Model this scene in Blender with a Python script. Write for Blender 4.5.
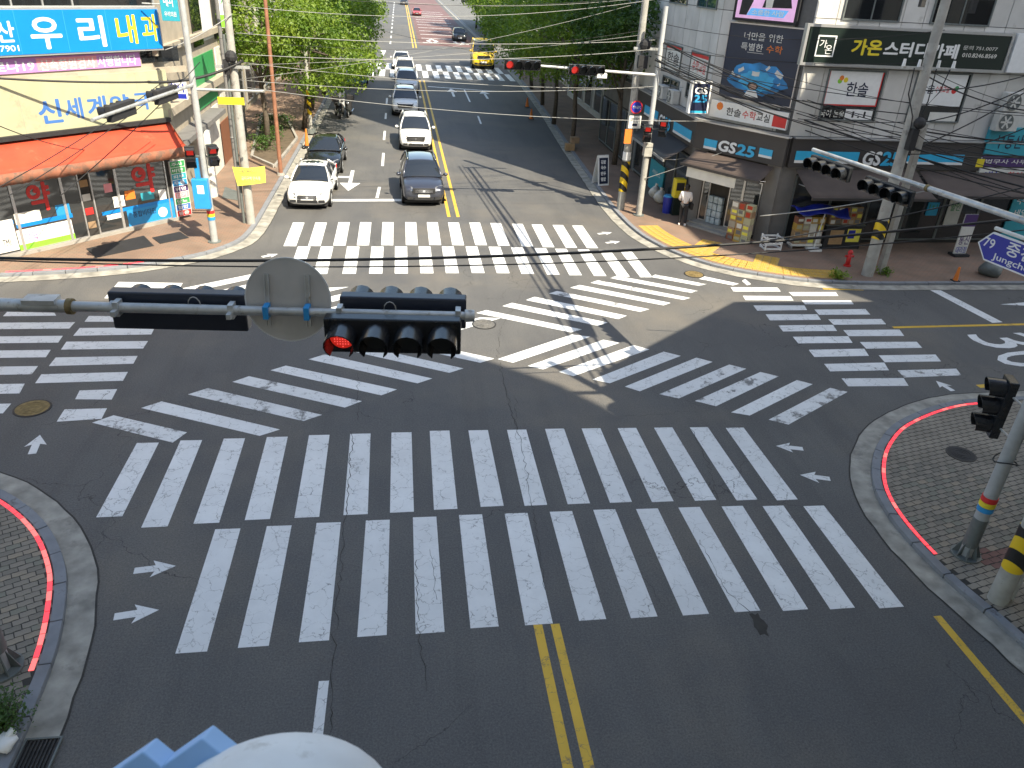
import bpy, bmesh, math, random
from mathutils import Vector, Matrix
random.seed(7)
SC = bpy.context.scene
COL = SC.collection
for o in list(bpy.data.objects): bpy.data.objects.remove(o)

# ------------------------------------------------------------------ camera, light, exposure
CAM_H = 9.6
PITCH, YAW, ROLL = 0.495526, 0.157609, 0.0590538
FPX = 767.03
_f = Vector((math.sin(YAW)*math.cos(PITCH), math.cos(YAW)*math.cos(PITCH), -math.sin(PITCH)))
_r = Vector((math.cos(YAW), -math.sin(YAW), 0)); _u = _r.cross(_f)
_c, _s = math.cos(ROLL), math.sin(ROLL)
CR = _c*_r + _s*_u; CU = -_s*_r + _c*_u; CF = _f
CPOS = Vector((0, 0, CAM_H))
cam = bpy.data.cameras.new('camera'); camo = bpy.data.objects.new('camera', cam); COL.objects.link(camo)
cam.sensor_width = 36; cam.lens = FPX/1024*36; cam.clip_start = 0.05; cam.clip_end = 4000
cam.dof.use_dof = True; cam.dof.focus_distance = 24; cam.dof.aperture_fstop = 3.8
M = Matrix((CR, CU, -CF)).transposed().to_4x4(); M.translation = CPOS
camo.matrix_world = M
SC.camera = camo

SUN_EL = math.radians(48); SD = Vector((0.55, -0.835, 0)).normalized()      # horizontal direction towards the sun
w = bpy.data.worlds.new('World'); SC.world = w; w.use_nodes = True
nt = w.node_tree; bg = nt.nodes['Background']
sky = nt.nodes.new('ShaderNodeTexSky'); sky.sky_type = 'NISHITA'; sky.sun_disc = False
sky.sun_elevation = SUN_EL; sky.sun_rotation = math.atan2(SD.x, SD.y)
sky.air_density = 1.0; sky.dust_density = 1.2; sky.ozone_density = 1.0
nt.links.new(sky.outputs[0], bg.inputs[0]); bg.inputs[1].default_value = 0.15
sl = bpy.data.lights.new('sun', 'SUN'); sl.energy = 4.1; sl.angle = math.radians(0.4); sl.color = (1.0, 0.93, 0.82)
so = bpy.data.objects.new('sun', sl); COL.objects.link(so)
sdir = Vector((SD.x*math.cos(SUN_EL), SD.y*math.cos(SUN_EL), math.sin(SUN_EL)))
so.rotation_euler = sdir.to_track_quat('Z', 'Y').to_euler(); so.location = (30, -30, 60)
SC.view_settings.view_transform = 'Standard'; SC.view_settings.look = 'None'
SC.view_settings.gamma = 1; SC.view_settings.use_curve_mapping = False
SC.view_settings.exposure = 1.3
SC.view_settings.use_white_balance = True; SC.view_settings.white_balance_temperature = 7150; SC.view_settings.white_balance_tint = 6

# ------------------------------------------------------------------ survey helpers: image ray -> real place
def ray(px, py): return CF + (px-512)/FPX*CR - (py-384)/FPX*CU
def at(px, py, z=0.0):
    d = ray(px, py); return CPOS + d*((z-CAM_H)/d.z)
def atY(px, py, Y):
    d = ray(px, py); return CPOS + d*(Y/d.y)
def V(*a): return Vector(a)

# ------------------------------------------------------------------ materials
MATS = {}
def mat(name, col, rough=.6, metal=0, var=.12, scale=6, bump=0, bscale=40, emit=0, spec=.5, dirt=None, coords='Object', coat=0):
    if name in MATS: return MATS[name]
    m = bpy.data.materials.new(name); m.use_nodes = True; MATS[name] = m
    n, l = m.node_tree.nodes, m.node_tree.links
    b = n['Principled BSDF']
    b.inputs['Roughness'].default_value = rough; b.inputs['Metallic'].default_value = metal
    b.inputs['Specular IOR Level'].default_value = spec
    if coat: b.inputs['Coat Weight'].default_value = coat; b.inputs['Coat Roughness'].default_value = .05
    tc = n.new('ShaderNodeTexCoord')
    if var > 0:
        nz = n.new('ShaderNodeTexNoise'); nz.inputs['Scale'].default_value = scale; nz.inputs['Detail'].default_value = 5
        l.new(tc.outputs[coords], nz.inputs['Vector'])
        mr = n.new('ShaderNodeMapRange'); mr.inputs['From Min'].default_value = .3; mr.inputs['From Max'].default_value = .7
        mr.inputs['To Min'].default_value = 1-var; mr.inputs['To Max'].default_value = 1+var
        l.new(nz.outputs['Fac'], mr.inputs['Value'])
        mx = n.new('ShaderNodeMix'); mx.data_type = 'RGBA'; mx.blend_type = 'MULTIPLY'; mx.inputs['Factor'].default_value = 1
        mx.inputs[6].default_value = (*col, 1); l.new(mr.outputs[0], mx.inputs[7])
        out = mx.outputs[2]
        if dirt:
            n2 = n.new('ShaderNodeTexNoise'); n2.inputs['Scale'].default_value = dirt[1]; n2.inputs['Detail'].default_value = 8; n2.inputs['Roughness'].default_value = .7
            l.new(tc.outputs[coords], n2.inputs['Vector'])
            r2 = n.new('ShaderNodeMapRange'); r2.inputs['From Min'].default_value = dirt[2]; r2.inputs['From Max'].default_value = dirt[2]+.12
            l.new(n2.outputs['Fac'], r2.inputs['Value'])
            m2 = n.new('ShaderNodeMix'); m2.data_type = 'RGBA'; l.new(r2.outputs[0], m2.inputs['Factor'])
            l.new(out, m2.inputs[6]); m2.inputs[7].default_value = (*dirt[0], 1); out = m2.outputs[2]
        l.new(out, b.inputs['Base Color'])
    else: b.inputs['Base Color'].default_value = (*col, 1)
    if bump:
        nb = n.new('ShaderNodeTexNoise'); nb.inputs['Scale'].default_value = bscale; nb.inputs['Detail'].default_value = 4
        l.new(tc.outputs[coords], nb.inputs['Vector'])
        bp = n.new('ShaderNodeBump'); bp.inputs['Strength'].default_value = bump; bp.inputs['Distance'].default_value = .02
        l.new(nb.outputs['Fac'], bp.inputs['Height']); l.new(bp.outputs[0], b.inputs['Normal'])
    if emit:
        b.inputs['Emission Color'].default_value = (*col, 1); b.inputs['Emission Strength'].default_value = emit
    return m

def nodes_of(name):
    m = bpy.data.materials.new(name); m.use_nodes = True; MATS[name] = m
    n, l = m.node_tree.nodes, m.node_tree.links
    return m, n, l, n['Principled BSDF']
def N(n, t, **kw):
    x = n.new(t)
    for k, v in kw.items():
        if k in x.inputs: x.inputs[k].default_value = v
        else: setattr(x, k, v)
    return x
def rng(n, l, src, a, b, c=0., d=1.):
    x = N(n, 'ShaderNodeMapRange', **{'From Min': a, 'From Max': b, 'To Min': c, 'To Max': d}); l.new(src, x.inputs['Value']); return x.outputs[0]
def mixc(n, l, fac, a, b, blend='MIX'):
    x = n.new('ShaderNodeMix'); x.data_type = 'RGBA'; x.blend_type = blend
    for s, i in ((fac, 'Factor'), (a, 6), (b, 7)):
        if isinstance(s, (int, float)): x.inputs[i].default_value = s
        elif isinstance(s, tuple): x.inputs[i].default_value = (*s, 1)
        else: l.new(s, x.inputs[i])
    return x.outputs[2]
def math2(n, l, op, a, b):
    x = n.new('ShaderNodeMath'); x.operation = op
    for i, s in enumerate((a, b)):
        if isinstance(s, (int, float)): x.inputs[i].default_value = s
        else: l.new(s, x.inputs[i])
    return x.outputs[0]

def road_nodes(n, l):
    """asphalt colour, crack mask and height, shared by the asphalt and by the worn paint that lies on it"""
    g = n.new('ShaderNodeNewGeometry'); P = g.outputs['Position']
    fine = N(n, 'ShaderNodeTexNoise', Scale=30., Detail=7., Roughness=.82); l.new(P, fine.inputs['Vector'])
    grit = N(n, 'ShaderNodeTexVoronoi', Scale=24.); l.new(P, grit.inputs['Vector'])
    big = N(n, 'ShaderNodeTexNoise', Scale=.33, Detail=6., Roughness=.6); l.new(P, big.inputs['Vector'])
    mp = N(n, 'ShaderNodeMapping'); mp.inputs['Scale'].default_value = (1.1, .09, 1); l.new(P, mp.inputs['Vector'])
    streak = N(n, 'ShaderNodeTexNoise', Scale=1.1, Detail=5., Roughness=.65); l.new(mp.outputs[0], streak.inputs['Vector'])
    dn = N(n, 'ShaderNodeTexNoise', Scale=1.6, Detail=5.); l.new(P, dn.inputs['Vector'])
    dv = N(n, 'ShaderNodeVectorMath', operation='SCALE'); l.new(dn.outputs['Color'], dv.inputs[0]); dv.inputs['Scale'].default_value = .9
    ad = N(n, 'ShaderNodeVectorMath', operation='ADD'); l.new(P, ad.inputs[0]); l.new(dv.outputs[0], ad.inputs[1])
    vo = N(n, 'ShaderNodeTexVoronoi', feature='DISTANCE_TO_EDGE', Scale=.42); l.new(ad.outputs[0], vo.inputs['Vector'])
    crack = rng(n, l, vo.outputs['Distance'], .001, .0042, .8, 0.)
    msk = N(n, 'ShaderNodeTexNoise', Scale=.23, Detail=2.); l.new(P, msk.inputs['Vector'])
    crack = math2(n, l, 'MULTIPLY', crack, rng(n, l, msk.outputs['Fac'], .5, .6))
    c = mixc(n, l, rng(n, l, big.outputs['Fac'], .32, .68), (.053, .053, .055), (.080, .079, .077))
    c = mixc(n, l, rng(n, l, streak.outputs['Fac'], .5, .75, 0., .55), c, (.042, .042, .043))
    dust = N(n, 'ShaderNodeTexNoise', Scale=.21, Detail=7., Roughness=.62); dmp = N(n, 'ShaderNodeMapping'); dmp.inputs['Location'].default_value = (11.3, 4.1, 0); l.new(P, dmp.inputs['Vector']); l.new(dmp.outputs[0], dust.inputs['Vector'])
    c = mixc(n, l, rng(n, l, dust.outputs['Fac'], .5, .68, 0., .6), c, (.105, .094, .080))
    c = mixc(n, l, rng(n, l, fine.outputs['Fac'], .38, .66, .0, 1.), c, mixc(n, l, 1., c, (2.1, 2.06, 2.0), 'MULTIPLY'))
    c = mixc(n, l, rng(n, l, grit.outputs['Distance'], .0, .35, .6, 0.), c, (.15, .145, .138))
    c = mixc(n, l, crack, c, (.022, .022, .022))
    h = math2(n, l, 'SUBTRACT', fine.outputs['Fac'], math2(n, l, 'MULTIPLY', crack, 2.))
    return P, c, crack, h, fine.outputs['Fac'], big.outputs['Fac']
def mat_asphalt():
    m, n, l, b = nodes_of('asphalt')
    P, c, crack, h, fine, big = road_nodes(n, l)
    l.new(c, b.inputs['Base Color']); l.new(rng(n, l, big, .3, .7, .68, .85), b.inputs['Roughness'])
    bp = N(n, 'ShaderNodeBump', Strength=.35, Distance=.012); l.new(h, bp.inputs['Height']); l.new(bp.outputs[0], b.inputs['Normal'])
def mat_paint(name, col, wear):
    m, n, l, b = nodes_of(name)
    P, c, crack, h, fine, big = road_nodes(n, l)
    wn = N(n, 'ShaderNodeTexNoise', Scale=2.2, Detail=9., Roughness=.72); l.new(P, wn.inputs['Vector'])
    dn = N(n, 'ShaderNodeTexNoise', Scale=5., Detail=4.); l.new(P, dn.inputs['Vector'])
    dv = N(n, 'ShaderNodeVectorMath', operation='SCALE'); l.new(dn.outputs['Color'], dv.inputs[0]); dv.inputs['Scale'].default_value = .35
    ad = N(n, 'ShaderNodeVectorMath', operation='ADD'); l.new(P, ad.inputs[0]); l.new(dv.outputs[0], ad.inputs[1])
    vo = N(n, 'ShaderNodeTexVoronoi', feature='DISTANCE_TO_EDGE', Scale=3.4); l.new(ad.outputs[0], vo.inputs['Vector'])
    craze = math2(n, l, 'MULTIPLY', rng(n, l, vo.outputs['Distance'], .006, .022, 1., 0.), rng(n, l, wn.outputs['Fac'], .42, .58, 0., .8))
    worn = rng(n, l, wn.outputs['Fac'], wear, wear+.07)
    worn = math2(n, l, 'MULTIPLY', worn, rng(n, l, fine, .35, .6, .55, 1.))
    gone = math2(n, l, 'MAXIMUM', math2(n, l, 'MAXIMUM', worn, crack), craze)
    tone = mixc(n, l, rng(n, l, big, .35, .65), col, tuple(x*.86 for x in col))
    tone = mixc(n, l, rng(n, l, wn.outputs['Fac'], .38, .66, 0., .2), tone, tuple(x*.55 for x in col))
    l.new(mixc(n, l, gone, tone, c), b.inputs['Base Color']); b.inputs['Roughness'].default_value = .62
    bp = N(n, 'ShaderNodeBump', Strength=.2, Distance=.008); l.new(h, bp.inputs['Height']); l.new(bp.outputs[0], b.inputs['Normal'])
def mat_brick(name, c1, c2, mortar, bw, bh, ms=.006, rough=.8, rot=0.):
    m, n, l, b = nodes_of(name)
    g = n.new('ShaderNodeNewGeometry'); mp = N(n, 'ShaderNodeMapping'); mp.inputs['Rotation'].default_value = (0, 0, rot); l.new(g.outputs['Position'], mp.inputs['Vector'])
    br = N(n, 'ShaderNodeTexBrick', **{'Scale': 1., 'Brick Width': bw, 'Row Height': bh, 'Mortar Size': ms})
    br.inputs['Color1'].default_value = (*c1, 1); br.inputs['Color2'].default_value = (*c2, 1); br.inputs['Mortar'].default_value = (*mortar, 1)
    l.new(mp.outputs[0], br.inputs['Vector'])
    nz = N(n, 'ShaderNodeTexNoise', Scale=.9, Detail=7.); l.new(g.outputs['Position'], nz.inputs['Vector'])
    c = mixc(n, l, rng(n, l, nz.outputs['Fac'], .4, .7, 0., .7), br.outputs['Color'], tuple(x*.6 for x in c2))
    l.new(c, b.inputs['Base Color']); b.inputs['Roughness'].default_value = rough
    bp = N(n, 'ShaderNodeBump', Strength=.4, Distance=.01); l.new(br.outputs['Fac'], bp.inputs['Height']); bp.invert = True; l.new(bp.outputs[0], b.inputs['Normal'])
def mat_stripes(name, c1, c2, freq, direc=(0, 1, 1)):
    """diagonal hazard bands"""
    m, n, l, b = nodes_of(name)
    tc = n.new('ShaderNodeTexCoord'); d = N(n, 'ShaderNodeVectorMath', operation='DOT_PRODUCT'); l.new(tc.outputs['Object'], d.inputs[0]); d.inputs[1].default_value = direc
    f = math2(n, l, 'FRACT', math2(n, l, 'MULTIPLY', d.outputs['Value'], freq), 0.)
    l.new(mixc(n, l, math2(n, l, 'GREATER_THAN', f, .5), c1, c2), b.inputs['Base Color']); b.inputs['Roughness'].default_value = .5
def mat_leaf(name, a, bcol):
    m, n, l, b = nodes_of(name)
    g = n.new('ShaderNodeNewGeometry')
    nz = N(n, 'ShaderNodeTexNoise', Scale=.9, Detail=3.); l.new(g.outputs['Position'], nz.inputs['Vector'])
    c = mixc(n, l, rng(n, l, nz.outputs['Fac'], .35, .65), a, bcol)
    wn = N(n, 'ShaderNodeTexWhiteNoise'); l.new(g.outputs['Random Per Island'], wn.inputs['Vector'])
    c = mixc(n, l, rng(n, l, g.outputs['Random Per Island'], 0., 1., 0., .5), c, mixc(n, l, 1., c, (1.6, 1.4, .9), 'MULTIPLY'))
    l.new(c, b.inputs['Base Color']); b.inputs['Roughness'].default_value = .5
    tr = n.new('ShaderNodeBsdfTranslucent'); l.new(mixc(n, l, 1., c, (1.5, 1.7, .7), 'MULTIPLY'), tr.inputs['Color'])
    ms = n.new('ShaderNodeMixShader'); ms.inputs[0].default_value = .34
    l.new(b.outputs[0], ms.inputs[1]); l.new(tr.outputs[0], ms.inputs[2]); l.new(ms.outputs[0], n['Material Output'].inputs[0])
def mat_glass(name, tint, rough=.03):
    m, n, l, b = nodes_of(name)
    b.inputs['Base Color'].default_value = (*tint, 1); b.inputs['Roughness'].default_value = rough; b.inputs['Specular IOR Level'].default_value = .9
    b.inputs['Transmission Weight'].default_value = 0; b.inputs['Coat Weight'].default_value = .3

mat_asphalt(); mat_paint('asphalt2', (.058, .057, .056), .55); mat_paint('paint_white', (.76, .77, .77), .635); mat_paint('paint_worn', (.72, .73, .73), .535); mat_paint('paint_yellow', (.72, .45, .05), .58)
mat_brick('paving_red', (.27, .165, .115), (.24, .17, .125), (.12, .10, .085), .22, .11)
mat_brick('paving_gray', (.19, .18, .16), (.15, .145, .13), (.05, .05, .05), .22, .11)
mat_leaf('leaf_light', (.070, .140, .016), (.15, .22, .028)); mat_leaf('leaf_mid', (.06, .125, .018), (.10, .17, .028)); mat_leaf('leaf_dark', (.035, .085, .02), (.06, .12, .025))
mat_glass('glass_dark', (.012, .014, .016)); mat_glass('glass_car', (.015, .018, .022)); mat_glass('glass_shop', (.03, .033, .035), .06); mat_glass('glass_blue', (.02, .05, .07))
def vmix(name, stops): pass
G = dict(
 conc=mat('concrete', (.30, .285, .26), .85, var=.18, scale=1.6, bump=.25, bscale=60, dirt=((.14, .13, .12), 2.2, .6)),
 gutter=mat('gutter_concrete', (.30, .285, .25), .85, var=.35, scale=2.6, bump=.3, bscale=70, dirt=((.19, .18, .16), 1.4, .56), coords='Generated' if 0 else 'Object'),
 kerb=mat('kerb_granite', (.20, .21, .23), .75, var=.15, scale=3, bump=.2, bscale=90, dirt=((.11, .11, .115), 3., .58)),
 paver=mat('paver', (.235, .205, .165), .85, var=.25, scale=1.1, bump=.3, bscale=60),
 paver2=mat('paver_dark', (.185, .165, .135), .85, var=.25, scale=1.3, bump=.3, bscale=60),
 paver3=mat('paver_red', (.19, .10, .085), .85, var=.2, scale=2, bump=.3, bscale=60),
  paver4=mat('paver_tan', (.27, .225, .17), .85, var=.25, scale=1.3, bump=.3, bscale=60), paver5=mat('paver_olive', (.20, .19, .15), .85, var=.25, scale=1.3, bump=.3, bscale=60),
 mortar=mat('paver_sand', (.045, .042, .038), .95, var=.2, scale=5),
 covergrey=mat('worn_iron', (.15, .142, .13), .65, metal=.2, var=.35, scale=14, bump=.5, bscale=40),
 mast=mat('pale_mast', (.52, .53, .53), .45, metal=.2, var=.08, scale=4, dirt=((.36, .34, .31), 3., .62)),
 pet=mat('bottle_pack', (.34, .42, .47), .25, var=.3, scale=9),
 led=mat('led_red', (.95, .05, .08), .4, var=0, emit=.5), ledoff=mat('led_red_dim', (1., .16, .16), .4, var=0, emit=.5),
 tact=mat('tactile_yellow', (.50, .31, .065), .7, var=.2, scale=3, bump=.2, bscale=60, dirt=((.33, .25, .12), 1.6, .52)),
 iron=mat('cast_iron', (.045, .043, .042), .6, metal=.4, var=.3, scale=12, bump=.5, bscale=30),
 rusty=mat('rusty_iron', (.20, .145, .06), .7, metal=.2, var=.3, scale=9, bump=.4, bscale=40),
 galv=mat('galvanised_steel', (.48, .49, .48), .45, metal=.45, var=.2, scale=5, dirt=((.24, .20, .15), 6., .57)),
 greypaint=mat('grey_painted_steel', (.36, .37, .37), .5, var=.12, scale=5, dirt=((.20, .19, .17), 4., .62)),
 dkgrey=mat('dark_grey_steel', (.13, .145, .14), .5, var=.15, scale=8),
 pole=mat('pole_concrete', (.36, .35, .32), .85, var=.15, scale=4, bump=.2, bscale=60, dirt=((.19, .18, .165), 3., .57)),
 black=mat('black_plastic', (.014, .015, .017), .24, var=.25, scale=6), matte=mat('matte_black', (.02, .02, .022), .75, var=.2, scale=5),
 navy=mat('sky_tinted_back', (.018, .022, .035), .35, var=.15, scale=4),  # dark housing backs, blue of the reflected sky put into the colour
 rubber=mat('rubber', (.018, .018, .018), .85, var=.1), chrome=mat('chrome', (.6, .6, .62), .15, metal=1, var=0),
 lensr=mat('lens_red_lit', (.62, .022, .014), .3, var=0, emit=.24), lens=mat('lens_dark', (.02, .022, .022), .15, var=0), lensg=mat('lens_amber_dark', (.05, .03, .01), .15, var=0),
 capw=mat('weathered_white', (.70, .71, .71), .55, var=.08, scale=5, dirt=((.52, .52, .50), 7., .58)),
 white=mat('white_enamel', (.78, .78, .77), .5, var=.04), offwhite=mat('off_white', (.68, .67, .62), .7, var=.1, scale=3, dirt=((.48, .45, .40), 2.5, .6)),
 cream=mat('cream_panel', (.43, .42, .275), .55, var=.08, scale=1.5, dirt=((.33, .31, .22), 1.1, .54)), beige=mat('beige_wall', (.38, .33, .26), .8, var=.12, scale=2, dirt=((.33, .29, .24), 2.2, .58)),
 wallw=mat('pale_wall', (.48, .46, .41), .8, var=.1, scale=2, dirt=((.44, .41, .36), 2., .6)), brown=mat('brown_door', (.22, .09, .05), .6, var=.12),
 skyblue=mat('sign_sky_blue', (.0, .21, .60), .35, var=.05, scale=1), teal=mat('sign_teal', (.03, .33, .42), .4, var=.05), signblue=mat('sign_blue', (.02, .035, .34), .35, var=.03),
 gsblue=mat('sign_gs_blue', (.03, .42, .70), .4, var=.04), bluebox=mat('blue_box', (.02, .27, .60), .4, var=.05), navyb=mat('navy_print', (.012, .018, .05), .4, var=.05),
 pink=mat('banner_violet', (.48, .22, .52), .6, var=.06), hotpink=mat('banner_pink', (.80, .32, .36), .6, var=.05), purple=mat('banner_purple', (.07, .03, .14), .6, var=.05),
 yellow=mat('yellow', (.78, .62, .04), .5, var=.05), lemon=mat('banner_lemon', (.80, .72, .10), .6, var=.06), orange=mat('orange', (.75, .20, .03), .6, var=.05), red=mat('red', (.62, .03, .03), .5, var=.05),
 green=mat('green', (.04, .30, .10), .5, var=.08), ltgreen=mat('light_green', (.22, .55, .05), .5, var=.05), textblue=mat('text_blue', (.05, .16, .44), .5, var=.03), textbluel=mat('text_light_blue', (.03, .30, .55), .4, var=.03),
 awn=mat('awning_orange', (.44, .052, .022), .75, var=.12, scale=2, dirt=((.36, .085, .04), 2.4, .58)), awnv=mat('awning_valance', (.27, .105, .062), .8, var=.2, scale=3, dirt=((.15, .085, .06), 3.4, .46)),
 awnb=mat('awning_brown', (.085, .062, .052), .7, var=.12, scale=2), fascia=mat('fascia_brown', (.050, .044, .043), .5, var=.08, scale=1), greywall=mat('grey_render', (.17, .165, .16), .8, var=.12, scale=2),
 panel=mat('precast_panel', (.52, .505, .475), .75, var=.10, scale=1.2, dirt=((.28, .265, .24), 1.1, .6)), panel2=mat('precast_panel_light', (.57, .555, .525), .75, var=.10, scale=1.2, dirt=((.32, .30, .27), 1.1, .6)),
 joint=mat('panel_joint', (.14, .135, .13), .9, var=.1), alu=mat('aluminium', (.52, .52, .52), .35, metal=.6, var=.05), dark=mat('shaded_interior', (.03, .028, .026), .8, var=.3, scale=3),  # last entry: flat dark sheets whose colour stands for shaded shop depth
 dkgreen=mat('sign_dark_green', (.010, .020, .016), .4, var=.05), poster=mat('poster_navy', (.018, .030, .058), .4, var=.1, scale=1), glow=mat('poster_blue', (.02, .22, .50), .4, var=.5, scale=1.4), glow2=mat('poster_cyan', (.05, .42, .72), .4, var=.3, scale=2),
 wood=mat('wood', (.30, .20, .12), .7, var=.2, scale=4), card=mat('cardboard', (.38, .24, .12), .8, var=.12), bark=mat('bark', (.10, .08, .06), .9, var=.3, scale=8, bump=.6, bscale=25),
 rustrod=mat('rust_rod', (.27, .12, .07), .7, var=.2, scale=5), soil=mat('soil', (.10, .075, .05), .95, var=.3, scale=4), wire=mat('cable_black', (.015, .015, .016), .6, var=0), wirew=mat('cable_pale', (.28, .28, .27), .5, var=0),
 paintw=mat('car_white', (.78, .78, .77), .25, var=.02, coat=.6), paintk=mat('car_black', (.012, .012, .013), .2, var=.02, coat=.8), paintb=mat('car_slate', (.062, .068, .092), .28, metal=.5, var=.02, coat=.7), paints=mat('car_silver', (.62, .63, .64), .3, metal=.2, var=.02, coat=.5),
 painty=mat('car_yellow', (.78, .52, .03), .3, var=.03, coat=.5), paintd=mat('car_dark', (.03, .035, .045), .3, metal=.3, var=.02, coat=.5), paintr=mat('car_red', (.40, .06, .06), .3, var=.03, coat=.5), paintu=mat('truck_blue', (.10, .25, .48), .4, var=.04, coat=.3),
 headl=mat('headlight', (.24, .25, .27), .10, metal=.4, var=.2, scale=9), skin=mat('skin', (.50, .32, .24), .6, var=.05), hair=mat('hair', (.012, .010, .009), .6, var=.2), shirt=mat('white_shirt', (.75, .72, .72), .8, var=.05), trousers=mat('black_trousers', (.02, .02, .024), .8, var=.1),
 water=mat('bottle_blue', (.05, .20, .42), .2, var=.2), ac=mat('ac_white', (.58, .57, .53), .6, var=.08), screen1=mat('screen_pink', (.62, .36, .62), .4, var=.25, scale=1.5, emit=.25), screen2=mat('screen_blue', (.12, .38, .75), .4, var=.1, emit=.25),
)
mat_stripes('hazard', (.75, .50, .02), (.015, .015, .015), 1.9, (.9, .4, 1.)); G['hazard'] = MATS['hazard']
for k in ('asphalt', 'asphalt2', 'paint_white', 'paint_worn', 'paint_yellow', 'paving_red', 'paving_gray', 'leaf_light', 'leaf_dark', 'leaf_mid', 'glass_dark', 'glass_car', 'glass_shop', 'glass_blue'): G[k] = MATS[k]

# ------------------------------------------------------------------ mesh builder
class MB:
    def __init__(s): s.v = []; s.f = []
    def add(s, vs, fs):
        b = len(s.v); s.v += [tuple(p) for p in vs]; s.f += [tuple(b+i for i in f) for f in fs]; return s
    def box(s, x0, x1, y0, y1, z0, z1): return s.hexa([(x0,y0,z0),(x1,y0,z0),(x1,y1,z0),(x0,y1,z0),(x0,y0,z1),(x1,y0,z1),(x1,y1,z1),(x0,y1,z1)])
    def hexa(s, p): return s.add(p, [(3,2,1,0),(4,5,6,7),(0,1,5,4),(1,2,6,5),(2,3,7,6),(3,0,4,7)])
    def obox(s, c, ax, ay, az):
        c = V(*c); ax, ay, az = V(*ax), V(*ay), V(*az)
        return s.hexa([c-ax-ay-az, c+ax-ay-az, c+ax+ay-az, c-ax+ay-az, c-ax-ay+az, c+ax-ay+az, c+ax+ay+az, c-ax+ay+az])
    def prism(s, poly, z0, z1):
        n = len(poly); vs = [(p[0], p[1], z0) for p in poly] + [(p[0], p[1], z1) for p in poly]
        return s.add(vs, [tuple(range(n-1, -1, -1)), tuple(range(n, 2*n))] + [(i, (i+1) % n, n+(i+1) % n, n+i) for i in range(n)])
    def quad(s, *p): return s.add(p, [tuple(range(len(p)))])
    def cyl(s, p0, p1, r0, r1=None, n=10, cap=True):
        r1 = r0 if r1 is None else r1; p0, p1 = V(*p0), V(*p1); d = (p1-p0).normalized()
        a = d.cross(V(0, 0, 1)) if abs(d.z) < .95 else d.cross(V(1, 0, 0)); a.normalize(); b = d.cross(a)
        ring = [math.cos(2*math.pi*i/n)*a + math.sin(2*math.pi*i/n)*b for i in range(n)]
        vs = [p0+r0*q for q in ring] + [p1+r1*q for q in ring]
        fs = [(i, (i+1) % n, n+(i+1) % n, n+i) for i in range(n)]
        if cap: fs += [tuple(range(n-1, -1, -1)), tuple(range(n, 2*n))]
        return s.add(vs, fs)
    def tube(s, pts, r, n=6):
        pts = [V(*p) for p in pts]; rs = r if isinstance(r, (list, tuple)) else [r]*len(pts); vs = []; fs = []
        for i, p in enumerate(pts):
            d = (pts[min(i+1, len(pts)-1)] - pts[max(i-1, 0)]).normalized()
            a = d.cross(V(0, 0, 1)) if abs(d.z) < .95 else d.cross(V(1, 0, 0)); a.normalize(); b = d.cross(a)
            vs += [p + rs[i]*(math.cos(2*math.pi*k/n)*a + math.sin(2*math.pi*k/n)*b) for k in range(n)]
        for i in range(len(pts)-1):
            fs += [(i*n+k, i*n+(k+1) % n, (i+1)*n+(k+1) % n, (i+1)*n+k) for k in range(n)]
        fs += [tuple(range(n-1, -1, -1)), tuple(range((len(pts)-1)*n, len(pts)*n))]
        return s.add(vs, fs)
    def ring(s, c, nrm, r0, r1, n=24, th=.01):
        c, d = V(*c), V(*nrm).normalized(); a = d.cross(V(0, 0, 1)) if abs(d.z) < .95 else d.cross(V(1, 0, 0)); a.normalize(); b = d.cross(a)
        vs = []
        for i in range(n):
            q = math.cos(2*math.pi*i/n)*a + math.sin(2*math.pi*i/n)*b; vs += [c+r0*q, c+r1*q, c+r1*q+th*d, c+r0*q+th*d]
        fs = []
        for i in range(n):
            j = (i+1) % n
            for k in range(4): fs.append((4*i+k, 4*j+k, 4*j+(k+1) % 4, 4*i+(k+1) % 4))
        return s.add(vs, fs)
    def sphere(s, c, r, n=10, m=6, sz=1., half=False):
        c = V(*c); vs = []; fs = []
        for j in range(m+1):
            t = (math.pi/2 if half else math.pi)*j/m
            vs += [c + V(r*math.sin(t)*math.cos(2*math.pi*i/n), r*math.sin(t)*math.sin(2*math.pi*i/n), sz*r*math.cos(t)) for i in range(n)]
        for j in range(m): fs += [(j*n+i, (j+1)*n+i, (j+1)*n+(i+1) % n, j*n+(i+1) % n) for i in range(n)]
        return s.add(vs, fs)

ROOTLOC = {}
def root_of(o):
    while o.parent: o = o.parent
    return o
def obj(name, mb, material, parent=None, smooth=False, bevel=0, label=None, subsurf=0):
    me = bpy.data.meshes.new(name)
    off = ROOTLOC.get(root_of(parent).name, V(0, 0, 0)) if parent else V(0, 0, 0)
    me.from_pydata([(p[0]-off.x, p[1]-off.y, p[2]-off.z) for p in mb.v], [], mb.f); me.update()
    me.materials.append(G[material] if isinstance(material, str) else material)
    bm = bmesh.new(); bm.from_mesh(me); bmesh.ops.recalc_face_normals(bm, faces=bm.faces); bm.to_mesh(me); bm.free()
    if smooth: me.shade_smooth()
    o = bpy.data.objects.new(name, me); COL.objects.link(o)
    if parent: o.parent = parent
    if bevel:
        b = o.modifiers.new('bevel', 'BEVEL'); b.width = bevel; b.segments = 2; b.limit_method = 'ANGLE'
    if subsurf:
        b = o.modifiers.new('sub', 'SUBSURF'); b.levels = subsurf; b.render_levels = subsurf
    if smooth == 'auto':
        b = o.modifiers.new('es', 'EDGE_SPLIT'); b.split_angle = math.radians(40)
    if label: o['label'] = label
    return o
def tag(o, label, cat, group=None):
    o['label'] = label; o['category'] = cat
    if group: o['group'] = group
    return o
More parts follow.
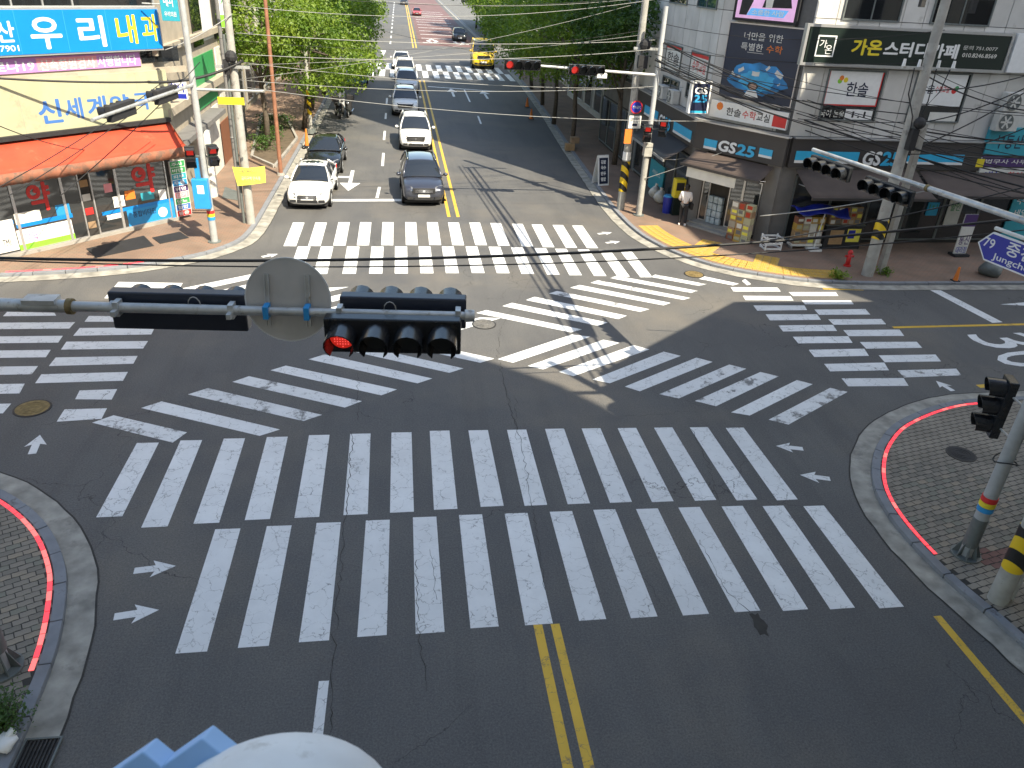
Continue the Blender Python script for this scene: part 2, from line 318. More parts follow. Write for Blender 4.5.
def thing(name, label, cat, loc=(0, 0, 0), group=None, local=False):
    o = bpy.data.objects.new(name, None); COL.objects.link(o); o.location = loc; o.empty_display_size = .2
    if not local: ROOTLOC[o.name] = V(*loc)
    return tag(o, label, cat, group)
def struct(name, mb, material, **k):
    o = obj(name, mb, material, **k); o['kind'] = 'structure'; return o
def copy_tree(o, parent=None):
    c = o.copy(); COL.objects.link(c); c.parent = parent
    for ch in o.children: copy_tree(ch, c)
    return c
def piece(name, me, parent, loc, rz=0., scale=None):
    o = bpy.data.objects.new(name, me); COL.objects.link(o); o.parent = parent; o.location = loc; o.rotation_euler = (0, 0, rz)
    if scale: o.scale = scale
    return o

class Face:
    """a vertical wall plane: origin P, direction d along the wall, n outwards"""
    def __init__(s, P, d, n=None):
        s.P = V(P[0], P[1], 0); s.d = V(d[0], d[1], 0).normalized(); s.n = V(s.d.y, -s.d.x, 0)
    def w(s, a, z, off=0.): return s.P + s.d*a + s.n*off + V(0, 0, z)
    def px(s, x, y, off=0.):
        r = ray(x, y); t = s.n.dot(s.P + s.n*off - CPOS)/s.n.dot(r); X = CPOS + r*t
        return (X-s.P).dot(s.d), X.z
    def rect(s, pts, off=0.):
        q = [s.px(x, y, off) for x, y in pts]; tl, tr, br, bl = q
        return (tl[0]+bl[0])/2, (tr[0]+br[0])/2, (bl[1]+br[1])/2, (tl[1]+tr[1])/2
    def box(s, mb, a0, a1, z0, z1, d0, d1):
        return mb.hexa([s.w(a0,z0,d1), s.w(a1,z0,d1), s.w(a1,z0,d0), s.w(a0,z0,d0), s.w(a0,z1,d1), s.w(a1,z1,d1), s.w(a1,z1,d0), s.w(a0,z1,d0)])
    def B(s, a0, a1, z0, z1, d0, d1): return s.box(MB(), a0, a1, z0, z1, d0, d1)
    def frame(s, a0, a1, z0, z1, d0, d1, t):
        m = MB(); s.box(m, a0, a0+t, z0, z1, d0, d1); s.box(m, a1-t, a1, z0, z1, d0, d1); s.box(m, a0+t, a1-t, z0, z0+t, d0, d1); s.box(m, a0+t, a1-t, z1-t, z1, d0, d1); return m

_tc = bpy.data.curves.new('lettering', 'FONT'); _to = bpy.data.objects.new('lettering_source', _tc)
def glyphs(txt, bold=.0, shear=0.):
    _tc.body = txt; _tc.offset = bold; _tc.shear = shear; _tc.size = 1; _tc.resolution_u = 3; _tc.align_x = 'LEFT'
    me = _to.to_mesh(); vs = [v.co.copy() for v in me.vertices]; fs = [tuple(p.vertices) for p in me.polygons]
    _to.to_mesh_clear(); return vs, fs
def text(F, txt, a0, a1, z0, z1, off, material, parent, bold=.03, name='lettering', shear=0., depth=.012):
    """letters fitted into the rectangle a0..a1, z0..z1 of wall plane F"""
    vs, fs = glyphs(txt, 0, shear)
    if not vs: return None
    x0, x1 = min(v.x for v in vs), max(v.x for v in vs); y0, y1 = min(v.y for v in vs), max(v.y for v in vs)
    mp = lambda v, d: F.w(a0+(v.x-x0)/(x1-x0)*(a1-a0), z0+(v.y-y0)/(y1-y0)*(z1-z0), d)
    mb = MB(); mb.add([mp(v, off) for v in vs], fs)
    if bold > 0:                                           # heavier strokes: the same letters again, a hair aside and behind
        q = bold*.42
        for k in range(8): mb.add([mp(Vector((v.x+q*math.cos(k*.785), v.y+q*math.sin(k*.785), 0)), off-.0003*(k+1)) for v in vs], fs)
    o = obj(name, mb, material, parent); return o
# ------------------------------------------------------------------ ground, road, pavements
struct('ground', MB().quad((-1500,-600,-.05),(1500,-600,-.05),(1500,2400,-.05),(-1500,2400,-.05)), 'soil')
road = struct('road', MB().quad((-90,-60,0),(110,-60,0),(110,420,0),(-90,420,0)), 'asphalt')

def smooth(pts, k=6):
    out = []; p = [V(a[0], a[1], 0) for a in pts]
    for i in range(len(p)-1):
        p0, p1, p2, p3 = p[max(i-1,0)], p[i], p[i+1], p[min(i+2,len(p)-1)]
        n = k if (p2-p1).length < 6 else 2
        if (p2-p1).length > 6: p0, p3 = p1-(p2-p1), p2+(p2-p1)
        for j in range(n):
            t = j/n; cl_ = (p2-p1).length; m1 = (p2-p0).normalized()*cl_; m2 = (p3-p1).normalized()*cl_
            out.append((2*t**3-3*t*t+1)*p1+(t**3-2*t*t+t)*m1+(-2*t**3+3*t*t)*p2+(t**3-t*t)*m2)
    out.append(p[-1]); return out
def offset(pl, d):
    out = []
    for i, p in enumerate(pl):
        t = (pl[min(i+1,len(pl)-1)]-pl[max(i-1,0)]).normalized(); out.append(p + V(-t.y, t.x, 0)*d)
    return out
def resample(pl, step):
    L = [0]
    for i in range(1, len(pl)): L.append(L[-1]+(pl[i]-pl[i-1]).length)
    n = max(1, int(L[-1]/step)); out = []; k = 0
    for i in range(n+1):
        s = L[-1]*i/n
        while k < len(L)-2 and L[k+1] < s: k += 1
        out.append(pl[k].lerp(pl[k+1], (s-L[k])/max(1e-9, L[k+1]-L[k])))
    return out
def strip(a, b, za, zb):
    m = MB()
    n = len(a); m.add([(p.x,p.y,za) for p in a]+[(p.x,p.y,zb) for p in b], [(i,i+1,n+i+1,n+i) for i in range(n-1)]); return m

KERB_Z, WALK_Z = .10, .105
def corner(name, pts, close, material, stones, side=1, gut=.45, step=1.0):
    """pavement on the left-hand side of the polyline: gutter, kerb stones, paved sheet"""
    pl = smooth(pts); o0 = pl; o1 = offset(pl, gut*side); o2 = offset(pl, (gut+.19)*side)
    walk = struct(name, MB().prism([(p.x,p.y) for p in o2]+close, 0.0, WALK_Z), material)
    g = strip(o0, o1, .006, .022)
    gu = obj('gutter', g, 'gutter', walk); e0 = [p+V(random.gauss(0,.012), random.gauss(0,.012), 0) for p in resample(pl, .35)]; obj('gutter_seam', strip(offset(e0, -.022), offset(e0, .012), .0075, .0078), 'mortar', walk)
    near = [p for p in pl if stones(p)]
    if near:
        i0, i1 = pl.index(near[0]), pl.index(near[-1])
        rs = resample(pl[i0:i1+1], .24); a = offset(rs, (gut+.002)*side); b = offset(rs, (gut+.185)*side); i = 0
        per = max(2, int(round(step/.24)))
        while i < len(rs)-1:
            j = min(i+per, len(rs)-1); aa, bb = a[i:j+1], b[i:j+1]
            aa = [aa[0].lerp(aa[1], .04)]+aa[1:-1]+[aa[-1].lerp(aa[-2], .04)]; bb = [bb[0].lerp(bb[1], .04)]+bb[1:-1]+[bb[-1].lerp(bb[-2], .04)]
            dz = random.uniform(-.004, .004)
            obj('kerb_stone', MB().prism([(p.x,p.y) for p in aa]+[(p.x,p.y) for p in reversed(bb)], .0, KERB_Z+.016+dz), 'kerb', walk, bevel=.012)
            i = j
        rest = [pl[:i0+1], pl[i1:]]
    else: rest = [pl]
    for r in rest:
        if len(r) < 2: continue
        a, b = offset(r, gut*side), offset(r, (gut+.185)*side)
        m = strip(a, b, KERB_Z+.01, KERB_Z+.01); m2 = strip(a, a, 0, KERB_Z+.01); m.add(m2.v, m2.f)
        obj('kerb_run', m, 'kerb', walk)
    return walk, pl

SEp = [(60,16.8),(30,16.75),(20,16.7),(15.88,16.6),(14.15,16.4),(12.1,15.5),(10.9,14.5),(10.1,13.45),(9.6,12.4),(9.38,11.2),(9.43,9.68),(9.75,8),(9.92,6),(10,2),(10,-40)]
SWp = [(-4.75,-40),(-4.75,0),(-4.75,7),(-4.8,8.08),(-4.9,9.19),(-5.14,10.28),(-5.5,11.29),(-6.23,12.46),(-7.23,13.47),(-8.25,14.14),(-9.5,14.7),(-12,15.0),(-50,15.2)]
NWp = [(-50,24.6),(-14,24.7),(-12.67,24.8),(-9.31,25.55),(-7.05,26.82),(-5.9,28.2),(-5.45,29.5),(-5.3,32.66),(-5.2,45.5),(-5.15,69),(-5.4,88),(-7,92),(-30,93)]
NEp = [(30,96),(13,93),(11.4,88),(11.1,75),(10.5,60),(9.75,47),(9.35,38),(9.23,33),(9.63,29.4),(11.15,26.46),(13.96,24.71),(16.83,24.23),(20.4,24.23),(60,24.5)]
SE, SEl = corner('pavement_southeast', SEp, [(60,-40)], 'mortar', lambda p: p.x < 17 and p.y > 5)
SW, SWl = corner('pavement_southwest', SWp, [(-50,-40)], 'mortar', lambda p: p.x > -11 and p.y > 5)
NW, NWl = corner('pavement_northwest', NWp, [(-50,93)], 'paving_red', lambda p: p.x > -14 and p.y < 48)
NE, NEl = corner('pavement_northeast', NEp, [(60,96)], 'paving_red', lambda p: p.x < 26 and p.y < 50)
corner('pavement_far_left', [(-40,106),(-8,106),(-5.8,109),(-5.6,130),(-5.6,400)], [(-40,400)], 'paving_gray', lambda p: False)
corner('pavement_far_right', [(11.6,400),(11.6,130),(11.6,114),(13,111),(60,110)], [(60,400)], 'paving_gray', lambda p: False)

def inside(poly, x, y):
    c = False; n = len(poly)
    for i in range(n):
        a, b = poly[i], poly[(i+1) % n]
        if (a[1] > y) != (b[1] > y) and x < (b[0]-a[0])*(y-a[1])/(b[1]-a[1])+a[0]: c = not c
    return c
def pave(walk, region, ang, cam_near, mats, size=(.235, .135), red=None):
    """interlocking pavers laid in rows; the nearest as single pieces"""
    ca, sa = math.cos(ang), math.sin(ang); g = .016
    cx, cy = sum(p[0] for p in region)/len(region), sum(p[1] for p in region)/len(region)
    spots = []
    for j in range(-70, 70):
        for i in range(-45, 45):
            u, v = (i+.5*(j % 2))*size[0], j*size[1]; x, y = cx+ca*u-sa*v, cy+sa*u+ca*v
            if inside(region, x, y): spots.append(((x-cam_near[0])**2+(y-cam_near[1])**2, x, y))
    spots.sort(); hx, hy = size[0]/2-g/2, size[1]/2-g/2; t = .006
    prof = [(-hx,-hy+.008),(-hx*.3,-hy-.004),(hx*.3,-hy+.008),(hx,-hy-.002),(hx+.002,hy-.008),(hx*.3,hy+.004),(-hx*.3,hy-.006),(-hx,hy)]
    meshes = []
    for k, mn in enumerate(mats):
        m = MB().prism(prof, 0, .012); me = bpy.data.meshes.new('paver'); me.from_pydata(m.v, [], m.f); me.materials.append(G[mn]); meshes.append(me)
    rest = MB()
    for k, (d, x, y) in enumerate(spots):
        z = WALK_Z-.009+random.uniform(-.0015, .002)
        mi = 2 if (red and red(x, y)) else random.choice((0,0,0,1,1,3,4))
        if k < 300: piece('paver', meshes[mi], walk, (x+random.gauss(0,.002), y+random.gauss(0,.002), z), ang+random.gauss(0,.018))
        else: rest.prism([(x+ca*p[0]-sa*p[1], y+sa*p[0]+ca*p[1]) for p in prof], z, z+.012)
    if rest.v:
        o = obj('paver_field', rest, 'paver', walk); o['kind'] = 'stuff'
def clip_region(pl, gut, far): return [(p.x, p.y) for p in offset(pl, gut)] + far
seo = [p for p in SEl if p.x < 19 and p.y > 6]
pave(SE, [(p.x,p.y) for p in offset(seo, .66)]+[(14.5,6),(18.5,10)], math.radians(14), (11.5, 11.5), ('paver','paver2','paver3','paver4','paver5'), red=lambda x, y: 10.9 < x < 12.2 and 9.3 < y < 10.3)
swo = [p for p in SWl if p.x > -9 and p.y > 7]
pave(SW, [(p.x,p.y) for p in offset(swo, .66)]+[(-9,11),(-8,7)], math.radians(28), (-6.2, 10), ('paver','paver2','paver3','paver4','paver5'))

def led_line(pl, keep, label):
    seg = [p for p in pl if keep(p)]; rs = resample(seg, .26); a, b = offset(rs, .66), offset(rs, .735)
    t = thing('ground_signal_strip', label, 'signal strip', (rs[len(rs)//2].x, rs[len(rs)//2].y, WALK_Z), 'red light strips set in the kerbs of the crossing')
    for i in range(len(rs)-1):
        q = [a[i].lerp(a[i+1], .04), a[i+1].lerp(a[i], .04), b[i+1].lerp(b[i], .04), b[i].lerp(b[i+1], .04)]
        obj('light_segment', MB().prism([(p.x,p.y) for p in q], WALK_Z-.004, WALK_Z+.012), 'ledoff' if random.random() < .18 else 'led', t)
led_line(SEl, lambda p: p.x < 15.9 and p.y > 10.0, 'red light strip curving round the kerb beside the black manhole cover')
led_line(SWl, lambda p: p.x > -9.5 and p.y > 8.75, 'red light strip curving round the kerb at the bottom left corner')
led_line(NWl, lambda p: p.x < -8.2 and p.x > -12.8, 'red light strip along the kerb before the pharmacy')

# tactile yellow blocks on the far right corner
tb = MB().box(-.145,.145,-.145,.145,0,.014)
for i in range(4):
    for j in range(4): tb.cyl((-.105+.07*i,-.105+.07*j,.014),(-.105+.07*i,-.105+.07*j,.022),.022,.015,6)
tme = bpy.data.meshes.new('tactile_block'); tme.from_pydata(tb.v, [], tb.f); tme.materials.append(G['tact'])
nel = [p for p in NEl if 9 < p.x < 16.6 and p.y < 31.2]
rs = resample(nel, .305)
for k in range(3):
    q = offset(rs, .95+.305*k)
    for i in range(len(q)-1):
        d = q[i+1]-q[i]; piece('tactile_block', tme, NE, (q[i].x, q[i].y, WALK_Z-.003), math.atan2(d.y, d.x))
A, Bp = at(700, 241, .1), at(722, 240, .1)
for (x0, y0, nn, dd, rows) in ((690,252,6,(.62,.78),3), (754,270,6,(.5,.86),3)):
    o0 = at(x0, y0, .1); u = V(dd[0], dd[1], 0).normalized(); pv = V(u.y, -u.x, 0)
    for i in range(nn):
        for j in range(rows):
            p = o0+u*(.3+.305*i)+pv*(.305*j); piece('tactile_block', tme, NE, (p.x, p.y, WALK_Z-.0015), math.atan2(u.y, u.x))

# ------------------------------------------------------------------ painted markings (parts of the road)
PZ = .004
def mark(name, poly, material='paint_white', z=PZ):
    m = MB().quad(*[(p[0], p[1], z) for p in poly]); return obj(name, m, material, road)
def qpx(name, pts, material='paint_white', z=PZ): return mark(name, [at(x, y) for x, y in pts], material, z)
r1t = [(136.9,443.1),(180.6,440.6),(223.8,438.8),(266.9,437.2),(309,435.3),(350.3,434),(391.5,432.7),(429.7,431),(468.4,430.5),(507,430),(545,429),(581.6,428.6),(617.6,428.3),(654,427.8),(689.6,427.5),(725.6,428)]
r1b = [(96.2,517.5),(141.2,527.8),(193.4,524),(244.7,520.3),(294.4,518.1),(343.4,515.3),(390,512.9),(434,510),(480.7,507),(524.6,506),(567.7,504.4),(610,503),(652,502.3),(695,501),(736.5,500.6),(777,500.5)]
r2t = [(215.3,529.4),(266.9,526.3),(316.6,523.1),(365.9,520.6),(412.9,517.5),(459,515.2),(504.7,513.7),(549.7,511.9),(593.2,510),(636,509.2),(678.3,507.7),(721.5,506.6),(762.5,506.3),(803.2,506.3)]
r2b = [(175.3,653.8),(237.8,648.1),(298.8,642.5),(357.2,637.2),(415.7,634.1),(470.5,628.5),(525.2,625.5),(579.2,621),(631,618.4),(683,615.7),(734.8,612.4),(783,611.1),(830.2,609.5),(879.6,608.5)]
for T, Bm in ((r1t, r1b), (r2t, r2b)):
    for k, (a, b) in enumerate(zip(T, Bm)):
        A, B = at(*a), at(*b); wd = .46
        mark('crosswalk_stripe', [A, A+V(wd,-.005,0), B+V(wd+.01,.005,0), B])
ft = [(293,222.5),(315.5,222.5),(338.5,222.2),(360.2,222.2),(382.5,222.2),(405.2,222.2),(426.8,222.2),(448,222.5),(469.2,222.5),(490.2,223),(512,223.8),(531.5,224.5),(552.5,225),(572,225.5)]
yb = at(400,245.2).y - at(400,222.2).y
for a in ft:
    A = at(*a); mark('crosswalk_stripe', [A, A+V(.46,0,0), A+V(.46,yb,0), A+V(0,yb,0)])
xs = [298,321,347.2,371.5,395,418.5,441.8,465.5,488.5,511,534.5,555,577.5,599,620]
yb = at(400,273.5).y - at(400,246.5).y
for x in xs:
    A = at(x, 246.5 + max(0, x-480)*.031); mark('crosswalk_stripe', [A, A+V(.46,0,0), A+V(.46,yb,0), A+V(0,yb,0)])
diag = [((92.1,422.8),(113.6,415.4),(187,432.5),(172.8,442.7)), ((141.1,408.1),(161.6,401.5),(280,429.6),(259.7,436)), ((188,394.5),(208,388.2),(322,415),(303.4,421.2)), ((232.3,382),(249,376.3),(362,401.3),(344.8,407.7)),
 ((270.5,370.4),(285.8,365.7),(397,389.6),(381.2,395.5)), ((308.5,359.4),(324.5,354.5),(432.3,378.6),(417.5,383.5)), ((344.4,349.8),(359.6,345.3),(463.4,368.5),(449.4,373)), ((380,341.5),(395,337),(494.4,358.7),(480.3,362.9)),
 ((476.1,313),(486.2,310.2),(582,329.5),(571,332.5)), ((502.3,306.1),(512,302.9),(607.6,322.6),(597.9,325.9)), ((525.9,300.1),(534.5,296.9),(626.9,315.8),(618.3,319.2)), ((549,293.5),(557,291),(649.5,309.3),(640,312)),
 ((570,287.8),(579.6,285),(670.7,303),(663.6,305.5)), ((590.4,282.9),(597.9,280.3),(690.5,298),(683,300)), ((609.7,278.2),(617,275.8),(698,291),(691,293)), ((650.7,277),(655,274.6),(706.6,284.2),(699,286)), ((699,279),(704.5,276.5),(739,283.8),(733,285.5)), ((742,281),(745,279),(751,284.2),(747,285.4)),
 ((497.6,359.2),(572,334.6),(590.4,336.8),(513,362.8)), ((527.7,366),(603.3,339.8),(619.4,343),(543.1,369.5)), ((558.8,372),(633.4,345.2),(649.5,349.5),(573.2,376.3)), ((592.5,379.6),(663.6,351.7),(680.8,356),(609.7,383.4)), ((624.8,386.7),(696.3,357.7),(712.6,362),(639.8,391.4)),
 ((659.3,394.3),(729.2,364.6),(746.3,368.9),(678.7,398.6)), ((694.8,401.1),(760.3,372.1),(778.6,376.4),(716,406.3)), ((731,412.5),(796.9,380.1),(812.7,384.3),(749.7,415.6)), ((768.6,419.8),(830.1,387.9),(847.6,392),(788.5,424.7))]
for k, q in enumerate(diag): qpx('crosswalk_stripe', q, 'paint_worn' if k in (0, 2, 3, 11, 13, 14, 15, 23, 24, 26) else 'paint_white')
# the far half of the second diagonal, mostly behind the overhead signals
A = [at(*p) for p in diag[18]]; B = [at(*p) for p in diag[22]]
for k in range(1, 12):
    t = -(k+1.2)/4; q = [a+(b-a)*t for a, b in zip(A, B)]
    if k > 1: mark('crosswalk_stripe', q, 'paint_white')
S = 5.12
wb = [((455,133),(820,138),(812,163),(433,163)), ((408,195),(793,192),(775,228),(375,235)), ((340,265),(758,262),(733,300),(312,306)), ((285,346),(705,338),(683,378),(250,390)), ((212,432),(655,420),(630,465),(180,478)), ((408,515),(600,508),(572,562),(385,560)), ((330,612),(548,606),(520,660),(290,675)),
 ((45,103),(270,103),(288,132),(15,135))]
for q in wb: qpx('crosswalk_stripe', [(x/S, 290+y/S) for x, y in q], 'paint_white')
W1 = [at(820/S, 290+138/S), at(455/S, 290+133/S)]
for dy in (.93, 1.86, 2.75): mark('crosswalk_stripe', [W1[1]+V(0,dy,0), W1[0]+V(0,dy,0), W1[0]+V(0,dy-.5,0), W1[1]+V(0,dy-.5,0)])
for (tx, ty), (bx, by) in (((385,165),(355,198)), ((322,235),(298,270)), ((260,307),(235,345)), ((195,390),(163,432)), ((127,480),(100,530)), ((58,582),(15,632))):
    A, B = at(tx/S, 290+ty/S), at(bx/S, 290+by/S); mark('crosswalk_stripe', [A+V(-3,-.02,0), A, B, B+V(-3,-.02,0)])
S5 = 3.606
eb = [((48,128),(232,128),(242,145),(62,147)), ((92,160),(278,160),(292,180),(108,182)), ((138,200),(335,198),(350,220),(155,222)), ((190,241),(390,239),(406,263),(210,265)), ((247,288),(448,284),(465,310),(268,314)), ((303,339),(520,334),(537,362),(325,366)), ((366,391),(590,390),(608,418),(390,420)),
 ((175,80),(345,80),(355,94),(192,94)), ((222,110),(400,110),(410,124),(235,124)), ((268,143),(452,141),(470,161),(285,162)), ((318,178),(510,177),(527,196),(338,198)), ((372,217),(575,215),(592,238),(392,239)), ((432,260),(637,259),(657,281),(455,284)), ((500,308),(705,305),(725,330),(522,333)), ((568,362),(780,356),(798,380),(592,388))]
for k, q in enumerate(eb): qpx('crosswalk_stripe', [(740+x/S5, 270+y/S5) for x, y in q], 'paint_worn' if k in (14,) else 'paint_white')
S4 = 4.6545
for q in (((422,220),(640,222),(655,240),(435,240)), ((478,260),(700,262),(715,282),(492,280))): qpx('crosswalk_stripe', [(640+x/S4, 240+y/S4) for x, y in q])

def arrow(tail, tip, wd=.16):
    a, b = at(*tail), at(*tip); d = (b-a); L = d.length; d.normalize(); n = V(-d.y, d.x, 0)
    mark('arrow_marking', [a-n*wd*.5, a+d*L*.5-n*wd*.5, a+d*L*.42-n*wd*1.35, b, a+d*L*.42+n*wd*1.35, a+d*L*.5+n*wd*.5, a+n*wd*.5])
for t, h in (((32,454),(40,435)), ((134,571),(176,566)), ((114,617),(159,610)), ((803,449),(776,446)), ((830,479),(800,475)), ((953,391),(936,381)), ((598,234),(612,232.5)), ((606,243),(620,241.5)), ((262,257),(278,254))): arrow(t, h)
def line(name, a, b, wd, material, z=PZ):
    a, b = at(*a), at(*b); d = (b-a).normalized(); n = V(-d.y, d.x, 0)*wd/2; return mark(name, [a-n, b-n, b+n, a+n], material, z)
def wline(name, a, b, wd, material, z=PZ):
    a, b = V(a[0],a[1],0), V(b[0],b[1],0); d = (b-a).normalized(); n = V(-d.y, d.x, 0)*wd/2; return mark(name, [a-n, b-n, b+n, a+n], material, z)
# road to the south (below the camera)
c0, c1 = at(533,625), at(555,624)
wline('centre_line', (c0.x+.08,c0.y), (c0.x+.12,-30), .15, 'paint_yellow'); wline('centre_line', (c1.x+.0,c1.y), (c1.x+.04,-30), .15, 'paint_yellow')
line('lane_dash', (324,681), (317,740), .15, 'paint_white')
line('edge_line', (937,616), (1040,738), .15, 'paint_yellow')
# east arm
line('centre_line', (893,327.5), (1060,323.5), .14, 'paint_yellow'); line('stop_line', (931,288), (997.5,322.6), .42, 'paint_white')
line('edge_line', (978,386.5), (996,385), .18, 'paint_yellow'); line('edge_line', (822,288), (862,289), .28, 'paint_yellow'); line('edge_line', (868,288.5), (968,287.5), .12, 'paint_yellow')
qpx('arrow_marking', [(1000,304.5),(1040,301),(1040,306.5)])
def ground_text(txt, quad, material='paint_white', nm='speed_limit_number'):
    """letters laid on the road inside the quad: bottom-left, bottom-right, top-right, top-left of the text"""
    vs, fs = glyphs(txt, .0); x0, x1 = min(v.x for v in vs), max(v.x for v in vs); y0, y1 = min(v.y for v in vs), max(v.y for v in vs)
    bl, br, tr, tl = [at(*p) for p in quad]; m = MB(); o = []
    for v in vs:
        u, t = (v.x-x0)/(x1-x0), (v.y-y0)/(y1-y0); p = bl.lerp(br, u).lerp(tl.lerp(tr, u), t); o.append((p.x, p.y, PZ))
    m.add(o, fs); return obj(nm, m, material, road)
ground_text('3', ((963,339),(1022,336.5),(1062,352),(1000,356)) if 0 else ((964,335),(989,349.5),(1056,345.5),(1021,332)))
ground_text('0', ((991,352.5),(1004,368),(1075,365.5),(1056,349.5)))
# road to the north
line('stop_line', (296,200.5), (446,200), .38, 'paint_white')
for q in ((377,198),(379.5,187)), ((382.5,166),(383.5,153)), ((384,140),(384.8,131)), ((385.5,119),(386,113)), ((386.6,104),(387,98)): line('lane_dash', q[0], q[1], .14, 'paint_white')
yl = at(454,219); 
for dx in (-.2, .2):
    wline('centre_line', (yl.x+dx, yl.y+.3), (2.0+dx, 77), .14, 'paint_yellow'); wline('centre_line', (1.95+dx, 108), (1.9+dx, 330), .16, 'paint_yellow')
a0 = at(350,183); 
for pts in ([(-.09,0),(.09,0),(.09,2.6),(-.09,2.6)], [(-.5,.0),(.5,0),(0,-1.5)], [(-.09,1.0),(-.09,1.35),(-.7,1.35),(-.7,1.75),(-1.35,1.15),(-.7,.6),(-.7,1.0)]):
    mark('arrow_marking', [(a0.x+x, a0.y+y) for x, y in pts])
for bx, up in (((1+447/8*0)+452, 94), (486, 96)):
    a0 = at(bx, up)
    for pts in ([(-.1,-1.5),(.1,-1.5),(.1,1.5),(-.1,1.5)], [(-.45,1.2),(.45,1.2),(0,3.2)]): mark('arrow_marking', [(a0.x+x, a0.y+y) for x, y in pts])
line('stop_line', (428,86.5), (497,91.5), .35, 'paint_white'); line('lane_dash', (464,89), (470,102), .13, 'paint_white'); line('lane_dash', (478,116), (481,124), .13, 'paint_white')
mark('yield_triangle', [(at(380.5,50.5)), at(386,50.5), at(383,56.5)])
for k in range(15):
    x = -4.6+1.05*k
    if x > 10.6: break
    mark('crosswalk_stripe', [(x,84.4),(x+.55,84.4),(x+.55,89.6),(x,89.6)]); mark('crosswalk_stripe', [(x+.5,78.8),(x+1.05,78.8),(x+1.05,84.1),(x+.5,84.1)])
for k in range(14): mark('lane_dash', [(-1.3,112+9*k),(-1.1,112+9*k),(-1.1,116+9*k),(-1.3,116+9*k)])
rz = mat('road_red', (.15, .085, .08), .85, var=.2, scale=.6); G['rz'] = rz
mark('school_zone_surface', [(2.6,112),(10.8,112),(10.8,330),(2.6,330)], 'rz', .003)
for k in range(12):
    y = 116+7*k
    mark('zone_marking', [(3.2,y),(9.6,y),(9.6,y+.6),(3.2,y+.6)], 'paint_worn', .007)
for cx in (4.6, 8.4): mark('diamond_marking', [(cx-.9,119),(cx,115.4),(cx+.9,119),(cx,122.6)], 'paint_white', .0075); mark('diamond_marking', [(cx-.5,119),(cx,117),(cx+.5,119),(cx,121)], 'rz', .011)

# manhole covers, cracks
def manhole(px, py, r, material, label):
    c = at(px, py); t = thing('manhole_cover', label, 'manhole', (c.x, c.y, 0)); z = WALK_Z if px > 900 else 0
    obj('lid', MB().cyl((c.x,c.y,z-.02), (c.x,c.y,z+.018), r, r, 28), material, t); m = MB()
    for k in range(3): m.ring((c.x,c.y,z+.018), (0,0,1), r*(.25+.22*k), r*(.32+.22*k), 24, .006)
    obj('relief', m, material, t); obj('rim', MB().ring((c.x,c.y,z+.004), (0,0,1), r, r*1.12, 28, .012), 'iron', t)
manhole(32.5, 408.5, .36, 'rusty', 'brownish round manhole cover beside the left crosswalk')
manhole(484, 324.5, .33, 'covergrey', 'pale patterned manhole cover on the sunlit middle of the junction')
manhole(694, 274.5, .33, 'rusty', 'rust brown manhole cover near the yellow tactile paving')
manhole(959.5, 458, .30, 'matte', 'black oval looking manhole cover in the paved right corner')
for px, py, r in ((857,421,.0),):
    pass
def crack(pts, wd=.018):
    p = [at(*q) for q in pts]; o = []
    for i in range(len(p)-1):
        n = max(2, int((p[i+1]-p[i]).length/.12))
        for k in range(n): q = p[i].lerp(p[i+1], k/n); o.append(q+V(random.gauss(0,.025), random.gauss(0,.02), 0))
    o.append(p[-1]); ws = [wd*.5*random.uniform(.3, 1.3) for _ in o]
    a = [q+V(-w_/2, 0, 0) for q, w_ in zip(o, ws)]; b = [q+V(w_/2, .004, 0) for q, w_ in zip(o, ws)]
    obj('crack', strip(a, b, .0062, .0062), 'mortar', road)
crack([(352,432),(349,480),(345,530),(338,600),(333,660),(330,768)], .03); crack([(500,362),(508,400),(520,440),(534,520),(545,590)], .026); crack([(416,560),(418,630),(425,665),(426,692)], .02)
crack([(692,430),(710,470),(720,505)], .022); crack([(700,540),(725,590),(750,612)], .024); crack([(358,372),(357,420)], .02); crack([(515,395),(517,440)], .02); crack([(430,550),(437,600)], .018)
crack([(640,312),(660,305)], .015); crack([(620,560),(700,545)], .014); crack([(530,280),(500,330),(497,360)], .02)
obj('tar_patch', MB().quad(*[(p.x,p.y,.0055) for p in (at(749,614), at(752,613.4), at(755,615), at(758,613.2), at(760,618), at(764,621), at(768,626), at(766.5,631), at(769,637), at(764,634), at(760,635.5), at(757,630), at(754,627), at(753,620))]), 'mortar', road)
# storm drain on the lower left
dg = thing('drain_grate', 'dark slotted drain grate in the gutter at the bottom left corner', 'grate', tuple(at(38,755)))
c = at(38, 756); m = MB()
for k in range(9): m.box(c.x-.21+.05*k, c.x-.19+.05*k, c.y-.45, c.y+.22, .024, .05)
obj('bars', m, 'iron', dg); obj('frame', MB().box(c.x-.24,c.x-.215,c.y-.48,c.y+.25,.02,.055).box(c.x+.215,c.x+.24,c.y-.48,c.y+.25,.02,.055).box(c.x-.215,c.x+.215,c.y+.222,c.y+.25,.02,.055).box(c.x-.215,c.x+.215,c.y-.48,c.y-.452,.02,.055), 'dkgrey', dg)
obj('sump', MB().box(c.x-.213,c.x+.213,c.y-.45,c.y+.22,.012,.0235), 'mortar', dg)
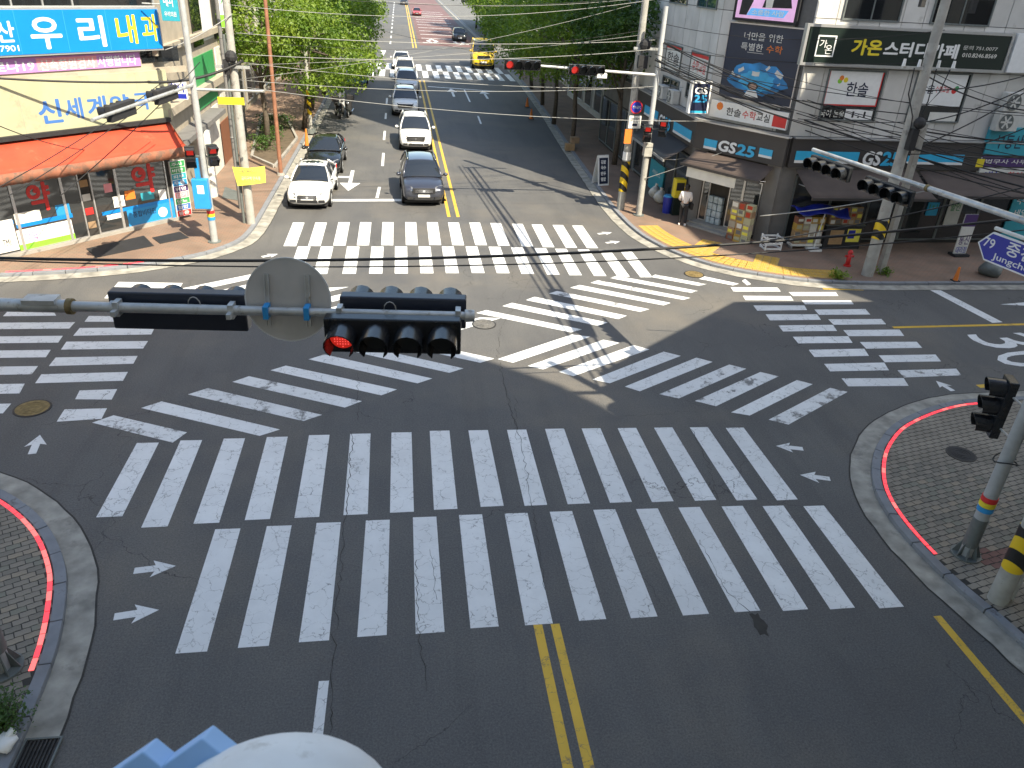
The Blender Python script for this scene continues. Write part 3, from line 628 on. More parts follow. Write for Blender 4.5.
# ------------------------------------------------------------------ pharmacy building (left)
Fp = Face((-8.9, 31.5), (.68, .73)); Fe = Face((-8.9, 31.5), (0, 1))
pl = Fp.w(-16, 0)
ph = thing('pharmacy_building', 'cream corner building with orange awning and blue clinic sign, left of the road', 'building', (-10, 33, 0))
obj('wall', MB().prism([(pl.x,pl.y), (-8.9,31.5), (-8.9,47), (-24,47), (-30,36)], 0, 15), 'beige', ph)
def panel_px(F, name, pts, material, parent, d0=.02, d1=.06, off=None, **k):
    a0, a1, z0, z1 = F.rect(pts, d1 if off is None else off); return obj(name, F.B(a0, a1, z0, z1, d0, d1), material, parent, **k), (a0, a1, z0, z1)
def text_px(F, txt, pts, off, material, parent, **k):
    a0, a1, z0, z1 = F.rect(pts, off); return text(F, txt, a0, a1, z0, z1, off, material, parent, **k)
# upper floor windows, parapet ledges
a0, a1, z0, z1 = Fp.rect([(-60,-40),(150,-45),(150,4),(-60,12)], .05)
wn = obj('window', Fp.frame(a0-3, a1, z0, z1, .01, .09, .06), 'alu', ph); obj('pane', Fp.B(a0-2.94, a1-.06, z0+.06, z1-.06, .012, .03), 'glass_dark', wn)
for k in range(7): obj('mullion', Fp.B(a0-2+.95*k, a0-1.95+.95*k, z0+.06, z1-.06, .03, .08), 'alu', wn)
# blue clinic sign
cs, (a0, a1, z0, z1) = panel_px(Fp, 'clinic_sign', [(-70,14),(160,6),(159,46),(-70,62)], 'skyblue', ph, .05, .28)
CS = (a0, a1, z0, z1)
obj('sign_edge', Fp.frame(a0-.05, a1+.05, z0-.06, z1+.06, .04, .26, .06), 'alu', cs)
for px in (17, 66, 108, 145):
    s, z = Fp.px(px, 30, .281); obj('panel_seam', Fp.B(s-.008, s+.008, z0+.01, z1-.01, .281, .284), 'textbluel', cs)
text_px(Fp, '산', [(-4,22),(14,21),(14,41),(-4,43)], .288, 'white', cs, bold=.05)
text_px(Fp, '우', [(31,18),(61,17.5),(61,48),(31,49)], .288, 'white', cs, bold=.05); text_px(Fp, '리', [(79,17),(104,15.5),(104,46),(79,47)], .288, 'white', cs, bold=.05)
text_px(Fp, '내', [(117,15.5),(136,15),(136,43),(117,44)], .288, 'yellow', cs, bold=.05); text_px(Fp, '과', [(142,15),(158,14.5),(158,40),(142,41.5)], .288, 'yellow', cs, bold=.05)
text_px(Fp, '051-743-7901'[-4:], [(0,46),(19,45),(19,51),(0,52)], .288, 'white', cs, bold=.03)
bn, (a0, a1, z0, z1) = panel_px(Fp, 'violet_banner', [(-60,63),(140,51),(140,64.5),(-60,80)], 'pink', ph, .02, .05)
s0, _ = Fp.px(37, 66, .055); s1, _ = Fp.px(97, 60, .055); obj('banner_patch', Fp.B(s0, s1, z0+.04, z1-.04, .05, .056), 'hotpink', bn)
text_px(Fp, '코로나19', [(-22,63),(34,60),(34,71),(-22,74)], .06, 'white', bn, bold=.05); text_px(Fp, '신속항원검사', [(40,60.5),(95,57),(95,68),(40,71)], .06, 'offwhite', bn, bold=.03); text_px(Fp, '시행합니다', [(98,57),(136,54),(136,64),(98,67.5)], .06, 'white', bn, bold=.05)
w2, (a0, a1, z0, z1) = panel_px(Fp, 'window', [(141,50),(178,43),(178,60),(141,64)], 'glass_dark', ph, .01, .03)
# ledge and cream pharmacy sign
led, (a0, a1, z0, z1) = panel_px(Fp, 'ledge', [(-60,84),(186,64),(186,70),(-60,91)], 'beige', ph, .0, .12)
sg, (a0, a1, z0, z1) = panel_px(Fp, 'pharmacy_sign', [(-60,89),(166,67),(172,120),(-60,146)], 'cream', ph, .03, .20)
for px in (20, 82, 108, 140):
    s, _ = Fp.px(px, 105, .201); obj('panel_seam', Fp.B(s-.006, s+.006, z0+.01, z1-.01, .2, .203), 'beige', sg)
text_px(Fp, '신', [(39,101),(61,99),(61,122),(39,124)], .206, 'textblue', sg, bold=.06); text_px(Fp, '세', [(65,99),(82,97.5),(82,118),(65,120)], .206, 'textblue', sg, bold=.06); text_px(Fp, '계', [(88,97.5),(106,95.5),(106,116),(88,118)], .206, 'textblue', sg, bold=.06)
text_px(Fp, '약', [(111,96),(129,94),(129,113),(111,115)], .206, 'textblue', sg, bold=.06); text_px(Fp, '국', [(134,94),(149,92.5),(149,109),(134,110.5)], .206, 'textblue', sg, bold=.06)
# awning
tl, tr = Fp.px(-60,147,.2), Fp.px(169,121,.2); bl, br = Fp.px(22,181,1.15), Fp.px(187,147,1.15)
zt, zb = tr[1], br[1]
aw = thing('awning', 'faded orange canvas awning sloping out over the pharmacy front', 'awning', tuple(Fp.w(-2, 0)))
NS = 26; vs = []; 
mm = MB()
for i in range(NS+1):
    t = i/NS; aT, aB = -9+(tr[0]+9)*t, -9+(br[0]+9)*t; sg_ = .03*math.sin(t*math.pi*9)
    for j in range(5):
        u = j/4; p = Fp.w(aT+(aB-aT)*u, zt+(zb-zt)*u-.10*math.sin(math.pi*u)+sg_*u*.5, .2+.95*u); vs.append(p)
mm.add(vs, [(i*5+j, (i+1)*5+j, (i+1)*5+j+1, i*5+j+1) for i in range(NS) for j in range(4)])
ao = obj('canvas', mm, 'awn', aw, smooth=True); so_ = ao.modifiers.new('t', 'SOLIDIFY'); so_.thickness = .015
mm = MB(); vs = []
for i in range(NS*3+1):
    t = i/(NS*3); a = -9+(br[0]+9)*t; wv = .025*math.sin(t*95)
    vs += [Fp.w(a, zb+.02, 1.155+wv*.3), Fp.w(a, zb-.16, 1.17+wv), Fp.w(a, zb-.34-.025*math.sin(t*140)**2, 1.15+wv)]
mm.add(vs, [(i*3+j, (i+1)*3+j, (i+1)*3+j+1, i*3+j+1) for i in range(NS*3) for j in range(2)])
vo = obj('valance', mm, 'awnv', aw, smooth=True); so_ = vo.modifiers.new('t', 'SOLIDIFY'); so_.thickness = .012
mm = MB(); e = [Fp.w(tr[0], zt, .2), Fp.w(br[0], zb, 1.15), Fp.w(br[0], zb-.34, 1.15), Fp.w(tr[0], zb-.1, .2)]; mm.quad(*e); obj('side_flap', mm, 'awnv', aw).modifiers.new('t', 'SOLIDIFY').thickness = .012
obj('front_bar', MB().cyl(Fp.w(-9, zb-.02, 1.12), Fp.w(br[0], zb-.02, 1.12), .025), 'alu', aw)
obj('head_box', Fp.B(-9, tr[0], zt, zt+.14, .2, .36), 'matte', aw)
# shop front
ZF = WALK_Z; s1, _ = Fp.px(176,200,.04)
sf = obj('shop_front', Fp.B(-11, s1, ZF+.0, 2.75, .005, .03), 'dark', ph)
divs = [Fp.px(x, 215, .06)[0] for x in (-75, -30, 16, 67, 85, 96, 122, 172)]
for i in range(len(divs)-1):
    if i == 4: continue                                  # the open doorway
    wn = obj('shop_window', Fp.frame(divs[i], divs[i+1], ZF+.12, 2.7, .03, .1, .045), 'alu', ph); obj('pane', Fp.B(divs[i]+.045, divs[i+1]-.045, ZF+.165, 2.655, .05, .06), 'glass_shop', wn)
obj('sill', Fp.B(-11, s1, ZF, ZF+.12, .03, .12), 'conc', ph)
def disc_px(F, c, rpx, off, material, parent, name='disc', r0=0):
    a, z = F.px(c[0], c[1], off); a2, z2 = F.px(c[0], c[1]+rpx, off); r = abs(z-z2)
    m = MB().cyl(F.w(a, z, off-.004), F.w(a, z, off), r, r, 24) if not r0 else MB().ring(F.w(a, z, off-.004), F.n, r*r0, r, 24, .005); return obj(name, m, material, parent)
for cx, cy in ((40,197), (145,179)):
    text_px(Fp, '약', [(cx-12,cy-13),(cx+10,cy-15),(cx+10,cy+13),(cx-12,cy+15)], .075, 'red', ph, bold=.07, name='pharmacy_lettering'); disc_px(Fp, (cx-5,cy-6), 2.2, .078, 'red', ph, 'ring_mark')
for pts, mt in (([(17,228),(72,222),(76,243),(20,252)], 'white'), ([(20,243),(76,235),(76,243),(20,251)], 'ltgreen'), ([(16,222),(73,215),(73,219),(16,227)], 'skyblue'), ([(-30,224),(15,221),(18,252),(-30,258)], 'white'), ([(-30,226),(14,222),(14,226),(-30,230)], 'skyblue'),
                ([(127,208),(174,201),(176,221),(129,229)], 'bluebox'), ([(102,211),(173,199),(173,202),(102,215)], 'skyblue'), ([(113,197),(124,195),(125,206),(114,208)], 'white'), ([(104,184),(112,183),(112,192),(104,193)], 'hotpink'), ([(125,191),(135,189.5),(135,199),(125,200)], 'orange'),
                ([(56,205),(70,203),(70,214),(56,216)], 'bluebox'), ([(14,213),(40,210),(42,221),(15,224)], 'offwhite'), ([(141,193),(154,191),(154,199),(141,201)], 'teal'), ([(159,190),(166,189),(166,199),(159,200)], 'white'), ([(107,215),(121,213),(121,218),(107,220)], 'white')):
    panel_px(Fp, 'window_sticker', pts, mt, ph, .062, .066 + .002*random.random())
text_px(Fp, '종합비타민', [(133,211),(156,208),(156,214),(133,217)], .07, 'navyb', ph, bold=.03, name='sticker_lettering'); disc_px(Fp, (163,212), 5, .07, 'white', ph, 'sticker_mark'); text_px(Fp, 'TMI', [(3,240),(11,239),(11,246),(3,247)], .07, 'matte', ph, name='sticker_lettering')
text_px(Fp, '약국', [(25,233),(38,231),(38,240),(25,242)], .07, 'pink', ph, name='sticker_lettering')
# interior shelves visible in the doorway
for k in range(4): obj('door_shelf', Fp.B(divs[4]+.05, divs[5]-.05, .5+.5*k, .74+.5*k, .031, .045), ('wood','red','offwhite','card')[k], ph)
# coloured list sign at the corner and pier
ls, (a0, a1, z0, z1) = panel_px(Fp, 'list_sign', [(171,163),(186,158),(190,213),(176,219)], 'white', ph, .04, .12)
cols = ['green','green','teal','bluebox','purple','hotpink','green','textblue','red']
for k, cn in enumerate(cols):
    h = (z1-z0)/len(cols); sn = obj('list_row', Fp.B(a0+.02, a1-.02, z1-h*(k+1)+.012, z1-h*k-.012, .12, .126), cn, ls)
    text(Fp, ['주사','비만','피부','두통','위염','감기','당뇨','혈압','통증'][k], a0+.08, a1-.12, z1-h*(k+.8), z1-h*(k+.22), .129, 'white', ls, bold=.04)
# side along the main road
for pts, mt, nm in (([(191,58),(214,50),(218,104),(196,106)], 'green', 'green_panel'), ([(216,47),(228,42),(232,90),(220,102)], 'offwhite', 'wall_panel'), ([(200,0),(210,-3),(213,38),(203,41)], 'white', 'pilaster'), ([(190,-5),(199,-6),(203,45),(193,48)], 'glass_dark', 'window'), ([(211,-5),(217,-6),(222,36),(215,40)], 'dark', 'window'),
                    ([(200,112),(222,104),(224,190),(206,198)], 'offwhite', 'wall_panel'), ([(222,120),(235,112),(235,168),(224,186)], 'brown', 'side_door'), ([(236,60),(243,55),(245,150),(238,165)], 'greywall', 'wall_panel')):
    panel_px(Fe, nm, pts, mt, ph, .005, .05)
obj('ledge', Fe.B(0, 15, 4.0, 4.3, .0, .35), 'beige', ph); obj('ledge', Fe.B(0, 15, 6.15, 6.4, .0, .22), 'beige', ph); obj('canopy', Fe.B(.4, 8, 2.9, 3.1, .0, .7), 'greywall', ph)
obj('column', MB().cyl((-8.3,35.1,0), (-8.3,35.1,2.9), .28, .28, 16), 'offwhite', ph, smooth='auto')
def blade(name, label, F, pts, off, material, th=.12, depth_axis=None):
    a0, a1, z0, z1 = F.rect(pts, off); t = thing(name, label, 'sign', tuple(F.w((a0+a1)/2, z0, off))); obj('panel', F.B(a0, a1, z0, z1, off-th, off), material, t, bevel=.01); return t, (a0, a1, z0, z1)
Fv = Face((-8.6, 30.9), (1, 0))
t, r = blade('teal_blade_sign', 'teal hanging blade sign at the top left beside the pole', Fv, [(158,-12),(178,-12),(177,22),(162,20)], .05, 'teal')
text(Fv, '내과', r[0]+.12, r[1]-.12, r[2]+.45, r[3]-.1, .06, 'white', t); text(Fv, '우리의원', r[0]+.1, r[1]-.08, r[2]+.14, r[2]+.3, .06, 'white', t)
obj('bracket', MB().cyl(Fv.w(r[0]-.6, (r[2]+r[3])/2, 0), Fv.w(r[0]+.1, (r[2]+r[3])/2, 0), .025), 'galv', t)
t, r = blade('green_white_blade_sign', 'tall white and green blade sign beside the pale utility pole', Fv, [(216,-10),(228,-10),(229,28),(219,28)], -6.0, 'white')
obj('green_field', Fv.B(r[0]+.03, r[1]-.03, r[2]+.03, r[2]+.5, -6.0, -5.99), 'ltgreen', t); text(Fv, 'ㅅ', r[0]+.15, r[1]-.15, r[2]+.9, r[2]+1.25, -5.99, 'green', t); text(Fv, 'ㅅ', r[0]+.15, r[1]-.15, r[2]+1.5, r[2]+1.8, -5.99, 'red', t)
t, r = blade('blue_blade_sign', 'small white sign with blue lettering behind the signal pole', Fv, [(169,84),(186,80),(187,98),(170,101)], .1, 'white')
text(Fv, '하나', r[0]+.05, r[1]-.06, r[2]+.25, r[3]-.06, .106, 'signblue', t, bold=.1); obj('blue_band', Fv.B(r[0]+.03, r[1]-.03, r[2]+.03, r[2]+.2, .1, .104), 'signblue', t)
# door mats before the pharmacy
for k, (q, lb) in enumerate(((((86,249),(144,236),(154,246),(96,258)), 'long dark doormat lying before the pharmacy door'), (((152,238),(180,232),(189,238),(160,244)), 'short dark doormat by the corner of the pharmacy'), (((222,198),(225,187),(242,193),(240,201)), 'dark mat on the pavement behind the pale utility pole'))):
    p = [at(x, y, WALK_Z) for x, y in q]; mm = MB().prism([(v.x, v.y) for v in p], WALK_Z+.001, WALK_Z+.02); tag(obj('doormat', mm, 'matte' if k < 2 else 'dkgrey', bevel=.005), lb, 'mat', 'mats outside the pharmacy')

# ------------------------------------------------------------------ convenience store building (right)
Fs = Face((15.0, 29.3), (1, .03)); Fw = Face((12.86, 32.68), (2.3, -3.3)); Fn = Face((12.86, 32.68), (0, -1)); Fc = Face((12.7, 32.6), (2.3, -3.3)); Fg = Face((12.7, 32.6), (0, -1))
CL = (V(2.3, -3.3, 0)).length
gs = thing('store_building', 'grey precast corner building with brown convenience store at street level', 'building', (16, 31, 0))
obj('upper_wall', MB().prism([(15.1,29.36),(44,30.2),(44,50),(12.88,50),(12.88,32.70)], 4.42, 15), 'joint', gs); obj('tower', MB().prism([(15.12,29.38),(44,30.21),(44,42),(12.9,42),(12.9,32.72)], 15, 45), 'panel', gs)
obj('lower_wall', MB().prism([(12.7,50),(12.7,32.6),(15.0,29.3),(44,30.17),(44,50)], 0, 4.40), 'greywall', gs)
obj('terrace_roof', MB().prism([(12.45,50),(12.45,32.48),(14.9,29.1),(15.08,29.33),(12.87,32.67),(12.87,50)], 4.402, 4.44), 'conc', gs)
def panels(F, s0, s1, wd, rows, parent):
    n = int((s1-s0)/wd)
    for i in range(n):
        for z0, z1 in rows:
            obj('wall_panel', F.B(s0+i*wd+.012, s0+(i+1)*wd-.012, z0+.012, z1-.012, .0, .045+random.uniform(-.004, .004)), random.choice(('panel','panel','panel2')), parent)
panels(Fs, 0, 22, .88, ((4.42,6.95),(6.95,8.6),(8.6,11.6)), gs); panels(Fw, 0, CL, .8, ((4.46,6.95),(6.95,8.6),(8.6,11.6)), gs); panels(Fn, -17.2, 0, .86, ((4.46,6.95),(6.95,8.6),(8.6,11.6)), gs)
# fascia band
ZB0, ZB1 = 3.25, 4.36
obj('fascia', Fc.B(-.12, CL+.12, ZB0, ZB1, 0, .22), 'fascia', gs); obj('fascia', Fs.B(.15, 11.5, ZB0, ZB1, 0, .2), 'fascia', gs); obj('fascia', Fg.B(-9.5, -.1, ZB0, ZB1, 0, .2), 'fascia', gs)
obj('coping', Fc.B(-.2, CL+.2, ZB1, ZB1+.05, 0, .3), 'alu', gs); obj('coping', Fs.B(.2, 11.6, ZB1+.001, ZB1+.05, 0, .27), 'alu', gs); obj('coping', Fg.B(-9.5, -.2, ZB1+.002, ZB1+.05, 0, .27), 'alu', gs)
def store_sign(F, px_text, stripes, off, label=None):
    a0, a1, z0, z1 = F.rect(px_text, off); mid = a0+(a1-a0)*.5
    text(F, 'GS', a0, mid-.03, z0, z1, off+.05, 'white', gs, bold=.09, shear=.08, name='store_lettering'); text(F, '25', mid+.03, a1, z0, z1, off+.05, 'gsblue', gs, bold=.09, shear=.08, name='store_lettering')
    for pts in stripes:
        b0, b1, y0, y1 = F.rect(pts, off); obj('blue_stripe', F.B(b0, b1, y0+.12*(y1-y0), y1, off-.02, off+.03), 'gsblue', gs); obj('white_stripe', F.B(b0, b1, y0-.06, y0+.12*(y1-y0)-.002, off-.02, off+.032), 'white', gs)
store_sign(Fc, [(719.5,140),(755,147),(754.5,157),(719.5,151)], ([(705,138),(717.5,141),(716.5,149),(704,146.5)], [(760,147.5),(773,150.5),(772,157.5),(759,155)]), .22)
store_sign(Fs, [(864,151),(899,153),(897,166),(862,164)], ([(796,150),(858,153),(858,163),(795,160.5)], [(908,153),(964,155.5),(962,164),(907,162)]), .2)
store_sign(Fg, [(660,115),(671,118),(671,131),(660,126)], ([(645,104),(658,112),(658,121),(645,113)], [(674,121),(692,131),(691,141),(674,131)]), .2)
# chamfered entrance: pillars, door, step, awning, banner
obj('pillar', Fc.B(-.05, .55, 0, ZB0, 0, .10), 'greywall', gs); obj('pillar', Fc.B(CL-.55, CL+.05, 0, ZB0, 0, .12), 'greywall', gs)
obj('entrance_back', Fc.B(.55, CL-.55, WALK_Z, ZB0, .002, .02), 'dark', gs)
obj('step', Fc.B(.5, 2.6, WALK_Z, .26, .02, .55), 'conc', gs); obj('step', Fc.B(.5, 2.6, WALK_Z, .18, .56, .85), 'conc', gs)
for a, b in ((.6, 1.0), (1.95, 2.6), (2.6, CL-.6)):
    dr = obj('door_leaf', Fc.frame(a, b, .27, 2.45, .03, .09, .05), 'alu', gs); obj('pane', Fc.B(a+.05, b-.05, .32, 2.4, .05, .06), 'glass_shop', dr)
for i in range(3):
    for j in range(4): obj('bottle_pack', Fc.B(1.08+.24*i, 1.30+.24*i, .27+.30*j, .555+.30*j, .022, .2+.02*((i+j) % 2)), 'pet', gs, bevel=.03)
obj('door_banner', Fc.B(.35, 2.75, 2.22, 2.62, 1.08, 1.1), 'offwhite', gs)
def awning(name, label, F, a0, a1, z1, z0, out, material, flip=0):
    t = thing(name, label, 'awning', tuple(F.w((a0+a1)/2, 0, out)), 'brown awnings of the convenience store'); n = 14; vs = []
    for i in range(n+1):
        for j in range(4):
            u = j/3; vs.append(F.w(a0+(a1-a0)*i/n, z1+(z0-z1)*u-.05*math.sin(math.pi*u), .24+(out-.24)*u))
    o = obj('canvas', MB().add(vs, [(i*4+j,(i+1)*4+j,(i+1)*4+j+1,i*4+j+1) for i in range(n) for j in range(3)]), material, t, smooth=True); o.modifiers.new('t', 'SOLIDIFY').thickness = .02
    obj('front_bar', F.B(a0-.02, a1+.02, z0-.10, z0+.0, out-.03, out+.04), 'fascia' if material == 'awnb' else 'alu', t)
    for a in (a0+.3, a1-.3): obj('arm', MB().tube([F.w(a, z1-.6, .2), F.w(a+.3, (z1+z0)/2-.3, (out+.2)/2), F.w(a, z0-.06, out-.04)], .02, 6), 'alu', t)
awning('awning', 'brown awning over the chamfered store entrance', Fc, .05, CL-.2, 3.2, 2.75, 1.15, 'awnb')
awning('awning', 'long dark brown awning over the goods beside the store entrance', Fs, .5, 5.8, 3.2, 2.5, 1.9, 'awnb')
awning('awning', 'dark brown awning furthest right, above the vertical banners', Fs, 5.95, 11.3, 3.2, 2.6, 1.8, 'awnb')
awning('awning', 'dark awning on the shaded roadside face of the store', Fg, -6.2, -.5, 3.2, 2.6, 1.3, 'fascia')
# ground floor glazing
def glazing(F, a0, a1, n, z0, z1, parent, off=.02):
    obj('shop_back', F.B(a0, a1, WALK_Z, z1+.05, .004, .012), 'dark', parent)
    for i in range(n):
        b0, b1 = a0+(a1-a0)*i/n, a0+(a1-a0)*(i+1)/n; fr = obj('shop_window', F.frame(b0, b1, z0, z1, off, off+.07, .05), 'dkgrey', parent); obj('pane', F.B(b0+.05, b1-.05, z0+.05, z1-.05, off+.02, off+.03), 'glass_shop', parent=fr)
glazing(Fs, .7, 11.2, 6, .25, 2.9, gs); glazing(Fg, -9, -.6, 5, .25, 2.7, gs); glazing(Fg, -17.3, -9.6, 4, .25, 2.9, gs)
# posters and signs on the upper floors
def window_px(F, pts, parent, glass='glass_dark', fr='dkgrey', split=2, name='window', proud=.05):
    a0, a1, z0, z1 = F.rect(pts, proud); o = obj(name, F.frame(a0, a1, z0, z1, .046, proud+.05, .06), fr, parent); obj('pane', F.B(a0+.06, a1-.06, z0+.06, z1-.06, .047, proud+.012), glass, o)
    for k in range(1, split): s = a0+(a1-a0)*k/split; obj('mullion', F.B(s-.025, s+.025, z0+.06, z1-.06, proud+.012, proud+.04), fr, o)
    return o, (a0, a1, z0, z1)
window_px(Fs, [(849,-22),(908,-20),(900,22.5),(843,20)], gs); window_px(Fs, [(938,-20),(1000,-18),(990,27),(932,24)], gs)
o, r = window_px(Fs, [(829,69),(887,70.5),(874,122),(818,119.5)], gs, split=1)
r2_ = Fs.rect([(830.5,69.5),(885.5,70.7),(875.5,107),(822.5,105)], .08); obj('poster_edge', Fs.frame(*r2_, .065, .078, .05), 'red', o); obj('poster', Fs.B(r2_[0]+.05, r2_[1]-.05, r2_[2]+.05, r2_[3]-.05, .065, .075), 'white', o)
text_px(Fs, '한솔', [(847,82),(869,83),(867,97),(846,96)], .08, 'navyb', o); 
for c, cn in (((842,78),'orange'), ((846,80),'yellow'), ((840,81),'ltgreen')): disc_px(Fs, c, 2.6, .079, cn, o, 'leaf_mark')
a0, a1, z0, z1 = Fs.rect([(846,109),(873,110),(871,121),(844,120)], .08); obj('notice', Fs.B(a0, a1, z0, z1, .065, .075), 'white', o); text(Fs, '1:1', a0+.3, a1-.3, z0+.1, z1-.08, .078, 'matte', o)
a0, a1, z0, z1 = Fs.rect([(821,109),(845,110),(843,119),(819.5,118)], .08); text(Fs, '국어 논술', a0, a1, z0+.05, z1-.02, .078, 'offwhite', o)
o, r = window_px(Fs, [(918,71.5),(973,73),(957,123),(904,121.5)], gs, split=1)
r2_ = Fs.rect([(919,72.5),(972,74),(959,108),(907,106.5)], .08); obj('poster', Fs.B(r2_[0]+.05, r2_[1]-.05, r2_[2]+.05, r2_[3]-.04, .065, .075), 'white', o)
text_px(Fs, '한솔', [(921,83),(935,84),(934,94),(920,93)], .08, 'navyb', o); text_px(Fs, '수학교실', [(936,86),(950,86.5),(949,93),(935,92.5)], .08, 'red', o); disc_px(Fs, (954,91), 3, .079, 'red', o, 'leaf_mark'); disc_px(Fs, (957,88.5), 2.5, .08, 'green', o, 'leaf_mark')
a0, a1, z0, z1 = Fs.rect([(930,112),(957,113),(955,122),(928,121)], .08); obj('notice', Fs.B(a0, a1, z0, z1, .065, .075), 'offwhite', o)
ss = thing('study_cafe_sign', 'long black sign with yellow and white lettering on the grey building', 'sign', tuple(Fs.w(4, 7, .2)))
a0, a1, z0, z1 = Fs.rect([(811,25.8),(1012,34.6),(1001,72),(804,65)], .25)
obj('box', Fs.B(a0, a1, z0, z1, .06, .25), 'dkgreen', ss); obj('frame', Fs.frame(a0-.16, a1+.12, z0-.02, z1+.06, .055, .27, .10), 'alu', ss)
b = Fs.rect([(818,35.5),(836.5,35),(834,56.5),(814.5,57)], .256); obj('logo_frame', Fs.frame(*b, .25, .26, .05), 'white', ss); text(Fs, '가', b[0]+.12, b[0]+(b[1]-b[0])*.55, b[2]+(b[3]-b[2])*.42, b[3]-.14, .258, 'white', ss, bold=.0); text(Fs, '온', b[0]+(b[1]-b[0])*.5, b[1]-.1, b[2]+.1, b[2]+(b[3]-b[2])*.55, .258, 'white', ss, bold=.0)
text_px(Fs, '가온', [(854,39),(883,40.5),(880.5,55.5),(851.5,54.5)], .26, 'yellow', ss, bold=.085); text_px(Fs, '스터디카페', [(886,41.5),(959,45),(956.5,58.5),(883.5,56)], .26, 'white', ss, bold=.085)
text_px(Fs, '문의 751.0077', [(964,45.5),(998,47),(997.5,51),(963,50)], .26, 'offwhite', ss, bold=.02); text_px(Fs, '010.8246.8569', [(963,53),(997,54.5),(996,58.5),(962,57)], .26, 'offwhite', ss, bold=.04)
# big poster on the roadside face, video screen above, maths banner below
bp = thing('wall_poster', 'large dark blue wall poster with white lettering and a glowing blue centre', 'poster', tuple(Fw.w(-2, 5, .1)))
P_ = [(729,23.5),(806,28),(790,108),(720,95)]; a0, a1, z0, z1 = Fw.rect(P_, .12)
obj('sheet', Fw.B(a0, a1, z0, z1, .05, .12), 'poster', bp); obj('frame', Fw.frame(a0-.04, a1+.05, z0-.04, z1+.04, .046, .15, .05), 'alu', bp)
W_, H_ = a1-a0, z1-z0
def on(u, v, off=.126): return Fw.w(a0+u*W_, z0+v*H_, off)
m = MB(); m.add([on(.5+.40*math.cos(t*.2618)*(1+.12*math.sin(5*t)), .30+.21*math.sin(t*.2618)*(1+.1*math.cos(3*t)), .124) for t in range(24)], [tuple(range(24))]); obj('blue_cloud', m, 'glow', bp)
m = MB(); m.add([on(.5+.24*math.cos(t*.2618)*(1+.12*math.sin(4*t)), .27+.14*math.sin(t*.2618)*(1+.1*math.cos(3*t)), .1255) for t in range(24)], [tuple(range(24))]); obj('bright_cloud', m, 'glow2', bp)
text(Fw, '너만을 위한', a0+.22*W_, a0+.74*W_, z0+.80*H_, z0+.90*H_, .128, 'offwhite', bp, bold=.01); text(Fw, '특별한', a0+.2*W_, a0+.50*W_, z0+.66*H_, z0+.76*H_, .128, 'offwhite', bp, bold=.01); text(Fw, '수학', a0+.55*W_, a0+.76*W_, z0+.66*H_, z0+.76*H_, .128, 'orange', bp, bold=.01)
obj('underline', Fw.B(a0+.3*W_, a0+.52*W_, z0+.635*H_, z0+.64*H_, .12, .126), 'offwhite', bp)
for u, v, s, an in ((.26,.40,.04,.5), (.47,.37,.05,0), (.62,.46,.03,.8), (.78,.40,.055,-.5), (.16,.33,.03,-.7), (.80,.27,.02,.5), (.24,.30,.025,.3)):
    c_, s_ = math.cos(an), math.sin(an); q = [(-s,-s*.5),(0,-s*.62),(s,-s*.5),(s,s*.5),(0,s*.38),(-s,s*.5)]
    obj('printed_book', MB().quad(*[on(u+c_*x-s_*y, v+(s_*x+c_*y)*W_/H_, .129) for x, y in q]), 'offwhite', bp)
m = MB(); m.add([on(.46+.075*math.cos(k*.524), .20+.055*math.sin(k*.524), .1285) for k in range(12)], [tuple(range(12))]); obj('printed_head', m, 'matte', bp)
m = MB(); m.add([on(.46+.055*math.cos(k*.524), .19+.04*math.sin(k*.524), .1295) for k in range(12)], [tuple(range(12))]); obj('printed_face', m, 'skin', bp)
obj('printed_body', MB().quad(on(.36,.05,.1285), on(.56,.05,.1285), on(.52,.14,.1285), on(.40,.14,.1285)), 'white', bp)
sc = thing('video_screen', 'glowing pink and blue video screen above the dark blue poster', 'screen', tuple(Fw.w(-2, 8, .1)))
a0, a1, z0, z1 = Fw.rect([(739,-40),(806,-42),(799,25.5),(735,20.5)], .25); obj('housing', Fw.B(a0, a1, z0, z1, .05, .25), 'matte', sc)
obj('display', Fw.B(a0+.12, a1-.12, z0+.1, z1-.1, .25, .256), 'screen1', sc); W_, H_ = a1-a0, z1-z0
m = MB().quad(on(.22,.10,.259), on(.80,.10,.259), on(.86,.22,.259), on(.28,.22,.259)); obj('caption_band', m, 'screen2', sc); text(Fw, '소중한 사람', a0+.3*W_, a0+.8*W_, z0+.12*H_, z0+.2*H_, .262, 'white', sc)
m = MB().quad(on(.1,.1,.2585), on(.22,.1,.2585), on(.30,.34,.2585), on(.12,.5,.2585)); obj('dark_shape', m, 'matte', sc); obj('dark_shape', MB().quad(on(.45,.24,.2585), on(.9,.26,.2585), on(.86,.42,.2585), on(.5,.5,.2585)), 'matte', sc); obj('pale_shape', MB().quad(on(.5,.24,.2595), on(.6,.24,.2595), on(.62,.6,.2595), on(.48,.6,.2595)), 'offwhite', sc)
mb_ = thing('maths_banner', 'white banner with red and black lettering below the dark blue poster', 'banner', tuple(Fw.w(-2, 5, .1)))
a0, a1, z0, z1 = Fw.rect([(714,99),(788,114),(786,131),(711,116)], .2); z0 = max(z0, 4.47); obj('sheet', Fw.B(a0-.1, a1, z0, z1, .06, .2), 'white', mb_); W_, H_ = a1-a0, z1-z0
text(Fw, '한솔', a0+.2*W_, a0+.40*W_, z0+.25*H_, z0+.72*H_, .206, 'matte', mb_); text(Fw, '수학', a0+.42*W_, a0+.60*W_, z0+.25*H_, z0+.72*H_, .206, 'red', mb_); text(Fw, '교실', a0+.61*W_, a0+.78*W_, z0+.25*H_, z0+.72*H_, .206, 'matte', mb_)
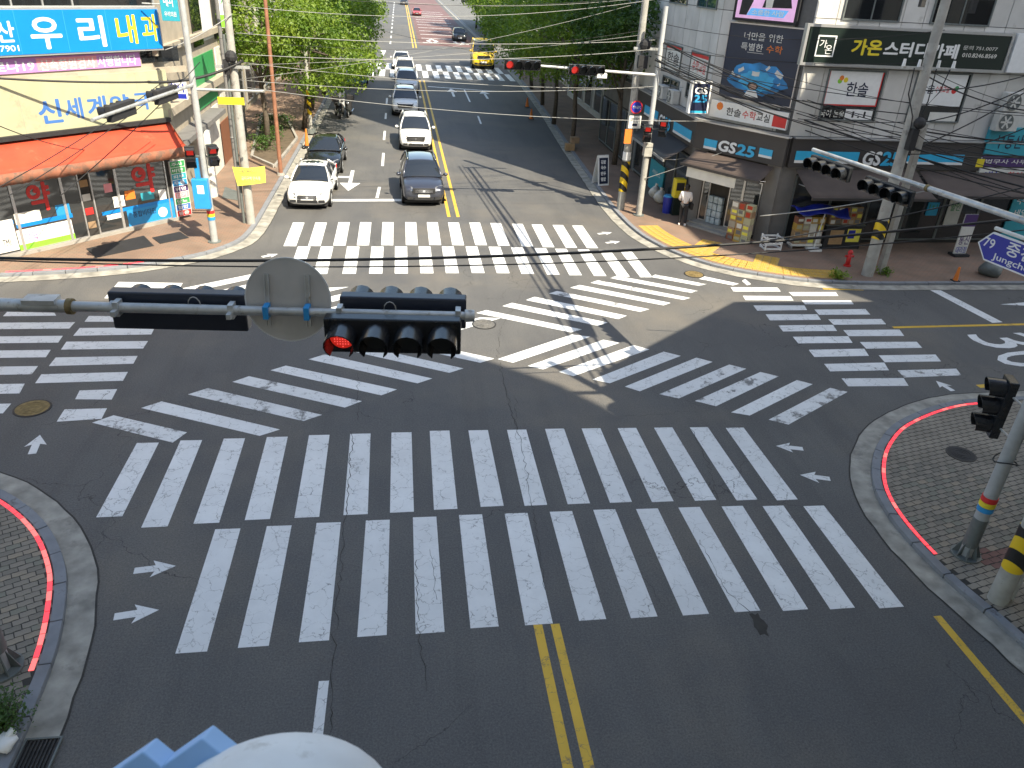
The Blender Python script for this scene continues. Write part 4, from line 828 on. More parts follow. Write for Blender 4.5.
obj('red_patch', Fw.B(a0+.82*W_, a1-.03, z0+.1*H_, z0+.75*H_, .2, .206), 'red', mb_); disc = MB().cyl(on(.1,.7,.2), on(.1,.7,.207), .16, .16, 8); obj('leaf_mark', disc, 'orange', mb_)
# roadside windows
window_px(Fn, [(672,-20),(690,-19),(688,6),(671,3)], gs); window_px(Fn, [(700,-20),(720,-19),(718,11),(699,7)], gs, 'glass_blue')
for pts, tx, cl in (([(667,43),(683,46),(680,75),(665,70)], '한솔', 'matte'), ([(692,50.5),(711,55),(706,86),(689,79)], '수학교실', 'red')):
    o, r = window_px(Fn, pts, gs, split=1); obj('poster', Fn.B(r[0]+.06, r[1]-.06, r[2]+.1, r[3]-.06, .063, .07), 'offwhite', o); obj('red_header', Fn.B(r[0]+.06, r[1]-.06, r[3]-.2, r[3]-.061, .07, .074), 'red', o); text(Fn, tx, r[0]+.3, r[1]-.3, r[2]+.4, r[2]+.85, .075, cl, o)
window_px(Fn, [(663,76),(680,80),(678,96),(662,91)], gs); window_px(Fn, [(687,82),(704,86),(702,103),(686,99)], gs)
# GS blade sign
Fb = Face((12.0, 31.9), (1, .05)); t, r = blade('store_blade_sign', 'white framed blade sign with blue number above the store corner', Fb, [(693,80),(712,83),(708,114.5),(688,113)], 0, 'white', .25)
t['category'] = 'sign'; a0, a1, z0, z1 = r
obj('navy_field', Fb.B(a0+.08, a1-.07, z0+.12, z1-.08, 0, .008), 'navyb', t); obj('blue_band', Fb.B(a0+.08, a1-.07, z0+.03, z0+.115, 0, .008), 'gsblue', t)
text(Fb, 'GS', a0+.16, a1-.16, z0+.62*(z1-z0), z0+.82*(z1-z0), .012, 'white', t, bold=.08); text(Fb, '25', a0+.16, a1-.16, z0+.36*(z1-z0), z0+.58*(z1-z0), .012, 'textbluel', t, bold=.08)
obj('strut', MB().cyl(Fb.w((a0+a1)/2, z0+.3, -.13), Fb.w((a0+a1)/2+.1, z0+.3, -.75), .035), 'galv', t); obj('strut', MB().cyl(Fb.w((a0+a1)/2, z1-.3, -.13), Fb.w((a0+a1)/2+.1, z1-.3, -.75), .035), 'galv', t)
# air conditioners
def ac_unit(label, c, d, wd=.85, h=.62, dp=.34):
    c = V(*c); d = V(d[0], d[1], 0).normalized(); n = V(d.y, -d.x, 0); t = thing('air_conditioner', label, 'air conditioner', tuple(c), 'outdoor air conditioners')
    obj('case', MB().obox(c+V(0,0,h/2), d*wd/2, n*dp/2, V(0,0,h/2)), 'ac', t, bevel=.02); q = c+V(0,0,h/2)-d*wd*.12+n*(dp/2+.003)
    obj('fan_grille', MB().cyl(q, q+n*.012, h*.40, h*.40, 20).ring(q+n*.012, n, h*.40, h*.44, 20, .01), 'dkgrey', t); g = MB()
    for k in range(6): a = k*math.pi/3; g.obox(q+n*.02+d*math.cos(a)*h*.2+V(0,0,math.sin(a)*h*.2), d*math.cos(a)*h*.17+V(0,0,math.sin(a)*h*.17), (d*-math.sin(a)+V(0,0,math.cos(a)))*h*.05, n*.004)
    obj('fan_blades', g, 'ac', t)
a, z = Fs.px(1012, 103, .35); ac_unit('upper of the two fan units on the right wall', Fs.w(a, z-.3, .4), (1,.03), .95, .7); ac_unit('lower of the two fan units on the right wall', Fs.w(a-.05, z-1.05, .4), (1,.03), .95, .7)
a, z = Fn.px(671, 106, .3); ac_unit('grey outdoor fan unit on the store band behind the blade sign', Fn.w(a, 4.45, .25), (0,-1), .8, .6); ac_unit('outdoor fan unit on the store band nearest the trees', Fn.w(a-1.6, 4.45, .25), (0,-1), .8, .6)
# right-hand neighbour shops: signs and banners on the south front
def sign_px(name, label, F, pts, material, off=.2, th=.12, cat='sign', txt=None):
    a0, a1, z0, z1 = F.rect(pts, off); t = thing(name, label, cat, tuple(F.w((a0+a1)/2, max(z0,0), off))); obj('panel', F.B(a0, a1, z0, z1, off-th, off), material, t)
    for tx, u0, u1, v0, v1, m in (txt or []): text(F, tx, a0+u0*(a1-a0), a0+u1*(a1-a0), z0+v0*(z1-z0), z0+v1*(z1-z0), off+.006, m, t)
    return t
sign_px('light_box_sign', 'blank white light box sign at the right edge, beside the black sign', Fs, [(1020,34),(1080,36),(1062,76),(1006,71)], 'white', .3, .2)
sign_px('blue_shop_sign', 'pale blue shop sign with dark letters at the right edge', Fs, [(993,126),(1060,131),(1052,158),(984,153)], 'teal', .25, .2, 'sign', [('부동산 중개', .12, .8, .25, .75, 'navyb')])
sign_px('purple_shop_sign', 'narrow purple shop sign below the pale blue one', Fs, [(984,154.5),(1052,160),(1050,170),(981,164)], 'purple', .28, .2, 'sign', [('법무사 사무소', .05, .75, .3, .75, 'offwhite')])
sign_px('pink_white_shop_sign', 'white shop sign with red letters below the purple one', Fs, [(981,165.5),(1050,171),(1046,189),(976,183)], 'offwhite', .26, .18, 'sign', [('세븐', .05, .35, .3, .8, 'signblue'), ('할인', .4, .6, .3, .8, 'red')])
sign_px('blue_window_banner', 'pale blue price banner at the right edge under the shop signs', Fs, [(1014,187),(1050,190),(1040,242),(1004,238)], 'teal', .15, .05, 'banner', [('수입', .1, .5, .7, .85, 'white'), ('세일', .1, .5, .45, .6, 'white')])
for q, mt, lb, tx in (([(951,198),(964,200),(957,226),(944,224)], 'offwhite', 'white and green window banner left of the purple standing banner', '할인'), ([(930,202),(940,203),(936,216),(925,215)], 'gsblue', 'small blue poster behind the utility pole', '1+1')):
    sign_px('window_banner', lb, Fs, q, mt, .12, .04, 'banner', [(tx, .15, .85, .55, .85, 'green')])
Fq = Face((19.0, 27.6), (1, .05)); t = sign_px('standing_banner', 'tall purple and white standing banner on the pavement right of the utility poles', Fq, [(966,214),(977,215),(966,258),(953,256)], 'offwhite', 0, .05, 'banner', [('통신', .1, .9, .3, .5, 'purple'), ('대리점', .1, .9, .1, .25, 'signblue')])
a0, a1, z0, z1 = Fq.rect([(966,214),(977,215),(966,258),(953,256)], 0); obj('purple_top', Fq.B(a0, a1, z1-.5, z1, 0, .004), 'purple', t); obj('base', Fq.B(a0-.05, a1+.05, WALK_Z, WALK_Z+.1, -.25, .2), 'matte', t); obj('mast', Fq.B((a0+a1)/2-.02, (a0+a1)/2+.02, WALK_Z+.1, z1, -.08, -.051), 'alu', t)

# ------------------------------------------------------------------ background buildings
def block(name, label, x0, x1, y0, y1, h, wall, floors, face, step=3.2):
    t = thing(name, label, 'building', ((x0+x1)/2, (y0+y1)/2, 0)); obj('wall', MB().box(x0, x1, y0, y1, 0, h), wall, t)
    fx = x1 if face > 0 else x0; F = Face((fx, y0), (0, 1)) if face > 0 else Face((fx, y1), (0, -1)); L = y1-y0
    for fl in range(floors):
        k = 0; s = .8
        while s+step*.7 < L:
            z = .5+3.3*fl; wn = obj('window', F.frame(s, s+step*.7, z+(.4 if fl else 0), z+2.3, .005, .08, .07), 'alu', t); obj('pane', F.B(s+.07, s+step*.7-.07, z+(.47 if fl else .07), z+2.23, .006, .03), 'glass_dark', wn); s += step
    obj('cornice', F.B(-.1, L+.1, h-.4, h+.1, .0, .25), 'conc', t); return t
block('shop_building', 'beige building behind the trees on the left side of the road', -22, -10.5, 47.5, 64, 10, 'beige', 3, 1)
block('shop_building', 'pale building further along the left side, behind the last trees', -24, -10.5, 65, 84, 12, 'wallw', 3, 1)
block('shop_building', 'grey building behind the dark trees on the right side', 14.5, 30, 51, 70, 13, 'panel', 4, -1)
block('shop_building', 'beige building far along the right side of the road', 15.5, 32, 71, 92, 11, 'beige', 3, -1)
block('shop_building', 'pale building far up the road on the left', -26, -10, 108, 150, 12, 'wallw', 3, 1, 4)
block('shop_building', 'grey building far up the road on the right', 16, 34, 114, 160, 14, 'panel', 4, -1, 4)
# ------------------------------------------------------------------ buildings behind and beside the camera: they shade the junction
st = thing('station_occluder', 'unseen concrete station block behind the viewer, shaped to shade the junction', 'building', (0, -8, 0))
obj('body', MB().prism([(-30,-.8),(3.6,-.8),(10.5,-.9),(13.6,-2),(18.1,-5.1),(19.9,-6.6),(21.5,-8.7),(21.5,-30),(-30,-30)], 6.5, 32), 'wallw', st)  # unseen body, height and outline shaped so its shadow covers the near road
for x in (-20, -7, 12, 19):
    for y in (-12, -26): obj('column', MB().box(x-.6, x+.6, y-.6, y+.6, 0, 6.5), 'conc', st)
Fx = Face((-30, -.8), (-1, 0))
cb = thing('corner_building', 'pale corner building with chamfered corner beside the right pavement', 'building', (18, 6, 0))
obj('wall', MB().prism([(12.2,-12),(12.2,7.6),(18.1,12.6),(29.9,12.6),(29.9,-12)], 0, 14), 'wallw', cb)
for F, L in ((Face((12.2,7.6),(0,-1)), 18), (Face((29.9,12.6),(-1,0)), 11.6), (Face((18.1,12.6),(-5.9,-5)), 7.5)):
    for fl in range(4):
        s = .8
        while s+1.6 < L: wn = obj('window', F.frame(s, s+1.6, .8+3.3*fl, 2.6+3.3*fl, .005, .08, .06), 'alu', cb); obj('pane', F.B(s+.06, s+1.54, .86+3.3*fl, 2.54+3.3*fl, .006, .03), 'glass_dark', wn); s += 2.4
tb_ = thing('tower_block', 'tall pale block next to the corner building on the right', 'building', (35, 4, 0))
obj('wall', MB().box(29.95, 53, 2.4, 12.5, 0, 36), 'wallw', tb_); F = Face((53,12.5), (-1,0))
for fl in range(10):
    for k in range(7): wn = obj('window', F.frame(.8+3.1*k, 2.8+3.1*k, .9+3.4*fl, 2.7+3.4*fl, .005, .08, .06), 'alu', tb_); obj('pane', F.B(.86+3.1*k, 2.74+3.1*k, .96+3.4*fl, 2.64+3.4*fl, .006, .03), 'glass_dark', wn)
# ------------------------------------------------------------------ poles, signals, signs
def visor(m, c, fwd, r, L, n=12, open_=True):
    """half-tunnel hood over a lamp: c centre, fwd outwards"""
    c, fwd = V(*c), V(*fwd).normalized(); up = V(0,0,1); rt = fwd.cross(up).normalized(); vs = []; fs = []; th = .012
    for k in range(n+1):
        a = -math.pi*.28 + math.pi*1.56*k/n; d = rt*math.cos(a)+up*math.sin(a); l = L*(.85+.15*math.sin(a)) if open_ else L
        vs += [c+d*r, c+d*r+fwd*l, c+d*(r+th)+fwd*l, c+d*(r+th)]
    for k in range(n): fs += [(4*k+j, 4*k+4+j, 4*k+4+(j+1) % 4, 4*k+(j+1) % 4) for j in range(4)]
    fs += [(0,1,2,3), (4*n,4*n+3,4*n+2,4*n+1)]; m.add(vs, fs)
def signal_head(label, c, along, fwd, n=4, pitch=.36, r=.145, h=.42, depth=.16, lit=0, group='overhead traffic signals', vertical=False, name='traffic_light', back='navy', vis=.26):
    """lamps in a row along 'along', facing 'fwd'; c is the housing centre"""
    c = V(*c); al = V(*along).normalized(); fw = V(*fwd).normalized(); up = al.cross(fw); up = up if up.z > 0 or vertical else -up
    t = thing(name, label, 'traffic light', tuple(c), group); Lh = n*pitch/2+.02
    obj('housing', MB().obox(c, al*Lh, fw*depth/2, up*h/2), 'black' if back is None else back, t, bevel=.02)
    for k in range(n):
        p = c+al*((k-(n-1)/2)*pitch)+fw*(depth/2)
        ls = obj('lens', MB().cyl(p, p+fw*.02, r, r*.96, 20), 'lensr' if k == lit else 'lens', t)
        m = MB(); visor(m, p, fw, r+.008, vis); obj('visor', m, 'black', t, smooth='auto')
    if lit is not None and lit >= 0:
        p = c+al*((lit-(n-1)/2)*pitch)+fw*(depth/2+.021); m = MB()
        rr = r
        for i in range(-4, 5):
            for j in range(-4, 5):
                if i*i+j*j < 17: q = p+al*i*rr*.2+up*j*rr*.2; m.cyl(q, q+fw*.004, rr*.045, rr*.045, 5)
        obj('led_dots', m, 'ledoff', t)
    return t
def band(parent, c, r, z0, z1, material, name='band'): return obj(name, MB().cyl((c[0],c[1],z0), (c[0],c[1],z1), r, r, 16), material, parent, smooth='auto')

# --- near mast on the left, arm reaching across the picture
Bm = V(-5.98, 8.82, WALK_Z); tipA = V(.76, 8.19, 6.03)
nm = thing('signal_mast', 'grey signal mast with a long pale arm reaching over the near crosswalk', 'signal mast', tuple(Bm))
obj('pole', MB().cyl(Bm, (Bm.x,Bm.y,7.0), .14, .10, 18), 'greypaint', nm, smooth='auto')
m = MB().cyl(Bm, (Bm.x,Bm.y,WALK_Z+.04), .30, .30, 20)
obj('base_plate', m, 'dkgrey', nm); m = MB()
for k in range(8):
    a = k*math.pi/4; d = V(math.cos(a), math.sin(a), 0); n_ = V(-d.y, d.x, 0)*.008; b0 = Bm+V(0,0,.04)
    m.add([b0+d*.13-n_, b0+d*.28-n_, b0+d*.13+V(0,0,.34)-n_, b0+d*.13+n_, b0+d*.28+n_, b0+d*.13+V(0,0,.34)+n_], [(0,1,2),(5,4,3),(0,3,4,1),(1,4,5,2),(2,5,3,0)])
obj('base_rib', m, 'dkgrey', nm); band(nm, Bm, .16, .5, .9, 'dkgrey', 'sleeve')
A0 = V(Bm.x, Bm.y, 5.96); j1 = A0.lerp(tipA, .33)
obj('arm', MB().cyl(A0, j1, .085, .075, 16).cyl(j1, A0.lerp(tipA, .66), .06, .056, 16).cyl(A0.lerp(tipA, .66), tipA, .05, .047, 16), 'galv', nm, smooth='auto')
obj('arm_joint', MB().cyl(j1-V(.01,0,0), j1+V(.05,-.005,0), .092, .092, 16), 'rusty', nm, smooth='auto'); obj('arm_joint', MB().cyl(A0.lerp(tipA,.40), A0.lerp(tipA,.408), .08, .08, 14), 'galv', nm, smooth='auto')
obj('end_cap', MB().cyl(tipA-V(.06,0,0), tipA+V(.05,0,0), .075, .07, 14), 'galv', nm, smooth='auto')
m = MB()
for u in (.275, .30): q = A0.lerp(tipA, u); m.box(q.x-.09, q.x+.09, q.y-.10, q.y+.10, q.z+.05, q.z+.10)
obj('clamp_plate', m, 'galv', nm); al = (tipA-A0).normalized(); fwn = V(al.y, -al.x, 0).normalized()
if fwn.y > 0: fwn = -fwn
def arm_at(px):                       # point of the arm seen at a given column
    lo, hi = 0., 1.
    for _ in range(40):
        mid = (lo+hi)/2; p = A0.lerp(tipA, mid)-CPOS; x = 512+FPX*p.dot(CR)/p.dot(CF)
        if x < px: lo = mid
        else: hi = mid
    return A0.lerp(tipA, lo)
c = arm_at(395)+fwn*.20-V(0,0,.16); signal_head('four lamp signal facing the viewer with its red lamp lit, on the near arm', c, al, fwn, 4, .375, .150, .42, .17, 0, back='black', vis=.36)
c = arm_at(402)-fwn*.26-V(0,0,.06); signal_head('dark back of the signal just behind the red lit one', c, al, -fwn, 4, .36, .15, .38, .18, -1)
c = arm_at(174)-fwn*.20-V(0,0,.09); signal_head('dark back of the long signal left of the round sign on the near arm', c, al, -fwn, 4, .375, .15, .46, .18, -1)
# --- round sign seen from behind
c = arm_at(287)-fwn*.10; c = V(c.x, c.y, c.z+.10); rs_ = thing('round_sign', 'grey back of a round sign with two braces on the near arm', 'sign', tuple(c)); R_ = .485
tilt = (-fwn*.985+V(0,0,-.17)).normalized()
obj('disc', MB().cyl(c, c+tilt*.012, R_, R_, 48), mat('sign_back', (.42, .405, .38), .6, metal=.1, var=.08, scale=3, dirt=((.34, .325, .30), 3., .58)), rs_); obj('rim', MB().ring(c-tilt*.004, tilt, R_-.007, R_+.008, 48, .018), 'mast', rs_)
upv = (V(0,0,1)-tilt*tilt.z).normalized()
for s in (-.23, .23):
    q = c+al*s-tilt*.018; obj('brace', MB().obox(q+al*.022, al*.004, tilt*.016, upv*.30).obox(q-al*.022, al*.004, tilt*.016, upv*.30).obox(q+tilt*.012, al*.026, tilt*.004, upv*.302), 'galv', rs_)
    p = A0+al*((q-A0).dot(al)); obj('clamp', MB().obox(p, al*.03, fwn*.075, V(0,0,.075)), 'bluebox', rs_)
for px in (118, 232, 340, 458):
    p = arm_at(px); obj('hanger', MB().obox(p+V(0,0,-.02), al*.025, fwn*.16, V(0,0,.03)).obox(p, al*.03, fwn*.07, V(0,0,.085)), 'galv', nm)
for px in (195, 390): 
    p = arm_at(px)+V(0,0,.05); obj('cable_loop', MB().tube([p+al*(.07*math.cos(k*.52))+V(0,0,.10*math.sin(k*.52)) for k in range(7)], .007, 5), 'wirew', nm)

# --- signal pole on the right foreground corner with its own arm
B = V(10.68, 10.18, WALK_Z); sp = thing('signal_mast', 'grey signal mast with colour banded foot on the right corner, long arm towards the store', 'signal mast', tuple(B))
obj('pole', MB().cyl(B, (B.x,B.y,7.0), .13, .10, 18), 'greypaint', sp, smooth='auto'); obj('base_plate', MB().cyl(B, (B.x,B.y,WALK_Z+.035), .27, .27, 20), 'dkgrey', sp); m = MB()
for k in range(8):
    a = k*math.pi/4+.2; d = V(math.cos(a), math.sin(a), 0); n_ = V(-d.y, d.x, 0)*.008; b0 = B+V(0,0,.035)
    m.add([b0+d*.12-n_, b0+d*.25-n_, b0+d*.12+V(0,0,.32)-n_, b0+d*.12+n_, b0+d*.25+n_, b0+d*.12+V(0,0,.32)+n_], [(0,1,2),(5,4,3),(0,3,4,1),(1,4,5,2),(2,5,3,0)])
obj('base_rib', m, 'dkgrey', sp); obj('lower_sleeve', MB().cyl((B.x,B.y,.35), (B.x,B.y,1.0), .137, .133, 16), 'dkgrey', sp, smooth='auto')
for z, mt in ((1.18,'bluebox'), (1.29,'yellow'), (1.40,'red')): band(sp, B, .141, z, z+.10, mt, 'colour_band')
a0, a1 = V(B.x, B.y, 6.3), V(9.40, 17.05, 6.3); ad = (a1-a0).normalized()
obj('arm', MB().cyl(a0, a0.lerp(a1,.5), .065, .055, 14).cyl(a0.lerp(a1,.5), a1, .048, .042, 14), 'galv', sp, smooth='auto'); obj('arm_joint', MB().cyl(a0.lerp(a1,.495), a0.lerp(a1,.505), .068, .068, 14), 'rusty', sp, smooth='auto')
fw_ = V(-ad.y, ad.x, 0)
if fw_.x > 0: fw_ = -fw_
fw_ = (fw_+V(0,-.25,0)).normalized()
signal_head('row of four dark lamps hanging at the far end of the right arm', a0.lerp(a1,.88)+fw_*.15-V(0,0,.22), ad, fw_, 4, .32, .12, .33, .14, -1, back='black'); 
signal_head('row of four lamps hanging on the right arm before the twin utility poles', a0.lerp(a1,.62)+fw_*.15-V(0,0,.26), ad, fw_, 4, .32, .12, .33, .14, -1, back='black')
Fd = Face((10.62, 10.5), (ad.x, ad.y)) ; Fd = Face((10.75, 12.95), (-ad.x, -ad.y))
ds = thing('street_name_sign', 'blue arrow shaped street name sign with white border at the right edge', 'sign', (10.7, 12, 5.2))
a_, z_ = Fd.px(979, 241); hs = .27
zc = z_-.02
def arrowpoly(m, g, d0, d1): 
    pts = [(a_+g*1.3, zc), (a_+.24+g*.3, zc+hs-g), (a_+2.3-g, zc+hs-g), (a_+2.3-g, zc-hs+g), (a_+.24+g*.3, zc-hs+g)]; n = len(pts)
    return m.add([Fd.w(s, z, d0) for s, z in pts]+[Fd.w(s, z, d1) for s, z in pts], [tuple(range(n)), tuple(range(2*n-1, n-1, -1))]+[(i, (i+1) % n, n+(i+1) % n, n+i) for i in range(n)])
obj('plate', arrowpoly(MB(), 0, -.02, .02), 'white', ds); obj('blue_field', arrowpoly(MB(), .03, .02, .024), 'signblue', ds)
text(Fd, '79', a_+.13, a_+.36, zc-.02, zc+.15, .028, 'white', ds, bold=.03); text(Fd, '중천로', a_+.62, a_+1.5, zc-.03, zc+.22, .028, 'white', ds, bold=.04); text(Fd, 'Jungcheon-ro', a_+.40, a_+1.75, zc-.22, zc-.07, .028, 'white', ds, bold=.03)
obj('carrier', MB().cyl(Fd.w(a_+.2, zc+hs+.06, -.05), Fd.w(a_+2.6, zc+hs+.06, -.05), .035), 'offwhite', ds)
# three hood signal beside that pole
hd = V(B.x-.05, B.y+.42, 0); 
t = signal_head('black three hooded signal seen from the side on the right corner', (10.75, 10.8, 3.05), (0,0,-1), (-.93,.35,0), 3, .37, .15, .40, .16, -1, group=None, vertical=True, name='pedestrian_signal', back='black', vis=.32)

for zz in (3.35, 2.7): obj('bracket', MB().cyl((10.68,10.2,zz), (10.75,10.75,zz), .02), 'galv', sp)
signal_head('black signal head at the right edge behind the mast', (11.05, 9.95, 2.9), (0,0,-1), (.3,.95,0), 2, .30, .12, .34, .14, -1, group=None, vertical=True, name='pedestrian_signal', back='black', vis=.2)
obj('cable_coil', MB().tube([(10.68+.20*math.cos(k*.5), 10.18+.20*math.sin(k*.5), 2.3+.05*math.sin(k*.9)) for k in range(14)], .013, 6), 'wire', sp)
# utility pole with hazard wrap by the right edge
B = V(10.46, 8.98, WALK_Z); up_ = thing('utility_pole', 'concrete utility pole with yellow and black wrap at the lower right', 'utility pole', tuple(B), 'concrete utility poles')
obj('shaft', MB().cyl(B, (B.x,B.y,13), .17, .12, 18), 'pole', up_, smooth='auto'); band(up_, B, .176, .85, 1.75, 'hazard', 'hazard_wrap'); obj('conduit', MB().cyl((B.x+.24,B.y-.02,WALK_Z), (B.x+.20,B.y-.02,4), .05, .05, 10), 'galv', up_, smooth='auto')
obj('transformer', MB().cyl((B.x-.1,B.y+.45,9.2), (B.x-.1,B.y+.45,10.2), .28, .28, 16).cyl((B.x-.1,B.y-.45,9.2), (B.x-.1,B.y-.45,10.2), .28, .28, 16), 'greypaint', up_); obj('crossarm', MB().box(B.x-.9,B.x+.9,B.y-.05,B.y+.05,10.6,10.72), 'galv', up_)

# --- left far corner: signal pole
B = V(-6.93, 28.75, WALK_Z); lp = thing('signal_mast', 'grey signal mast before the pharmacy carrying a blue box and two red pedestrian signals', 'signal mast', tuple(B))
obj('pole', MB().cyl(B, (B.x,B.y,9.3), .13, .09, 16), 'greypaint', lp, smooth='auto'); obj('base_plate', MB().cyl(B, (B.x,B.y,WALK_Z+.03), .24, .24, 16), 'dkgrey', lp)
for z, mt in ((.95,'bluebox'), (1.07,'yellow'), (1.19,'red')): band(lp, B, .138, z, z+.11, mt, 'colour_band')
zarm = 5.45
obj('arm', MB().cyl((B.x,B.y,zarm), (B.x+2.3,B.y+.1,zarm+.0), .05, .045, 10), 'galv', lp, smooth='auto')
pe = at(92, 120, 5.6); obj('arm', MB().cyl((B.x,B.y,5.6), pe, .06, .045, 10), 'galv', lp, smooth='auto'); ad2 = (pe-V(B.x,B.y,5.6)).normalized(); f2 = V(ad2.y, -ad2.x, 0)
if f2.x > 0: f2 = -f2
for px, py, lb in ((113, 108, 'dark back of a signal hanging before the cream pharmacy sign'), (150, 92, 'dark signal back close to the pharmacy corner pole')):
    q = at(px, py, 5.6); u = (q-V(B.x,B.y,5.6)).dot(ad2); signal_head(lb, V(B.x,B.y,5.6)+ad2*u+f2*.1-V(0,0,.05), ad2, f2, 4, .36, .145, .42, .18, -1, back='matte')
obj('yellow_plate', MB().box(B.x+.75, B.x+1.62, B.y-.05, B.y-.03, 5.0, 5.24), 'yellow', lp)
obj('control_box', MB().box(B.x-.42, B.x+.12, B.y-.42, B.y-.14, 1.45, 2.5), 'bluebox', lp, bevel=.02); obj('box_label', MB().box(B.x-.25, B.x-.02, B.y-.424, B.y-.4205, 2.0, 2.3), 'white', lp); obj('blue_conduit', MB().box(B.x-.28, B.x-.13, B.y-.3, B.y-.16, 2.5, 3.2), 'bluebox', lp)
def ped_head(label, c, fw, group='red pedestrian signals'):
    c = V(*c); fw = V(*fw).normalized(); rt = fw.cross(V(0,0,1)); t = thing('pedestrian_signal', label, 'pedestrian signal', tuple(c), group)
    for k, mt in ((.19, 'lensr'), (-.19, 'lens')):
        q = c+V(0,0,k); obj('housing', MB().obox(q, rt*.17, fw*.11, V(0,0,.175)), 'black', t, bevel=.015); obj('lens', MB().obox(q+fw*.112, rt*.11, fw*.004, V(0,0,.11)), mt, t)
        obj('hood', MB().add([q+fw*.11+rt*s*.16+V(0,0,.15) for s in (-1,1)]+[q+fw*.36+rt*s*.14+V(0,0,.10) for s in (-1,1)]+[q+fw*.11+rt*s*.16-V(0,0,.12) for s in (-1,1)], [(0,1,3,2),(0,2,4),(1,5,3)]), 'black', t).modifiers.new('t','SOLIDIFY').thickness = .01
    return t
ped_head('red pedestrian signal on the left side of the pharmacy corner pole', (B.x-.36, B.y-.25, 3.25), (.25,-1,0)); ped_head('red pedestrian signal on the right side of the pharmacy corner pole', (B.x+.36, B.y-.15, 3.3), (.6,-1,0))
obj('signal_bracket', MB().box(B.x-.36, B.x+.36, B.y-.05, B.y+.02, 3.2, 3.26), 'dkgrey', lp)
# left utility poles, lemon banner, rusty post
B = V(-6.0, 31.1, WALK_Z); t = thing('utility_pole', 'pale concrete utility pole standing on the left pavement', 'utility pole', tuple(B), 'concrete utility poles'); obj('shaft', MB().cyl(B, (B.x,B.y,12), .17, .11, 16), 'pole', t, smooth='auto'); obj('conduit', MB().cyl((B.x-.27,B.y+.05,WALK_Z), (B.x-.22,B.y+.05,7), .06, .06, 10), 'dkgrey', t, smooth='auto')
obj('crossarm', MB().box(B.x-.9,B.x+.9,B.y-.05,B.y+.05,9.9,10.0), 'galv', t); obj('crossarm', MB().box(B.x-.6,B.x+.6,B.y-.2,B.y-.12,5.9,6.0), 'galv', t); obj('cable_junction', MB().sphere((B.x+.0,B.y-.25,6.3), .22, 8, 6).box(B.x-.28,B.x-.1,B.y-.35,B.y-.15,5.7,6.2), 'matte', t); obj('insulator', MB().cyl((B.x-.05,B.y-.3,6.1),(B.x-.05,B.y-.3,6.25),.05), 'white', t)
B2 = V(-6.75, 33.2, WALK_Z); t = thing('utility_pole', 'darker slim pole just behind the pale utility pole on the left', 'utility pole', tuple(B2)); obj('shaft', MB().cyl(B2, (B2.x,B2.y,9), .09, .07, 12), 'greywall', t, smooth='auto'); obj('strap', MB().cyl((B2.x,B2.y,3),(B2.x,B2.y,3.05),.1,.1,12), 'galv', t)
Fy = Face((B.x-.75, B.y-.3), (1, .05)); t = thing('yellow_banner', 'small lemon yellow banner tied to the pale utility pole on the left', 'banner', (B.x, B.y-.3, 1.4)); r = Fy.rect([(231,168),(265,166),(266,181),(236,188)], 0); a0, a1, z0, z1 = r
obj('sheet', MB().add([Fy.w(a0,z1,0), Fy.w((a0+a1)/2,z1-.03,.05), Fy.w(a1,z1+.04,0), Fy.w(a1-.02,z0+.08,0), Fy.w((a0+a1)/2,z0,.05), Fy.w(a0+.12,z0-.06,0)], [(0,1,4,5),(1,2,3,4)]), 'lemon', t).modifiers.new('t','SOLIDIFY').thickness = .006
text(Fy, '쓰레기 무단투기', a0+.25, a1-.35, z1-.22, z1-.08, .062, 'greywall', t, bold=.02); text(Fy, '금지구역 단속중', a0+.3, a1-.2, z0+.18, z0+.32, .062, 'offwhite', t, bold=.01)
B3 = at(281, 175, WALK_Z); t = thing('rusty_post', 'tall rust coloured post between the left trees and the parked cars', 'post', tuple(B3)); obj('post', MB().cyl(B3, (B3.x,B3.y,9.5), .10, .08, 12), 'rustrod', t, smooth='auto'); obj('collar', MB().cyl(B3, (B3.x,B3.y,WALK_Z+.12), .2, .17, 12), 'conc', t)
# --- right far corner
B = V(9.98, 34.0, WALK_Z); t = thing('utility_pole', 'concrete utility pole with round parking sign and yellow black wrap on the far right corner', 'utility pole', tuple(B), 'concrete utility poles'); NEU = B
obj('shaft', MB().cyl(B, (B.x,B.y,13), .18, .12, 16), 'pole', t, smooth='auto'); band(t, B, .188, .95, 2.3, 'hazard', 'hazard_wrap'); band(t, B, .186, 2.35, 2.7, 'white', 'notice'); obj('yellow_notice', MB().box(B.x-.28,B.x+.05,B.y-.26,B.y-.2,3.1,3.7), 'orange', t)
obj('crossarm', MB().box(B.x-1.3,B.x+1,B.y-.05,B.y+.05,10.7,10.8), 'galv', t); obj('crossarm', MB().box(B.x-.3,B.x+.9,B.y-.2,B.y-.1,6.9,7.0), 'galv', t); obj('cable_junction', MB().sphere((B.x+.15,B.y-.25,7.1), .25, 8, 6).box(B.x-.1,B.x+.3,B.y-.4,B.y-.2,6.2,6.7), 'matte', t)
Fr = Face((B.x, B.y-.24), (1, .05)); t2 = thing('parking_sign', 'round blue sign with red rim on the far right utility pole', 'sign', (B.x, B.y-.24, 4.4)); q = Fr.w(.1, 4.63, 0)
obj('disc', MB().cyl(q, q+Fr.n*.015, .27, .27, 28), 'signblue', t2); obj('rim', MB().ring(q+Fr.n*.015, Fr.n, .225, .275, 28, .006), 'red', t2); text(Fr, '주차금지', -.08, .28, 4.57, 4.69, .022, 'white', t2)
